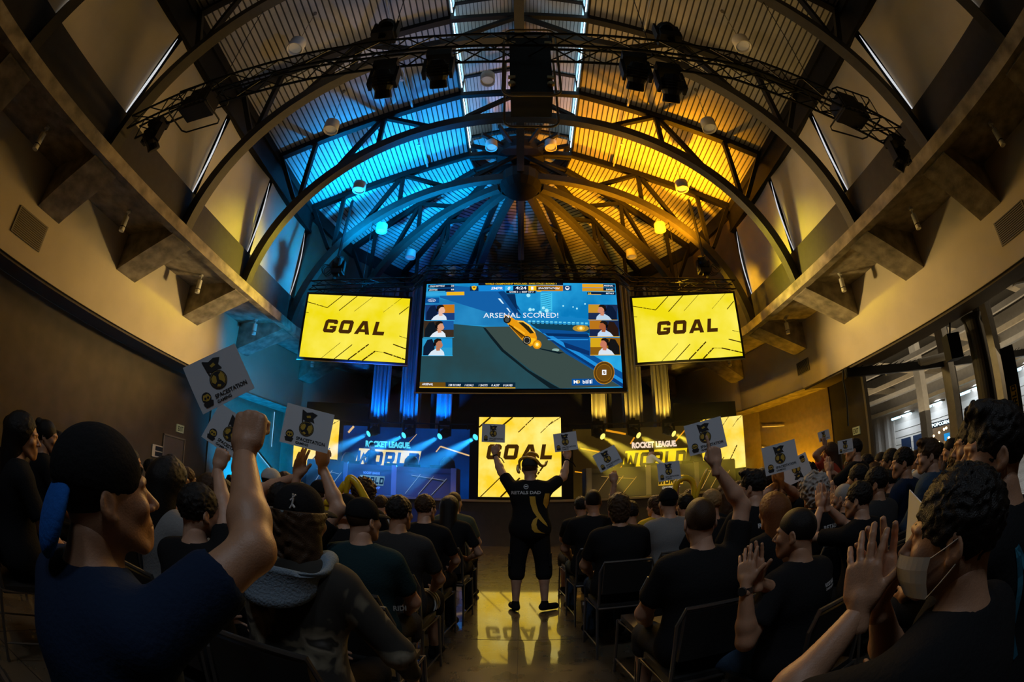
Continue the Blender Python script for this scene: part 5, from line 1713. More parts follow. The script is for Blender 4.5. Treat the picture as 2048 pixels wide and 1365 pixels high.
def head(h, kind='m'):
    k = ('head', h, kind)
    if k in _cache:
        return _cache[k]
    f = Field((-.11, -.13, -.21), (.11, .16, .15), h)
    w = .92 if kind == 'f' else 1.0
    f.ell((0, -.012, .028), (.076 * w, .096, .094), .02)
    f.ell((0, .03, -.03), (.060 * w, .066, .078), .03)
    for s in (-1, 1):
        f.cap((s * .058 * w, -.005, -.045), (s * .025, .066, -.100), .016, .016, .025)
        f.ell((s * .038 * w, .070, -.022), (.022, .018, .020), .02)
        f.cap((s * .012, .090, .026), (s * .040, .078, .024), .009, .007, .012)
    f.cap((0, .08, -.098), (0, .076, -.100), .020, .020, .02)
    f.cap((0, .05, -.06), (0, .082, -.066), .03, .022, .025)
    for s in (-1, 1):
        f.ell((s * .031, .094, .006), (.016, .012, .010), .010, sub=True)
        f.ell((s * .030, .078, .006), (.0125, .0125, .0115), .003)
    f.cap((0, .088, .012), (0, .116, -.024), .0075, .0115, .010)
    for s in (-1, 1):
        f.ell((s * .0105, .104, -.030), (.008, .009, .007), .006)
    f.cap((-.020, .088, -.058), (.020, .088, -.058), .0062, .0062, .005); f.cap((-.017, .087, -.069), (.017, .087, -.069), .0075, .0075, .005)
    f.ell((0, .096, -.0635), (.022, .006, .0016), .002, sub=True)
    for s in (-1, 1):
        f.ell((s * .079 * w, -.012, -.008), (.008, .020, .031), .006, R=Matrix.Rotation(s * .35, 3, 'Z') @ Matrix.Rotation(-.15, 3, 'X'))
        f.ell((s * .087 * w, -.010, -.004), (.005, .010, .017), .004, sub=True)
        f.ell((s * .077 * w, -.002, -.034), (.006, .009, .009), .006)
    f.cap((0, -.03, -.06), (0, -.04, -.21), .054 * w, .058 * w, .03)
    _cache[k] = f.mesh(); return _cache[k]


def hair(style, h):
    if style.endswith('_hat'):
        k = ('hair', style, h)
        if k not in _cache:
            hair(style[:-4], h); _cache[k] = _hf[style[:-4], h].halfspace((0, 0, .035), (0, 0, 1)).mesh()
        return _cache[k]
    k = ('hair', style, h)
    if k in _cache:
        return _cache[k]
    f = Field((-.20, -.22, -.42), (.20, .19, .24), h)
    if style == 'short':
        f.ell((0, -.018, .036), (.086, .104, .099), .01, noise=(.005, 150))
        f.ell((0, .13, -.06), (.082, .10, .085), .02, sub=True); f.ell((0, .02, -.16), (.12, .13, .12), .02, sub=True)
    elif style == 'buzz':
        f.ell((0, -.016, .032), (.079, .100, .097), .01)
        f.ell((0, .13, -.05), (.082, .10, .088), .02, sub=True); f.ell((0, .02, -.16), (.12, .13, .12), .02, sub=True)
    elif style == 'quiff':
        f.ell((0, -.018, .038), (.086, .103, .098), .01, noise=(.004, 130)); f.ell((0, .045, .115), (.062, .05, .03), .03, noise=(.006, 120))
        f.ell((0, .14, -.05), (.082, .10, .085), .02, sub=True); f.ell((0, .02, -.15), (.12, .13, .11), .02, sub=True)
    elif style == 'messy':
        f.ell((0, -.02, .04), (.095, .110, .108), .01, noise=(.006, 105)); f.ell((0, -.06, -.04), (.078, .058, .08), .03, noise=(.005, 110))
        f.ell((0, .14, -.06), (.080, .10, .095), .02, sub=True)
    elif style == 'curly':
        f.ell((0, -.02, .04), (.125, .125, .12), .01, noise=(.016, 85)); f.ell((0, -.05, -.05), (.10, .07, .08), .03, noise=(.014, 90))
        f.ell((0, .15, -.05), (.075, .10, .09), .02, sub=True)
    elif style == 'long':
        f.ell((0, -.02, .03), (.093, .108, .103), .01, noise=(.003, 140)); f.cap((0, -.06, 0), (0, -.085, -.30), .095, .085, .04)
        f.ell((0, .13, -.06), (.072, .12, .12), .03, sub=True); f.ell((0, .03, -.24), (.06, .085, .12), .02, sub=True)
    elif style == 'wavy':
        f.ell((0, -.02, .035), (.10, .112, .106), .01, noise=(.008, 90)); f.cap((-.05, -.05, 0), (-.07, -.04, -.22), .06, .05, .04); f.cap((.05, -.05, 0), (.07, -.03, -.22), .06, .05, .04)
        f.ell((0, -.07, -.1), (.08, .05, .12), .04, noise=(.01, 70)); f.ell((0, .13, -.06), (.072, .12, .12), .03, sub=True)
    elif style == 'bun':
        f.ell((0, -.018, .034), (.083, .102, .099), .01); f.ell((0, -.10, .09), (.045, .04, .04), .01, noise=(.004, 150))
        f.ell((0, .13, -.06), (.080, .10, .09), .02, sub=True); f.ell((0, .02, -.16), (.12, .13, .12), .02, sub=True)
    elif style == 'fringe':   # hair showing under a cap
        f.ell((0, -.03, -.01), (.090, .095, .07), .01, noise=(.006, 110)); f.ell((0, .12, -.03), (.085, .11, .09), .02, sub=True); f.ell((0, .0, .09), (.2, .2, .06), .01, sub=True)
    _hf[style, h] = f
    _cache[k] = f.mesh(); return _cache[k]


_hf = {}


def headwear(style, h):
    k = ('hat', style, h)
    if k in _cache:
        return _cache[k]
    f = Field((-.17, -.26, -.10), (.17, .26, .24), h)
    f.ell((0, -.016, .040), (.087, .105, .096), .006)
    f.halfspace((0, 0, .012), (0, -.12, -1))
    V = f.mesh()
    g = Field((-.12, -.26, -.12), (.12, .26, .12), min(h, .006))
    if style == 'cap':
        g.ell((0, .105, .012), (.072, .085, .030), .01); g.ell((0, .10, -.004), (.085, .10, .030), .006, sub=True)
    elif style == 'cap_back':
        g.ell((0, -.118, -.035), (.080, .092, .030), .01, R=Matrix.Rotation(1.1, 3, 'X')); g.ell((0, -.092, -.044), (.096, .112, .030), .006, R=Matrix.Rotation(1.1, 3, 'X'), sub=True)
    _cache[k] = (V, g.mesh()); return _cache[k]


# ---------------------------------------------------------------- pose
def ik(a, b, l1, l2, pole):
    a, b, pole = Vector(a), Vector(b), Vector(pole); d = b - a; L = min(d.length, (l1 + l2) * .995); d.normalize()
    b = a + d * L
    x = (l1 * l1 - l2 * l2 + L * L) / (2 * L); y = math.sqrt(max(l1 * l1 - x * x, 0))
    p = pole - d * pole.dot(d)
    if p.length < 1e-4:
        p = Vector((0, 0, -1)) - d * d.z * -1
    p.normalize()
    return a + d * x + p * y, b


def skeleton(kind='sit', lean=0.0, wrists=None, poles=None, turn=0.0, knees=.13, look=(0, 1, 0), tilt=0.0, slouch=.0):
    """joints in local space: faces +Y, z=0 is the floor"""
    J = {}
    if kind == 'sit':
        hip = Vector((0, 0, .54)); J['hipL'], J['hipR'] = Vector((-.09, .0, .54)), Vector((.09, .0, .54))
    else:
        hip = Vector((0, 0, .93)); J['hipL'], J['hipR'] = Vector((-.09, 0, .93)), Vector((.09, 0, .93))
    up = Vector((0, math.sin(lean), math.cos(lean)))
    R = Matrix.Rotation(turn, 3, 'Z')
    J['pelvis'] = hip; J['waist'] = hip + up * .17; J['chest'] = hip + up * .36
    J['neck'] = hip + up * .525 + Vector((0, slouch, 0)); J['shL'] = hip + up * .455 + R @ Vector((-.185, 0, 0)); J['shR'] = hip + up * .455 + R @ Vector((.185, 0, 0))
    J['head'] = J['neck'] + Vector((0, .03 + slouch * .6, .155))
    J['turn'] = R; J['up'] = up; J['kind'] = kind; J['tilt'] = tilt
    J['look'] = Vector(look).normalized()
    w = {'L': Vector((-.16, .34, .62)), 'R': Vector((.16, .34, .62))} if kind == 'sit' else {'L': Vector((-.24, .06, .86)), 'R': Vector((.24, .06, .86))}
    if wrists:
        for k, v in wrists.items():
            w[k] = Vector(v)
    pl = {'L': Vector((-1, -.5, -.6)), 'R': Vector((1, -.5, -.6))}
    if poles:
        for k, v in poles.items():
            pl[k] = Vector(v)
    for s in 'LR':
        J['el' + s], J['wr' + s] = ik(J['sh' + s], w[s], .29, .265, pl[s])
    for s, sg in (('L', -1), ('R', 1)):
        if kind == 'sit':
            J['kn' + s] = Vector((sg * knees, .43, .52)); J['an' + s] = Vector((sg * (knees + .01), .42, .09)); J['toe' + s] = J['an' + s] + Vector((sg * .02, .16, -.04))
        else:
            J['kn' + s] = Vector((sg * (.10 + knees * .2), .02, .50)); J['an' + s] = Vector((sg * (.10 + knees * .5), -.02, .09)); J['toe' + s] = J['an' + s] + Vector((sg * .05, .15, -.045))
    return J


def frame_of(z, y):
    z = Vector(z).normalized(); y = Vector(y); y = (y - z * y.dot(z))
    if y.length < 1e-4:
        y = Vector((1, 0, 0)) - z * z.x
    y.normalize(); x = y.cross(z)
    return Matrix((x, y, z)).transposed()


def body_mesh(J, g=1.0, h=.013, hh=.006, hd=.007, hands=('relax', 'relax'), hdir=None, hback=None, kind='m', legs=True):
    pts = [J[k] for k in J if isinstance(J[k], Vector) and k not in ('up', 'look')]
    lo = [min(p[i] for p in pts) - .24 for i in range(3)]; hi = [max(p[i] for p in pts) + .24 for i in range(3)]
    f = Field(lo, hi, h)
    torso(f, J, g, 0)
    f.cap(J['neck'] + Vector((0, -.02, -.05)), J['head'] + Vector((0, -.03, -.09)), .062, .054, .03)
    for s in 'LR':
        f.cap(J['sh' + s], J['el' + s], .050 * g ** .7, .040 * g ** .6, .03)
        m = J['el' + s].lerp(J['wr' + s], .3)
        f.cap(J['el' + s], m, .040 * g ** .5, .041 * g ** .5, .02); f.cap(m, J['wr' + s], .041 * g ** .5, .026, .02)
        f.cap(J['hip' + s], J['kn' + s], .082 * g, .056, .04)
        m = J['kn' + s].lerp(J['an' + s], .35)
        f.cap(J['kn' + s], m, .053, .056, .02); f.cap(m, J['an' + s], .056, .034, .02)
    P = [(*f.mesh(), None)]
    for i, s in enumerate('LR'):
        pose = hands[i]
        zdir = (J['wr' + s] - J['el' + s]) if not hdir or hdir.get(s) is None else Vector(hdir[s])
        yb = Vector((-1 if s == 'L' else 1, -.2, .3)) if not hback or hback.get(s) is None else Vector(hback[s])
        R = frame_of(zdir, yb)
        V, Q = hand(pose, hh)
        S = Matrix.Diagonal((-1, 1, 1)) if s == 'L' else Matrix.Identity(3)
        # right hand: thumb should point towards the body when palms face in
        Mx = (R @ S).to_4x4(); Mx.translation = J['wr' + s] + Vector(zdir).normalized() * .004
        P.append((V, Q, Mx))
    V, Q = head(hd, kind)
    P.append((V, Q, head_mx(J)))
    return P


def head_mx(J):
    y = J['look']; z = Vector((0, 0, 1)) - y * y.z; z.normalize(); x = y.cross(z)
    R = Matrix((x, y, z)).transposed() @ Matrix.Rotation(J['tilt'], 3, 'Y')
    Mx = R.to_4x4(); Mx.translation = J['head']; return Mx


def torso(f, J, g, e):
    R = np.array(J['turn'])
    up = J['up']; bs = frame_of(up, J['turn'] @ Vector((0, 1, 0)))
    f.ell(J['pelvis'] + up * .02, (.165 * g + e, .125 * g + e, .13 + e), .05, R=bs)
    f.ell(J['waist'], (.150 * g ** 1.2 + e, .112 * g ** 1.4 + e, .15 + e), .06, R=bs)
    f.ell(J['chest'], (.172 * g + e, .118 * g + e, .165 + e), .06, R=bs)
    f.cap(J['shL'].lerp(J['shR'], .12), J['shL'].lerp(J['shR'], .88), .066 + e, .066 + e, .06)
    f.cap(J['neck'] - up * .02, J['shL'].lerp(J['shR'], .2), .045 + e, .05 + e, .05); f.cap(J['neck'] - up * .02, J['shL'].lerp(J['shR'], .8), .045 + e, .05 + e, .05)


def shirt_mesh(J, g=1.0, h=.014, sleeve='short', hem=None, hood=False, wr=0.0):
    pts = [J[k] for k in ('pelvis', 'neck', 'shL', 'shR', 'elL', 'elR', 'wrL', 'wrR')]
    lo = [min(p[i] for p in pts) - .27 for i in range(3)]; hi = [max(p[i] for p in pts) + .2 for i in range(3)]
    f = Field(lo, hi, h)
    e = .016 if sleeve == 'short' else .026
    torso(f, J, g, e)
    for s in 'LR':
        a, b, w = J['sh' + s], J['el' + s], J['wr' + s]
        if sleeve == 'short':
            m = a.lerp(b, .62); f.cap(a, m, .066 * g ** .7, .062 * g ** .6, .03)
            d = (b - a).normalized(); q = m + d * .06
            f.ell(m + d * .075, (.085, .085, .06), .004, R=frame_of(d, (0, 1, .1)), sub=True)
        elif sleeve == 'long':
            f.cap(a, b, .068 * g ** .7, .056, .03); f.cap(b, a.lerp(b, 1) .lerp(w, .93), .056, .038, .03)
            f.cap(b.lerp(w, .9), b.lerp(w, .95), .042, .040, .008)
        else:
            f.cap(a, a.lerp(b, .2), .06, .05, .03)
    # loose untucked hem
    up = J['up']; bs = frame_of(up, J['turn'] @ Vector((0, 1, 0)))
    f.ell(J['pelvis'] + up * .03, (.186 * g + e * .5, .150 * g + e * .5, .19), .05, R=bs)
    f.halfspace(J['pelvis'] + Vector((0, 0, -.075 if J['kind'] == 'stand' else -.03)), (0, .12, -1))
    # neckline
    n = J['neck'] + Vector((0, .0, .055)); f.ell(n, (.074, .082, .068), .008, sub=True)
    f.cap(J['neck'] + Vector((0, -.035, -.005)), J['neck'] + Vector((0, -.03, -.01)), .07, .07, .02) if sleeve == 'long' and hood else None
    if hood:
        # hood lying open on the back: a soft rolled collar ring
        c = J['neck'] + Vector((0, -.02, .0)); N = 12
        ring = [c + Vector((.115 * math.cos(t), .105 * math.sin(t) - .01, -.035 + .06 * math.sin(t))) for t in np.linspace(0, 2 * PI, N + 1)]
        return f, ring
    return f, None


def trouser_mesh(J, g=1.0, h=.014, length='long'):
    pts = [J[k] for k in ('pelvis', 'hipL', 'hipR', 'knL', 'knR', 'anL', 'anR')]
    lo = [min(p[i] for p in pts) - .22 for i in range(3)]; hi = [max(p[i] for p in pts) + .22 for i in range(3)]
    f = Field(lo, hi, h); up = J['up']
    f.ell(J['pelvis'] + up * .01, (.172 * g, .132 * g, .13), .05)
    for s in 'LR':
        a, b, c = J['hip' + s], J['kn' + s], J['an' + s]
        if length == 'long':
            f.cap(a, b, .096 * g, .070, .05); f.cap(b, c, .070, .056, .03)
        else:
            f.cap(a, b, .10 * g, .086, .05)
            if length == 'below':
                d = (c - b).normalized(); f.cap(b, b + d * .07, .086, .090, .03)
    return f


SKIN = {}


def pm(name, col, rough=.7, **kw):
    k = ('pm', name)
    if k not in _cache:
        if name.startswith(('cloth', 'hoodie')):
            kw.setdefault('spec', .06)
        elif name.startswith('hair'):
            kw.setdefault('spec', .2)
        _cache[k] = new_mat(name, col, rough, **kw)
    return _cache[k]


def sss(name, col):
    m = pm(name, col, .5, noise=.08, nscale=20, bump=.08, bscale=220)
    return m


SK = {'fair': sss('skin_fair', (.50, .28, .18)), 'tan': sss('skin_tan', (.40, .21, .12)), 'brown': sss('skin_brown', (.22, .11, .06)), 'dark': sss('skin_dark', (.11, .055, .03))}
HC = {'black': pm('hair_black', (.010, .008, .007), .45, bump=.3, bscale=300), 'brown': pm('hair_brown', (.05, .026, .012), .45, bump=.3, bscale=300), 'auburn': pm('hair_auburn', (.16, .055, .015), .45, bump=.3, bscale=300),
      'blond': pm('hair_blond', (.30, .18, .07), .5, bump=.3, bscale=300), 'grey': pm('hair_grey', (.38, .35, .32), .6, bump=.3, bscale=300)}
CL = {'black': pm('cloth_black', (.013, .013, .014), .9, bump=.15, bscale=90), 'navy': pm('cloth_navy', (.012, .022, .05), .9, bump=.15, bscale=90), 'teal': pm('cloth_teal', (.015, .035, .04), .9, bump=.15, bscale=90),
      'grey': pm('cloth_grey', (.20, .195, .19), .9, bump=.15, bscale=90), 'charcoal': pm('cloth_charcoal', (.035, .035, .035), .9, bump=.15, bscale=90), 'yellow': pm('cloth_yellow', (.55, .38, .03), .9, bump=.15, bscale=90),
      'white': pm('cloth_white', (.55, .54, .52), .9, bump=.15, bscale=90), 'olive': pm('cloth_olive', (.09, .10, .06), .9, bump=.15, bscale=90), 'denim': pm('cloth_denim', (.035, .06, .10), .85, bump=.25, bscale=40),
      'blue': pm('cloth_blue', (.015, .10, .38), .9, bump=.15, bscale=90), 'red': pm('cloth_red', (.40, .06, .03), .9, bump=.15, bscale=90), 'hoodie': pm('hoodie_grey_blue', (.17, .22, .27), .95, bump=.3, bscale=120),
      'palegrey': pm('cloth_palegrey', (.42, .40, .38), .9)}
cam_m = bpy.data.materials.new('camouflage'); cam_m.use_nodes = True
nt = cam_m.node_tree; b_ = nt.nodes['Principled BSDF']; b_.inputs['Roughness'].default_value = .95
tc = nt.nodes.new('ShaderNodeTexCoord'); n = nt.nodes.new('ShaderNodeTexNoise'); n.inputs['Scale'].default_value = 7; n.inputs['Detail'].default_value = 2.5; n.inputs['Distortion'].default_value = .6
r = nt.nodes.new('ShaderNodeValToRGB'); r.color_ramp.interpolation = 'EASE'
for pos_, c_ in ((.0, (.012, .011, .010, 1)), (.5, (.022, .02, .016, 1)), (.55, (.14, .12, .08, 1)), (.64, (.24, .21, .15, 1)), (.7, (.03, .027, .02, 1))):
    if pos_ == 0:
        r.color_ramp.elements[0].color = c_
    else:
        e_ = r.color_ramp.elements.new(pos_); e_.color = c_
nt.links.new(tc.outputs['Object'], n.inputs['Vector']); nt.links.new(n.outputs['Fac'], r.inputs['Fac']); nt.links.new(r.outputs['Color'], b_.inputs['Base Color'])
CL['camo'] = cam_m


def child(name, me, mat, root):
    if len(me.materials) == 0:
        me.materials.append(mat)
    o = bpy.data.objects.new(name, me); C.objects.link(o); o.parent = root
    if me.materials[0] is not mat:
        o.material_slots[0].link = 'OBJECT'; o.material_slots[0].material = mat
    return o


_fig = {}


def figure(label, loc, rz=0.0, scale=1.0, J=None, jkey=None, g=1.0, skin='fair', hairstyle='short', haircol='black', hat=None, hatcol='black', brimcol=None, shirt='black', sleeve='short',
           trousers='black', length='long', hands=('relax', 'relax'), hdir=None, hback=None, near=0, kind='m', group=None, hood=False, shoes='black', name='person'):
    """one person; meshes are shared between people with the same pose key"""
    h, hh, hd = ((.014, .0065, .0075), (.012, .005, .006), (.010, .0038, .0042))[near]
    J = J or skeleton()
    root = thing(name, label, 'person', loc, group)
    root.rotation_euler = (0, 0, rz); root.scale = (scale, scale, scale)
    root['_J'] = 1
    key = (jkey, round(g, 2), near, kind, tuple(hands)) if jkey else None

    def get(tagname, fn):
        if key is None:
            return fn()
        k = (key, tagname)
        if k not in _fig:
            _fig[k] = fn()
        return _fig[k]
    child('body', get('body', lambda: np_mesh('body', body_mesh(J, g, h, hh, hd, hands, hdir, hback, kind))), SK[skin], root)
    f = None

    def sh():
        f, ring = shirt_mesh(J, g, h, sleeve, hood=hood)
        return np_mesh('shirt', [(*f.mesh(), None)])
    child('shirt' if sleeve != 'long' else 'jacket', get('shirt' + sleeve, sh), CL[shirt], root)
    child('trousers' if length == 'long' else 'shorts', get('tr' + length, lambda: np_mesh('trousers', [(*trouser_mesh(J, g, h, length).mesh(), None)])), CL[trousers], root)
    for s in 'LR':
        def shoe(s=s):
            a, t_ = J['an' + s], J['toe' + s]; q = Field([min(a[i], t_[i]) - .13 for i in range(3)], [max(a[i], t_[i]) + .13 for i in range(3)], .008)
            d = Vector((t_.x - a.x, t_.y - a.y, 0)).normalized()
            q.cap(Vector((a.x, a.y, .05)) - d * .03, Vector((a.x, a.y, .045)) + d * .14, .040, .038, .02); q.cap(Vector((a.x, a.y, .06)), Vector((a.x, a.y, .10)), .045, .042, .02)
            q.halfspace((0, 0, .008), (0, 0, -1))
            return np_mesh('shoe', [(*q.mesh(), None)])
        child('shoe', get('shoe' + s, shoe), CL[shoes], root)
    hm = head_mx(J)
    hr = .0075 if near == 0 else (.006 if near == 1 else .0045)
    if hairstyle and hat:
        hairstyle += '_hat'
    if hairstyle:
        k = ('hairmesh', hairstyle, hr)
        if k not in _cache:
            _cache[k] = np_mesh('hair', [(*hair(hairstyle, hr), None)])
        o = child('hair', _cache[k], HC[haircol], root); o.matrix_local = hm
    if hat:
        k = ('hatmesh', hat, hr)
        if k not in _cache:
            cr, br = headwear(hat, hr)
            _cache[k] = (np_mesh('cap', [(*cr, None)]), np_mesh('brim', [(*br, None)]))
        hc = CL[hatcol] if isinstance(hatcol, str) else hatcol
        o = child('cap', _cache[k][0], hc, root); o.matrix_local = hm
        b2 = child('brim', _cache[k][1], CL[brimcol] if brimcol else hc, o)
    return root, J


def to_world(root, p):
    Mx = Matrix.Translation(root.location) @ Matrix.Rotation(root.rotation_euler.z, 4, 'Z') @ Matrix.Scale(root.scale[0], 4)
    return Mx @ Vector(p)


def from_world(loc, rz, sc, p):
    Mx = Matrix.Translation(Vector(loc)) @ Matrix.Rotation(rz, 4, 'Z') @ Matrix.Scale(sc, 4)
    return Mx.inverted() @ Vector(p)


def seat_place(px, py, rho, stand=False, sc=None, look_to=(0, 14)):
    """head centre seen at (px, py) at ground distance rho: returns location on the floor, heading, scale"""
    P = atR(px, py, rho)
    hz = (.93 + .525 + .155) if stand else (.54 + .525 + .155)
    s = sc or min(max(P.z / hz, .9), 1.1)
    rz = math.atan2(-(look_to[0] - P.x), look_to[1] - P.y)
    return Vector((P.x, P.y, 0)), rz, s


# ---------------------------------------------------------------- stacking chairs
ch0 = thing('stacking_chair', '', 'chair', (0, 0, 0), 'black stacking chairs of the audience')
_cm = new_mat('chair_vinyl', (.012, .012, .012), .45); _cf = new_mat('chair_chrome', (.16, .15, .14), .3, .8)
mb = MB(); mb.hexa([(-.22, -.20, .41), (.22, -.20, .41), (.21, .22, .43), (-.21, .22, .43), (-.22, -.20, .455), (.22, -.20, .455), (.21, .22, .47), (-.21, .22, .47)]); mb.build('seat', _cm, ch0)
mb = MB(); mb.hexa([(-.20, -.22, .55), (.20, -.22, .55), (.20, -.19, .55), (-.20, -.19, .55), (-.19, -.26, .80), (.19, -.26, .80), (.19, -.23, .80), (-.19, -.23, .80)]); mb.build('backrest', _cm, ch0)
mb = MB(); mb.path([(-.22, -.20, .42), (-.22, -.235, .74), (-.19, -.255, .82), (.19, -.255, .82), (.22, -.235, .74), (.22, -.20, .42)], .011, 6); mb.build('back_frame', _cf, ch0)
for x in (-.235, .235):
    mb = MB(); mb.path([(x, -.22, .44), (x, -.27, 0)], .011, 6); mb.build('leg', _cf, ch0)
    mb = MB(); mb.path([(x, .20, .44), (x, .24, 0)], .011, 6); mb.build('leg', _cf, ch0)
mb = MB(); mb.path([(-.235, -.22, .43), (-.235, .2, .43), (.235, .2, .43), (.235, -.22, .43)], .010, 6, closed=True); mb.path([(-.235, -.25, .12), (-.235, .22, .12)], .007, 5); mb.path([(.235, -.25, .12), (.235, .22, .12)], .007, 5); mb.build('rail', _cf, ch0)
_ch_used = [False]


def chair(loc, rz, label):
    if not _ch_used[0]:
        _ch_used[0] = True; ch0.location = loc; ch0.rotation_euler = (0, 0, rz); ch0['label'] = label
        return ch0
    return copy_tree(ch0, loc, rz, label=label)

# ---------------------------------------------------------------- signs
M['card'] = new_mat('white_card', (.62, .66, .72), .7)
M['ink'] = new_mat('sign_ink', (.012, .012, .014), .7)
M['gold'] = new_mat('sign_gold', (.55, .36, .04), .6)


def sign(c, U, V, w, label, flip=False, group='SPACESTATION signs held up by the crowd', plain=False):
    c, U, V = Vector(c), Vector(U).normalized(), Vector(V).normalized(); N = U.cross(V).normalized(); V = N.cross(U)
    h = w * .80
    t = thing('paper_sign', label, 'sign', c, group)
    mb = MB(); mb.hexa([c - U * w / 2 - V * h / 2, c + U * w / 2 - V * h / 2, c + U * w / 2 - V * h / 2 - N * .003, c - U * w / 2 - V * h / 2 - N * .003,
                        c - U * w / 2 + V * h / 2, c + U * w / 2 + V * h / 2, c + U * w / 2 + V * h / 2 - N * .003, c - U * w / 2 + V * h / 2 - N * .003]); mb.build('card', M['card'], t)
    if plain:
        return t
    P = lambda x, y, l=.001: c + U * (x - .5) * w + V * (y - .5) * h + N * l
    mb = MB()

    def disc(cx, cy, r, l, mat, n=20, sy=1.25):
        mb.add([P(cx + r * math.cos(2 * PI * i / n), cy + r * sy * math.sin(2 * PI * i / n), l) for i in range(n)], [tuple(range(n))], mat)

    def poly(pts, l, mat):
        mb.add([P(x, y, l) for x, y in pts], [tuple(range(len(pts)))], mat)
    disc(.49, .48, .155, .001, M['ink']); disc(.49, .48, .138, .0015, M['gold']); disc(.49, .48, .132, .002, M['ink'])
    poly([(.38, .55), (.44, .60), (.47, .55), (.45, .45), (.41, .42), (.37, .47)], .0025, M['gold'])
    poly([(.52, .56), (.58, .60), (.61, .52), (.60, .42), (.56, .36), (.54, .42), (.50, .47)], .0025, M['gold'])
    poly([(.42, .36), (.48, .33), (.50, .37), (.45, .40)], .0025, M['gold'])
    poly([(.37, .62), (.395, .62), (.36, .93), (.335, .93)], .001, M['ink'])
    poly([(.36, .70), (.45, .66), (.56, .68), (.63, .66), (.59, .76), (.66, .88), (.55, .92), (.44, .88), (.35, .93)], .0015, M['ink'])
    poly([(.44, .80), (.52, .83), (.54, .77), (.46, .75)], .002, M['gold'])
    disc(.175, .255, .085, .001, M['ink'], 18, 1.3); poly([(.10, .24), (.13, .32), (.22, .32), (.25, .24), (.20, .19), (.15, .19)], .0015, M['gold'])
    disc(.15, .25, .02, .002, M['ink'], 8); disc(.20, .25, .02, .002, M['ink'], 8)
    poly([(.08, .16), (.12, .19), (.23, .19), (.27, .16), (.24, .07), (.11, .07)], .0012, M['ink'])
    lettering(mb, 'SPACESTATION', P(.62, .155, .001), U, V, .085 * h, .60 * w, .03, 0, 1.0, M['ink'])
    lettering(mb, 'GAMING', P(.455, .06, .001), U, V, .062 * h, .27 * w, .03, 0, 1.0, M['ink'])
    mb.build('print', None, t)
    return t


def view_frame(px, py, roll, yaw=0.0, pitch=0.0):
    """a sheet facing the camera from that direction, rolled, then turned"""
    d = ray(px, py); d0 = Vector((d.x, d.y, 0)).normalized()
    U = Vector((d0.y, -d0.x, 0)); V = Vector((0, 0, 1))
    Rr = Matrix.Rotation(yaw, 3, 'Z') @ Matrix.Rotation(pitch, 3, U)
    U, V = Rr @ U, Rr @ V; N = U.cross(V)
    Q = Matrix.Rotation(math.radians(roll), 3, N)
    return Q @ U, Q @ V


def decal(root, me_name, build_fn, name, mat, y_dir=1.0, off=.004):
    """lettering laid on the back (or front) of a garment: build_fn(mb) draws in the local XZ plane, vertices are dropped onto the cloth"""
    from mathutils.bvhtree import BVHTree
    ob = [c for c in root.children if c.name.split('.')[0] == me_name][0]
    me = ob.data
    bv = BVHTree.FromPolygons([v.co.copy() for v in me.vertices], [tuple(p.vertices) for p in me.polygons])
    mb = MB(); build_fn(mb)
    # refine long faces so that they follow the cloth
    bm = bmesh.new(); vs = [bm.verts.new(v) for v in mb.v]
    for f_, mi in zip(mb.f, mb.m):
        try:
            fc = bm.faces.new([vs[i] for i in f_]); fc.material_index = mi
        except Exception:
            pass
    for _ in range(3):
        es = [e for e in bm.edges if e.calc_length() > .03]
        if es:
            bmesh.ops.subdivide_edges(bm, edges=es, cuts=1, use_grid_fill=True)
    bmesh.ops.triangulate(bm, faces=bm.faces[:])
    for v in bm.verts:
        hit = bv.ray_cast(Vector((v.co.x, -1.5 * y_dir, v.co.z)), Vector((0, y_dir, 0)))
        if hit[0] is not None:
            v.co.y = hit[0].y - off * y_dir
        else:
            v.co.y = 0
    me2 = bpy.data.meshes.new(name); bm.to_mesh(me2); bm.free()
    for m_ in (mb.mats or [mat]):
        me2.materials.append(m_)
    o = bpy.data.objects.new(name, me2); C.objects.link(o); o.parent = root
    return o


M['print_white'] = new_mat('shirt_print_white', (.6, .6, .6), .7)
M['print_gold'] = new_mat('shirt_print_gold', (.62, .36, .03), .7)
M['balloon_y'] = new_mat('balloon_yellow', (.75, .48, .02), .25, spec=.7)
M['balloon_o'] = new_mat('balloon_orange', (.55, .27, .02), .25, spec=.7)


def balloon(label, paths, mat, loc):
    t = thing('balloon_hat', label, 'balloon', loc)
    for pts, r in paths:
        mb = MB(); P = [Vector(p) for p in pts]
        # smooth the path
        Q = []
        for i in range(len(P) - 1):
            p0, p1, p2, p3 = P[max(i - 1, 0)], P[i], P[i + 1], P[min(i + 2, len(P) - 1)]
            for k in range(6):
                u = k / 6
                Q.append(.5 * ((2 * p1) + (p2 - p0) * u + (2 * p0 - 5 * p1 + 4 * p2 - p3) * u * u + (3 * p1 - p0 - 3 * p2 + p3) * u ** 3))
        Q.append(P[-1]); n = len(Q)
        mb.path(Q, [r * min(1, .35 + 4 * min(i, n - 1 - i) / n) for i in range(n)], 10); mb.build('balloon', mat, t, smooth=True)
    return t


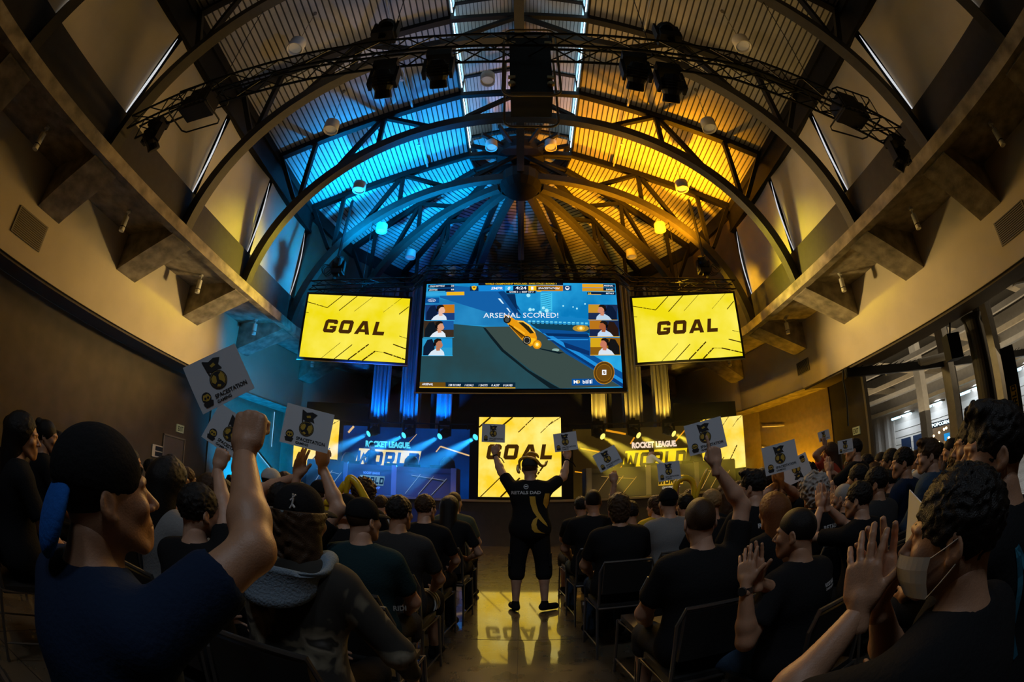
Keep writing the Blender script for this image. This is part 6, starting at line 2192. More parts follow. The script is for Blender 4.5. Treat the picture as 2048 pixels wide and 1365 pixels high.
# ---------------------------------------------------------------- the man cheering in the aisle
sc_ = 1.045
ML = Vector((.10, 5.38, 0)); cl, cr_ = atY(987, 867, 5.72), atY(1131, 884, 5.70)
Ul, Vl = view_frame(987, 867, -1, .05); Ur, Vr = view_frame(1131, 884, 6, -.1)
sw = .281
wl, wr_ = cl - Vl * .225, cr_ - Vr * .215
tl = lambda p: from_world(ML, 0, sc_, p)
J = skeleton('stand', lean=.02, wrists={'L': tl(wl + Vector((0, .03, 0))), 'R': tl(wr_ + Vector((0, .03, 0)))}, poles={'L': (-.6, .1, -1), 'R': (1, .1, -.8)}, look=(.25, 1, .02))
J['knL'], J['knR'] = Vector((-.14, .02, .50)), Vector((.15, .03, .50)); J['anL'], J['anR'] = Vector((-.15, -.02, .09)), Vector((.16, -.02, .09))
J['toeL'], J['toeR'] = Vector((-.20, .13, .05)), Vector((.30, .06, .05))
man, J = figure('man standing in the aisle with both arms up, black jersey and cargo shorts', ML, 0, sc_, J, None, 1.17, 'fair', 'buzz', 'brown', 'cap', 'charcoal', None, 'black', 'short', 'black', 'below',
                ('pinch', 'pinch'), {'L': (0, 0, 1), 'R': (.1, 0, 1)}, {'L': (-.3, -1, 0), 'R': (.3, -1, 0)}, 2)
sign(cl, Ul, Vl, sw, 'small white SPACESTATION sign in the left hand of the standing man')
sign(cr_, Ur, Vr, sw, 'small white SPACESTATION sign in the right hand of the standing man')


def jersey(mb):
    z0 = 1.40
    lettering(mb, 'RETALS DAD', (-.045, 0, 1.325), (1, 0, 0), (0, 0, 1), .034, .31, .03, 0, 1.0, M['print_white'])
    for i in range(16):
        a0, a1 = 2 * PI * i / 16, 2 * PI * (i + 1) / 16; cx, cz = -.045, 1.405
        mb.add([(cx + .026 * math.cos(a), 0, cz + .026 * math.sin(a)) for a in (a0, a1)] + [(cx + .021 * math.cos(a), 0, cz + .021 * math.sin(a)) for a in (a1, a0)], [(0, 1, 2, 3)], M['print_white'])
    mb.add([(cx_, 0, cz_) for cx_, cz_ in ((-.06, 1.40), (-.03, 1.40), (-.03, 1.412), (-.06, 1.412))], [(0, 1, 2, 3)], M['print_white'])

    def ribbon(pts, ws):
        for i in range(len(pts) - 1):
            (x0, z0_), (x1, z1_) = pts[i], pts[i + 1]; w0, w1 = ws[i], ws[i + 1]
            mb.add([(x0 - w0, 0, z0_), (x0 + w0, 0, z0_), (x1 + w1, 0, z1_), (x1 - w1, 0, z1_)], [(0, 1, 2, 3)], M['print_gold'])
    ribbon([(.02, 1.30), (.03, 1.22), (.055, 1.14), (.10, 1.07), (.15, 1.01), (.18, .975)], [.03, .03, .028, .026, .018, .002])
    ribbon([(.085, 1.085), (.05, 1.05), (.035, 1.0), (.045, .95), (.08, .915), (.15, .90)], [.01, .022, .026, .030, .035, .003])
    ribbon([(.18, 1.33), (.17, 1.27), (.165, 1.22), (.17, 1.17)], [.025, .03, .03, .004])


decal(man, 'shirt', jersey, 'jersey_print', M['print_white'])
for s in 'LR':
    w = J['wr' + s]; mb = MB(); d = (J['wr' + s] - J['el' + s]).normalized(); a = w - d * .03
    mb.tube(a - d * .008, a + d * .008, .034, 14); mb.path([a + Vector((.03, 0, 0)), a + Vector((.07, 0, -.02)), a + Vector((.10, 0, -.07))], .006, 5)
    o = mb.build('wristband', CL['black'], None, origin=(0, 0, 0)); o.parent = man
hp = to_world(man, J['head'])
hx = lambda x, y, z: hp + Vector((x, y, z))
balloon('orange twisted balloon crown on the cap of the standing man', [([hx(-.11, -.02, -.02), hx(-.12, -.04, .08), hx(-.06, -.06, .12), hx(.05, -.10, .10), hx(.12, -.06, .03), hx(.17, 0, .04), hx(.20, .02, .09)], .017),
                                                                        ([hx(-.06, 0, .12), hx(-.01, 0, .18), hx(.06, 0, .17), hx(.10, 0, .12)], .016), ([hx(-.13, 0, .05), hx(-.14, -.02, -.01), hx(-.12, -.04, -.06)], .018)], M['balloon_o'], hp)
# thick sandals and pocket flaps are part of his clothing
for s in (-1, 1):
    mb = MB(); mb.box((s * .215, .0, .60), (.03, .13, .14)); o = mb.build('cargo_pocket', CL['black'], None, origin=(0, 0, 0)); o.parent = man


# ---------------------------------------------------------------- seated and clapping people
def clap(hz=1.08, fw=.33, x=0.0):
    return dict(wrists={'L': (x - .035, fw, hz), 'R': (x + .035, fw, hz)}, poles={'L': (-1, -.1, -1), 'R': (1, -.1, -1)})


def place(label, px, py, rho, stand=False, sc=None, rz=None, seat=True, clapat=None, raise_=None, clappx=None, jkey=None, group=None, Jx=None, **kw):
    loc, r, s = seat_place(px, py, rho, stand, sc)
    if rz is not None:
        r += rz
    kw.setdefault('near', 0)
    args = dict(Jx or {})
    if clapat is not None:
        args.update(clap(*clapat)); kw['hands'] = ('open', 'open'); kw['hdir'] = {'L': (.1, .25, 1), 'R': (-.1, .25, 1)}; kw['hback'] = {'L': (-1, 0, 0), 'R': (1, 0, 0)}
    if clappx is not None:
        P_, hd_, pose_ = clappx
        q = from_world(loc, r, s, P_)
        args['wrists'] = {'L': q + Vector((-.035, 0, 0)), 'R': q + Vector((.035, .0, 0))}; args['poles'] = {'L': (-1, -.1, -1), 'R': (1, -.1, -1)}
        kw['hands'] = (pose_, pose_); kw['hdir'] = {'L': (hd_[0] + .08, hd_[1], hd_[2]), 'R': (hd_[0] - .08, hd_[1], hd_[2])}; kw['hback'] = {'L': (-1, -.3, 0), 'R': (1, .3, 0)}
    if raise_:
        ws = args.get('wrists', {}); ps = args.get('poles', {})
        for side, (p, hd, pose) in raise_.items():
            ws[side] = from_world(loc, r, s, p); ps[side] = (-1 if side == 'L' else 1, .0, -.4)
            kw.setdefault('hdir', {})[side] = hd
            kw.setdefault('hback', {})[side] = (-.2 if side == 'L' else .2, -1, 0)
            hh = list(kw.get('hands', ('relax', 'relax'))); hh[0 if side == 'L' else 1] = pose; kw['hands'] = tuple(hh)
        args['wrists'] = ws; args['poles'] = ps
    J = skeleton('stand' if stand else 'sit', **args)
    root, J = figure(label, loc, r, s, J, jkey, group=group, **kw)
    if seat and not stand:
        chair(loc, r, 'black stacking chair under the ' + ' '.join(label.replace(',', '').split()[:9]))
    return root, J


# foreground left: man in a backwards cap, right arm thrown up
wt = atR(489, 912, 1.12)
U, V = view_frame(437, 757, 35)
fl, J = place('man at the left edge in profile, black cap turned back with blue brim, fist raised', 185, 985, 1.0, rz=-.12, near=2, skin='tan', hairstyle='buzz', haircol='black', hat='cap_back', hatcol='black', brimcol='blue',
              shirt='navy', g=1.12, Jx=dict(look=(.27, 1, .18), poles={'R': (1, .3, -.6)}), raise_={'R': (wt, (-.1, .25, 1), 'fist')})
sign(atR(437, 757, 1.42), U, V, .185, 'largest white sign, tilted, gripped in the raised fist on the left')
# hoodie
hd, J = place('person in a camouflage jacket with a grey hood and black cap, back to us', 583, 1040, 1.68, near=2, skin='fair', hairstyle='wavy', haircol='brown', hat='cap', hatcol='black', shirt='camo', sleeve='long', g=1.08,
              Jx=dict(lean=.08, look=(.15, 1, 0), wrists={'R': (.34, .30, .60), 'L': (-.1, .34, .62)}))
N = 40; vs, fs = [], []
nk = J['neck'] + Vector((0, -.02, .01)); nv = 14
for i in range(N):
    a = 2 * PI * i / N
    for j in range(nv + 1):
        v = j / nv; b2 = -1.0 + 4.0 * v
        back = max(0, -math.sin(a))
        R0 = .118 + .045 * back + .032 * math.cos(b2); z = .035 + .032 * math.sin(b2) - .055 * back * v + .01 * math.sin(3 * a)
        R1 = R0 + .06 * back * v * v
        vs.append(nk + Vector((R1 * 1.08 * math.cos(a), R1 * math.sin(a) - .03 * back * v, z - .03 - .10 * back * v * v)))
for i in range(N):
    for j in range(nv):
        a, b2 = i * (nv + 1) + j, ((i + 1) % N) * (nv + 1) + j
        fs.append((a, b2, b2 + 1, a + 1))
mb = MB(); mb.add(vs, fs); o = mb.build('hood', CL['hoodie'], None, origin=(0, 0, 0), smooth=True); o.parent = hd
o.modifiers.new('thick', 'SOLIDIFY').thickness = .012
hm = head_mx(J)
mb = MB(); mb.lathe([(.0925, .012), (.0928, .034)], n=40)
mb.v = [v for v in mb.v]
vv = [(x * .99, y * 1.19 - .016, z) for x, y, z in mb.v]; keep = [f_ for f_ in mb.f if all(vv[i][1] < -.075 for i in f_)]
m2 = MB(); m2.add([hm @ Vector(v) for v in vv], keep); o = m2.build('cap_strap', new_mat('cap_strap_grey', (.25, .32, .36), .7), None, origin=(0, 0, 0)); o.parent = hd
mb = MB()
fig = [((0, .0), (.004, .018)), ((.004, .018), (.002, .03)), ((.003, .024), (.014, .034)), ((.003, .022), (-.009, .014)), ((0, 0), (-.010, -.014)), ((0, 0), (.012, -.010)), ((.002, .033), (.002, .037))]
for (x0, z0), (x1, z1) in fig:
    a = hm @ Vector((.045 + x0, -.111, .058 + z0)); b2 = hm @ Vector((.045 + x1, -.111, .058 + z1)); mb.bar(a, b2, .005, .005)
o = mb.build('cap_emblem', M['print_white'], None, origin=(0, 0, 0)); o.parent = hd
# left of the aisle, from near to far
l2_, Jl2 = place('man in a black cap and dark green t-shirt, second row left of the aisle', 724, 1042, 2.62, near=2, skin='fair', hairstyle='buzz', haircol='brown', hat='cap', shirt='teal', g=1.15, trousers='charcoal', length='below', Jx=dict(look=(.5, 1, 0)))
l3_, Jl3 = place('dark-haired person in a plain black t-shirt, third row left of the aisle', 797, 1028, 3.3, near=1, skin='tan', hairstyle='short', shirt='charcoal', g=1.05, trousers='black', length='below', Jx=dict(look=(.3, 1, 0)))
place('person in black tee and cropped hair, fourth row left of the aisle', 848, 1018, 4.25, near=1, skin='fair', hairstyle='short', haircol='brown', g=1.0, Jx=dict(look=(.4, 1, 0), slouch=.02))
place('long-haired person leaning forward, fifth row left of the aisle', 893, 1013, 5.0, near=1, skin='fair', hairstyle='long', g=.95, Jx=dict(lean=.25, look=(0, 1, -.1)), kind='f')
place('person in an olive t-shirt, sixth row at the left aisle edge', 908, 1006, 5.75, near=1, skin='fair', hairstyle='buzz', haircol='brown', shirt='olive', g=1.0, Jx=dict(look=(.3, 1, 0)))
place('person in a white t-shirt with shaved sides, near the front left', 762, 1011, 6.0, skin='fair', hairstyle='short', haircol='brown', shirt='white', Jx=dict(look=(.3, 1, 0)))
place('person with a big curly brown head of hair on the left', 725, 987, 5.1, skin='fair', hairstyle='curly', haircol='brown', g=1.05, Jx=dict(look=(-.2, 1, 0)))
place('person in a black cap with a white print, near the raised arms', 640, 990, 4.4, skin='fair', hairstyle='buzz', haircol='brown', hat='cap_back', Jx=dict(look=(.4, 1, 0)))
b1, Jb = place('person in a dark hat beneath yellow balloons on the left', 692, 1022, 3.6, skin='fair', hairstyle='short', hat='cap', hatcol='black', g=1.0)
hp = to_world(b1, Jb['head']); hx = lambda x, y, z: hp + Vector((x, y, z))
balloon('yellow twisted balloon hat on the left side of the crowd', [([hx(-.02, 0, .10), hx(.0, 0, .24), hx(.06, 0, .22), hx(.14, 0, .10), hx(.20, 0, .0)], .03), ([hx(-.20, 0, .02), hx(-.14, .0, .06), hx(-.08, 0, .10), hx(-.02, 0, .08)], .035),
                                                                      ([hx(-.17, 0, .04), hx(-.17, 0, -.04), hx(-.15, 0, -.12)], .022), ([hx(-.02, 0, .22), hx(-.08, 0, .12)], .028)], M['balloon_y'], hp)
tb = thing('blue_ring', 'blue light painted as a hat band on the person under the yellow balloons', 'hat band', hp)
mb = MB(); mb.path([hx(.108 * math.cos(a), .115 * math.sin(a) - .01, -.015 + .01 * math.sin(a)) for a in np.linspace(0, 2 * PI, 25)[:-1]], .014, 8, closed=True); mb.build('ring', new_mat('painted_blue_light', (.02, .22, .45), .4), tb)  # blue light falling on the hat, put into the ring colour
mb = MB(); a, b2 = Jl3['hipR'], Jl3['knR']; dd = (b2 - a).normalized(); sd = dd.cross(Vector((0, 0, 1))).normalized(); uu = sd.cross(dd)
for k in range(3):
    c_ = a.lerp(b2, .50 + .11 * k); rr_ = .1 * 1.05 + .004 - .011 * (.5 + .11 * k)
    mb.path([c_ + sd * rr_ * math.cos(t_) + uu * rr_ * math.sin(t_) for t_ in np.linspace(-.5, 2.4, 14)], .006, 5)
o = mb.build('shorts_stripes', M['print_white'], None, origin=(0, 0, 0)); o.parent = l3_
q_ = atR(800, 1222, 2.25); inv = (Matrix.Translation(l2_.location) @ Matrix.Rotation(l2_.rotation_euler.z, 4, 'Z') @ Matrix.Scale(l2_.scale[0], 4)).inverted()
U, V = view_frame(800, 1222, 4); mb = MB(); lettering(mb, 'RIDI', (0, 0, 0), U, V, .026, .062, .03); mb.v = [tuple(inv @ (Vector(v) + q_)) for v in mb.v]
o = mb.build('shorts_print', new_mat('print_dim', (.25, .24, .22), .7), None, origin=(0, 0, 0)); o.parent = l2_
# person with both arms up under the left sign
cs = atR(614, 857, 2.62); U, V = view_frame(614, 857, -7)
place('person in a black t-shirt holding a sign up with both hands, left', 565, 1010, 2.75, near=1, skin='fair', hairstyle='short', g=1.05, Jx=dict(look=(.2, 1, .1)),
      raise_={'L': (atR(594, 955, 2.72), (.15, .1, 1), 'open'), 'R': (atR(645, 935, 2.72), (-.1, .1, 1), 'pinch')})
sign(cs, U, V, .275, 'white SPACESTATION sign held with two hands, left of the stage')
cs = atR(462, 868, 2.5); U, V = view_frame(462, 868, -24)
place('person with a round dark head, bare forearm raised with a half hidden sign', 392, 1025, 2.1, near=1, skin='fair', hairstyle='short', g=1.1, Jx=dict(look=(.3, 1, 0)), raise_={'R': (atR(435, 918, 2.35), (.2, .1, 1), 'fist')})
sign(cs, U, V, .26, 'white SPACESTATION sign half hidden behind the big raised fist')
lhp, Jl = place('long black-haired person in a white printed top', 335, 965, 2.55, near=1, skin='tan', hairstyle='long', shirt='grey', kind='f', clapat=(1.0, .33), g=.95, Jx=dict(look=(.2, 1, 0)))
place('person in glasses with long black hair at the far left', 38, 893, 3.1, near=1, skin='tan', hairstyle='long', kind='f', sc=1.06, Jx=dict(look=(.5, 1, 0)))
p_, Jg = place('person in a dark top behind the one in glasses, far left', 88, 888, 4.4, skin='tan', hairstyle='bun', sc=1.08, kind='f', Jx=dict(look=(.6, 1, 0)))
place('long-haired person third from the left edge', 112, 897, 5.1, skin='tan', hairstyle='long', kind='f', Jx=dict(look=(.5, 1, 0)), sc=1.04)
mk1, Jm1 = place('person in a black face mask by the left wall, short hair', 228, 906, 5.8, skin='fair', hairstyle='short', haircol='black', sc=1.06, Jx=dict(look=(.7, 1, 0)))
mk2, Jm2 = place('person in a black face mask by the left wall, hair tied up', 258, 925, 4.9, skin='tan', hairstyle='long', kind='f', clapat=(1.05, .3), Jx=dict(look=(.6, 1, 0)))


def face_mask(root, J, mat, name='face_mask'):
    hm = head_mx(J); n = 20; mb = MB(); vs = []
    for j, z in enumerate((-.020, -.045, -.07, -.100)):
        for i in range(n + 1):
            a = -1.25 + 2.5 * i / n; r = (.122, .124, .118, .104)[j]
            vs.append(hm @ Vector((math.sin(a) * .080, -.0 + math.cos(a) * r + (.004 if j in (1, 2) else 0), z)))
    for j in range(3):
        for i in range(n):
            a = j * (n + 1) + i; mb.add([vs[a], vs[a + 1], vs[a + n + 2], vs[a + n + 1]], [(0, 1, 2, 3)])
    o = mb.build(name, mat, None, origin=(0, 0, 0), smooth=True); o.parent = root
    for s in (-1, 1):
        mb = MB()
        for z0, z1 in ((-.022, .010), (-.098, -.035)):
            mb.path([hm @ Vector((s * .076, .038, z0)), hm @ Vector((s * .084, .01, (z0 + z1) / 2)), hm @ Vector((s * .086, -.018, z1))], .0016, 5)
        e_ = mb.build('ear_loop', mat, None, origin=(0, 0, 0)); e_.parent = o
    return o


face_mask(mk1, Jm1, CL['black']); face_mask(mk2, Jm2, CL['black'])
# glasses
hm = head_mx(Jg) if False else None
place('person seated low between the fist man and the left wall', 300, 1000, 3.6, skin='tan', hairstyle='short', clapat=(1.08, .3), Jx=dict(look=(.4, 1, 0)))
place('person in a white cap on the left, facing the stage', 540, 962, 5.2, skin='fair', hairstyle='buzz', hat='cap', hatcol='white', Jx=dict(look=(.4, 1, 0)))
place('bare-headed person beside the white cap on the left', 568, 962, 5.9, skin='fair', hairstyle='short', haircol='brown', Jx=dict(look=(.5, 1, 0)))
place('smiling person lit warm, between the two raised arms on the left', 418, 985, 3.3, skin='fair', hairstyle='short', haircol='brown', clapat=(1.05, .33), Jx=dict(look=(.6, 1, 0)))

# right of the aisle
place('man in black at the right aisle edge, front row', 1163, 1014, 5.9, near=1, skin='tan', hairstyle='short', trousers='charcoal', length='below', clapat=(.8, .42))
place('man in a dark t-shirt and jeans, second from the front on the right aisle', 1187, 1005, 4.95, near=1, skin='tan', hairstyle='buzz', trousers='denim', g=1.15)
place('curly-haired broad man in black and jeans, on the right aisle', 1239, 1020, 3.95, near=1, skin='tan', hairstyle='messy', haircol='brown', trousers='denim', g=1.22)
cs = atR(1215, 918, 4.6); U, V = view_frame(1215, 918, 25)
place('person whose bare arm lifts a small tilted sign right of the aisle', 1262, 1030, 4.75, skin='tan', hairstyle='short', sc=.95, raise_={'L': (atR(1228, 952, 4.65), (-.1, 0, 1), 'pinch')})
sign(cs, U, V, .235, 'small white sign tilted up to the right, just right of the aisle')
place('person in a yellow t-shirt on the right', 1312, 1014, 5.6, skin='fair', hairstyle='messy', haircol='brown', shirt='yellow', Jx=dict(look=(-.5, 1, 0)))
place('man in a grey t-shirt and black cap on the right', 1338, 1006, 4.35, near=1, skin='fair', hairstyle='buzz', hat='cap', shirt='grey', g=1.15)
b2_, Jb2 = place('person under the hooped yellow balloon on the right', 1372, 1012, 4.8, skin='fair', hairstyle='short', haircol='black')
hp = to_world(b2_, Jb2['head']); hx = lambda x, y, z: hp + Vector((x, y, z))
balloon('hooped yellow balloon hat on the right', [([hx(-.10, 0, .10), hx(-.08, 0, .24), hx(.02, 0, .28), hx(.10, 0, .22), hx(.10, 0, .08), hx(.06, 0, -.04)], .032), ([hx(.10, -.05, .04), hx(.16, -.05, .20), hx(.25, -.05, .36)], .018)], M['balloon_y'], hp)
cs = atR(1338, 943, 4.5); U, V = view_frame(1338, 943, 4)
sign(cs, U, V, .215, 'small white sign in front of the right player desk')
place('person lifting the small sign before the right desk', 1382, 985, 5.6, skin='fair', hairstyle='wavy', haircol='brown', kind='f', sc=1.0, raise_={'L': (atR(1355, 965, 5.2), (-.1, 0, 1), 'pinch')})
# big man with raised arm
cs = atR(1411, 873, 2.5); U, V = view_frame(1411, 873, 9)
place('man in a black t-shirt with a tattooed arm raised high, right of the aisle', 1404, 1045, 2.35, near=2, skin='fair', hairstyle='buzz', haircol='brown', trousers='charcoal', length='below', g=1.2,
      Jx=dict(look=(.15, 1, .05)), raise_={'R': (atR(1432, 935, 2.42), (-.05, .05, 1), 'point')})
sign(cs, U, V, .205, 'white SPACESTATION sign under the pointing finger, right of the stage')
place('person with blond hair behind the raised arm', 1425, 1008, 4.2, skin='fair', hairstyle='short', haircol='blond')
# bald man clapping
bl, Jbl = place('balding man clapping in a black crew shirt, near right', 1600, 1068, 2.12, near=2, skin='tan', hairstyle='buzz', haircol='black', g=1.2, trousers='denim', rz=.25, Jx=dict(look=(-.35, 1, 0)), clappx=(atR(1503, 1168, 1.86), (.15, .2, 1), 'spread'))
decal(bl, 'shirt', lambda mb: (lettering(mb, 'ROCKET LEAGUE', (.085, 0, .95), (1, 0, 0), (0, 0, 1), .018, .12, .03, 0, 1.0, M['print_white']), lettering(mb, 'CHAMPIONSHIP SERIES', (.085, 0, .932), (1, 0, 0), (0, 0, 1), .011, .12, .02, 0, 1.0, M['print_white'])), 'shirt_print', M['print_white'])
mb = MB(); d = (Jbl['wrL'] - Jbl['elL']).normalized(); a = Jbl['wrL'] - d * .02; mb.tube(a - d * .012, a + d * .012, .033, 16); mb.tube(a + Vector((-.03, -.01, 0)), a + Vector((-.042, -.013, 0)), .02, 14)
o = mb.build('wristwatch', new_mat('watch', (.1, .11, .12), .25, .8), None, origin=(0, 0, 0)); o.parent = bl
rt, Jr = place('person in a RETALS jersey looking left', 1508, 975, 3.8, near=1, skin='fair', hairstyle='quiff', haircol='black', shirt='black', g=1.05, Jx=dict(look=(-.7, 1, 0)))
decal(rt, 'shirt', lambda mb: lettering(mb, 'RETALS', (.03, 0, .93), (1, 0, 0), (0, 0, 1), .032, .20, .03, 0, 1.0, M['print_white']), 'shirt_print', M['print_white'])
place('long brown-haired person behind the clapping man', 1550, 1040, 2.95, near=1, skin='fair', hairstyle='long', haircol='auburn', kind='f', sc=.95)
wh_, Jw = place('person with a cloud of grey curls in a RETALS jersey', 1632, 985, 3.75, near=1, skin='fair', hairstyle='curly', haircol='grey', Jx=dict(look=(.1, 1, 0)))
decal(wh_, 'shirt', lambda mb: lettering(mb, 'RETALS', (.04, 0, .93), (1, 0, 0), (0, 0, 1), .032, .18, .03, 0, 1.0, M['print_white']), 'shirt_print', M['print_white'])
place('man with thin grey hair clapping beside the grey curls', 1690, 996, 4.1, near=1, skin='fair', hairstyle='buzz', haircol='grey', clapat=(1.12, .32, -.12), Jx=dict(look=(-.3, 1, 0)))
place('man in profile with an upturned collar and dark jacket', 1755, 968, 3.7, near=1, skin='tan', hairstyle='short', haircol='black', shirt='charcoal', sleeve='long', Jx=dict(look=(-.6, 1, .05)))
place('person with hands clapping high in front of the dark jacket', 1722, 1010, 3.2, near=1, skin='fair', hairstyle='short', haircol='black', clapat=(1.2, .34, -.05), sc=.93, Jx=dict(look=(-.4, 1, 0)))
cs = atR(1561, 916, 4.1); U, V = view_frame(1561, 916, 7)
place('person clapping under a big white sign', 1530, 962, 4.6, skin='fair', hairstyle='short', clapat=None, raise_={'L': (atR(1553, 968, 4.25), (.05, 0, 1), 'open'), 'R': (atR(1562, 968, 4.25), (-.05, 0, 1), 'open')})
sign(cs, U, V, .305, 'white SPACESTATION sign above the clapping hands on the right')
cs = atR(1592, 940, 4.5); U, V = view_frame(1592, 940, -163)
sign(cs, U, V, .28, 'upside-down white sign peeking from behind another on the right')
place('person clapping to the right of the upside-down sign', 1612, 960, 5.2, skin='tan', hairstyle='short', clapat=(1.2, .3, -.1), Jx=dict(look=(-.3, 1, 0)))
place('person in a navy shirt with thick black hair looking left', 1810, 926, 4.5, near=1, skin='tan', hairstyle='short', haircol='black', shirt='navy', Jx=dict(look=(-.7, 1, 0)))
place('man in a denim shirt with a side parting', 1862, 906, 4.1, near=1, skin='fair', hairstyle='quiff', haircol='brown', shirt='denim', sleeve='long', Jx=dict(look=(-.8, 1, 0)), sc=1.07)
place('brown-haired person low at the right', 1925, 935, 3.3, near=1, skin='fair', hairstyle='messy', haircol='brown')
cp_, Jcp = place('tall dark figure in profile at the right edge with black hair, cyan shirt print', 2003, 905, 1.45, seat=False, near=2, skin='tan', hairstyle='quiff', haircol='black', shirt='black', g=1.1, Jx=dict(look=(-.8, 1, .12)))
place('person in glasses left of the tall dark figure', 1958, 880, 2.4, near=1, skin='tan', hairstyle='short', sc=1.08, Jx=dict(look=(-.5, 1, .05)))
# masked man
ms, Jms = place('man in the near right corner with his mask pulled to his mouth, clapping', 1932, 1072, .93, near=2, skin='tan', hairstyle='short', haircol='black', g=1.15, rz=.1, Jx=dict(look=(-.38, 1, .05)), clappx=(atR(1738, 1215, .98), (.12, .1, 1), 'spread'), sc=.97, seat=False)
mk = face_mask(ms, Jms, new_mat('mask_pale', (.5, .45, .38), .7))
hp = to_world(ms, Jms['head'])
sgn = atR(1829, 1050, 1.25); U = Vector((.25, -.9, 0)).normalized()
Us = Vector((.75, .55, .25)).normalized()
sign(atR(1829, 1050, 1.2), Vector((-.15, 1, .1)) * -1 if False else Vector((.55, .75, .15)), Vector((.1, .05, 1)), .17, 'yellow-lit sign seen edge-on in front of the masked man')
decal(cp_, 'shirt', lambda mb: [mb.bar((x0, 0, z0), (x1, 0, z1), .02, .02, up=(0, 1, 0)) for x0, z0, x1, z1 in ((-.10, .80, -.12, 1.0), (-.12, 1.0, -.03, .82), (-.03, .82, -.05, 1.02), (-.10, .78, -.07, .70), (.03, .82, .05, 1.0), (.05, 1.0, .12, .95))], 'shirt_print', new_mat('print_cyan', (.02, .16, .25), .7))
# standing people by the right wall
place('person in a red dress standing by the dark wall, sign in hand', 1664, 918, 6.0, stand=True, sc=.98, skin='tan', hairstyle='long', haircol='brown', kind='f', shirt='red', Jx=dict(look=(-.6, 1, 0)), raise_={'L': (atR(1650, 893, 5.9), (0, 0, 1), 'pinch')})
sign(atR(1648, 872, 5.9), *view_frame(1648, 872, 8), .15, 'tiny white sign highest against the dark right wall')
place('standing person with blue-lit hair clapping by the dark wall', 1712, 912, 5.3, stand=True, sc=.95, skin='fair', hairstyle='short', haircol='black', clapat=(1.42, .33, -.1), Jx=dict(look=(-.6, 1, 0)))
sign(atR(1691, 893, 5.1), *view_frame(1691, 893, 1), .17, 'small white sign left of the exit sign on the right')

# fill of the further rows: seated, poses shared
fill = [(1580, 968, 5.2, 'short', 'black', 'black'), (1655, 960, 5.7, 'short', 'brown', 'grey'), (1705, 935, 6.8, 'messy', 'brown', 'yellow'), (1735, 930, 6.3, 'short', 'black', 'black'), (1765, 925, 6.8, 'buzz', 'black', 'charcoal'),
        (1785, 923, 5.6, 'short', 'black', 'teal'), (1835, 920, 7.0, 'short', 'brown', 'white'), (1850, 905, 7.6, 'messy', 'black', 'black'), (1880, 905, 7.2, 'short', 'black', 'charcoal'), (1720, 958, 4.45, 'short', 'black', 'olive'),
        (1780, 962, 5.0, 'short', 'black', 'black'), (1480, 985, 5.6, 'short', 'brown', 'grey'), (1455, 995, 4.6, 'wavy', 'brown', 'black'), (1500, 975, 6.6, 'messy', 'blond', 'yellow'), (1545, 975, 6.0, 'short', 'black', 'black'),
        (1620, 950, 6.6, 'curly', 'black', 'charcoal'), (1905, 900, 6.0, 'bun', 'black', 'black'), (1930, 890, 5.2, 'short', 'black', 'navy'), (1680, 955, 7.0, 'short', 'black', 'black'), (1750, 945, 6.2, 'long', 'brown', 'black'),
        (600, 985, 6.4, 'short', 'black', 'black'), (660, 995, 6.6, 'short', 'black', 'black'), (445, 985, 4.6, 'short', 'black', 'black'), (505, 985, 6.0, 'messy', 'brown', 'charcoal'), (340, 925, 6.8, 'short', 'black', 'black'),
        (470, 975, 5.4, 'bun', 'black', 'black'), (370, 960, 5.0, 'short', 'brown', 'navy'), (300, 940, 6.0, 'short', 'black', 'black'), (185, 925, 5.4, 'short', 'black', 'black'), (20, 860, 5.0, 'short', 'black', 'black')]
desc = ['in the middle rows', 'two rows ahead of the balloons', 'among the far right rows', 'by the dark right wall', 'near the concourse opening', 'in front of the popcorn stand']
rnd = random.Random(3)
pose_n = {0: {}, 1: clap(1.02, .30), 2: clap(1.12, .30, -.05), 3: {}}
hn = {'short': 'short', 'messy': 'tousled', 'buzz': 'cropped', 'wavy': 'wavy', 'curly': 'curly', 'bun': 'tied-up', 'long': 'long'}
for i, (px, py, rho, hs, hc, shc) in enumerate(fill):
    k = i % 4
    loc, r, s = seat_place(px, py, rho)
    J = skeleton('sit', look=(-.25 if px > 1024 else .25, 1, 0), **pose_n[k])
    hnds = ('open', 'open') if k in (1, 2) else ('relax', 'relax')
    side = 'right' if px > 1024 else 'left'
    if px > 1880: wh = 'close to the right picture edge'
    elif px > 1760: wh = 'below the popcorn stand'
    elif px > 1640: wh = 'below the right exit sign'
    elif px > 1430: wh = 'right of the raised tattooed arm'
    elif px > 560: wh = 'below the left player desk'
    elif px > 320: wh = 'near the raised forearm on the left'
    else: wh = 'close to the left wall'
    figure('%s %s-haired person, %s top, %s, %s' % (hn[hs], hc, shc, wh, ('hands in lap', 'clapping low', 'clapping high', 'leaning on knees')[k]), loc, r, s, J, 'fill%d%s' % (k, side), 1.0, SK and ('tan', 'fair', 'brown')[i % 3], hs, hc, None, 'black', None, shc, 'short', 'black', 'long', hnds,
           {'L': (.1, .25, 1), 'R': (-.1, .25, 1)} if k in (1, 2) else None, {'L': (-1, 0, 0), 'R': (1, 0, 0)} if k in (1, 2) else None, 0)
    chair(loc, r, 'black stacking chair under the %s-haired person in %s %s' % (hn[hs], shc, wh))
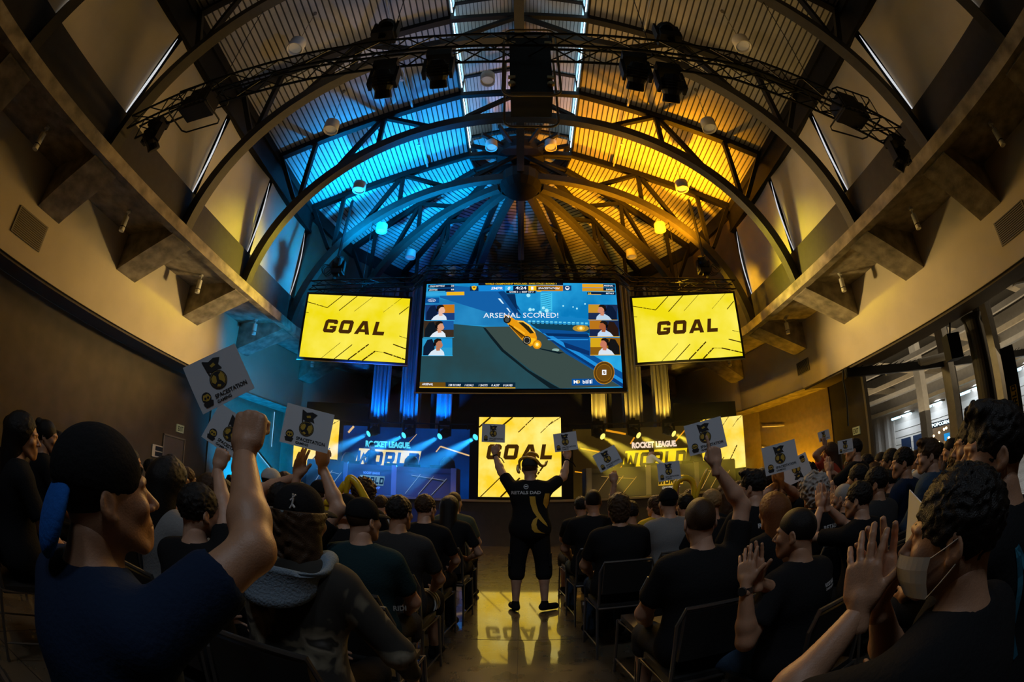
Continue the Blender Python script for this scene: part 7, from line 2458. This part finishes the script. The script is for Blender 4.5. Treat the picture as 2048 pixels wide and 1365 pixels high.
# players on stage
place('player in a blue jersey and headset standing at the left desk', 745, 893, 16.0, stand=True, sc=1.0, skin='fair', hairstyle='short', haircol='black', shirt='blue', near=0, rz=PI, Jx=dict(wrists={'L': (-.3, .35, 1.05), 'R': (.3, .35, 1.05)}, look=(0, 1, -.3)))
pl, Jp = place('player in a pale blue long-sleeved jersey reaching across the right desk', 1297, 903, 15.8, stand=True, sc=1.0, skin='fair', hairstyle='short', haircol='brown', shirt='white', sleeve='long', near=0, rz=PI, Jx=dict(lean=.2, wrists={'R': (.5, .42, 1.02), 'L': (-.2, .35, 1.0)}, look=(.2, 1, -.4)))
for o in [q for q in C.objects if q.get('label', '').startswith('player in')]:
    o.location.z = ZS
    q = atR(745, 893, 16.0) if 'blue jersey and' in o['label'] else atR(1297, 903, 15.8)
    hs_ = (q.z - ZS) / 1.615; o.scale = (hs_, hs_, hs_)
spot('player_light', (-3.8, 12.9, 5.5), (-4.6, 15.0, 2.6), (.2, .5, 1), 120, 20); spot('player_light', (3.4, 12.9, 5.5), (4.2, 14.9, 2.6), (.9, .95, 1), 160, 16)
# loose things
p = atZ(1215, 1215, .22)
t = thing('handbag', 'patterned clear tote bag with straps on the floor by the right aisle', 'bag', (p.x, p.y, 0))
mb = MB(); mb.hexa([(p.x - .20, p.y - .1, 0), (p.x + .20, p.y - .02, 0), (p.x + .18, p.y + .12, 0), (p.x - .22, p.y + .04, 0), (p.x - .24, p.y - .06, .30), (p.x + .22, p.y - .0, .30), (p.x + .20, p.y + .08, .30), (p.x - .26, p.y + .02, .30)])
mb.build('bag_body', new_mat('bag_print', (.08, .075, .07), .25, noise=.9, nscale=9), t)
mb = MB(); mb.bar((p.x - .25, p.y - .07, .29), (p.x + .23, p.y - .01, .29), .02, .03); mb.build('top_band', M['offwhite'], t)
mb = MB(); mb.path([(p.x - .1, p.y - .03, .3), (p.x - .06, p.y + .05, .5), (p.x + .02, p.y + .1, .52), (p.x + .1, p.y, .3)], .008, 6); mb.build('strap', M['vent'], t)
for (px, py, rho, lb) in ((1352, 1100, 2.9, 'empty black stacking chair, yellow light along its top rail, right'), (690, 1135, 2.1, 'empty black stacking chair behind the man in the black cap')):
    q = atR(px, py, rho); r = math.atan2(-(0 - q.x), 14 - q.y)
    chair(Vector((q.x, q.y + .3, 0)), r, lb)
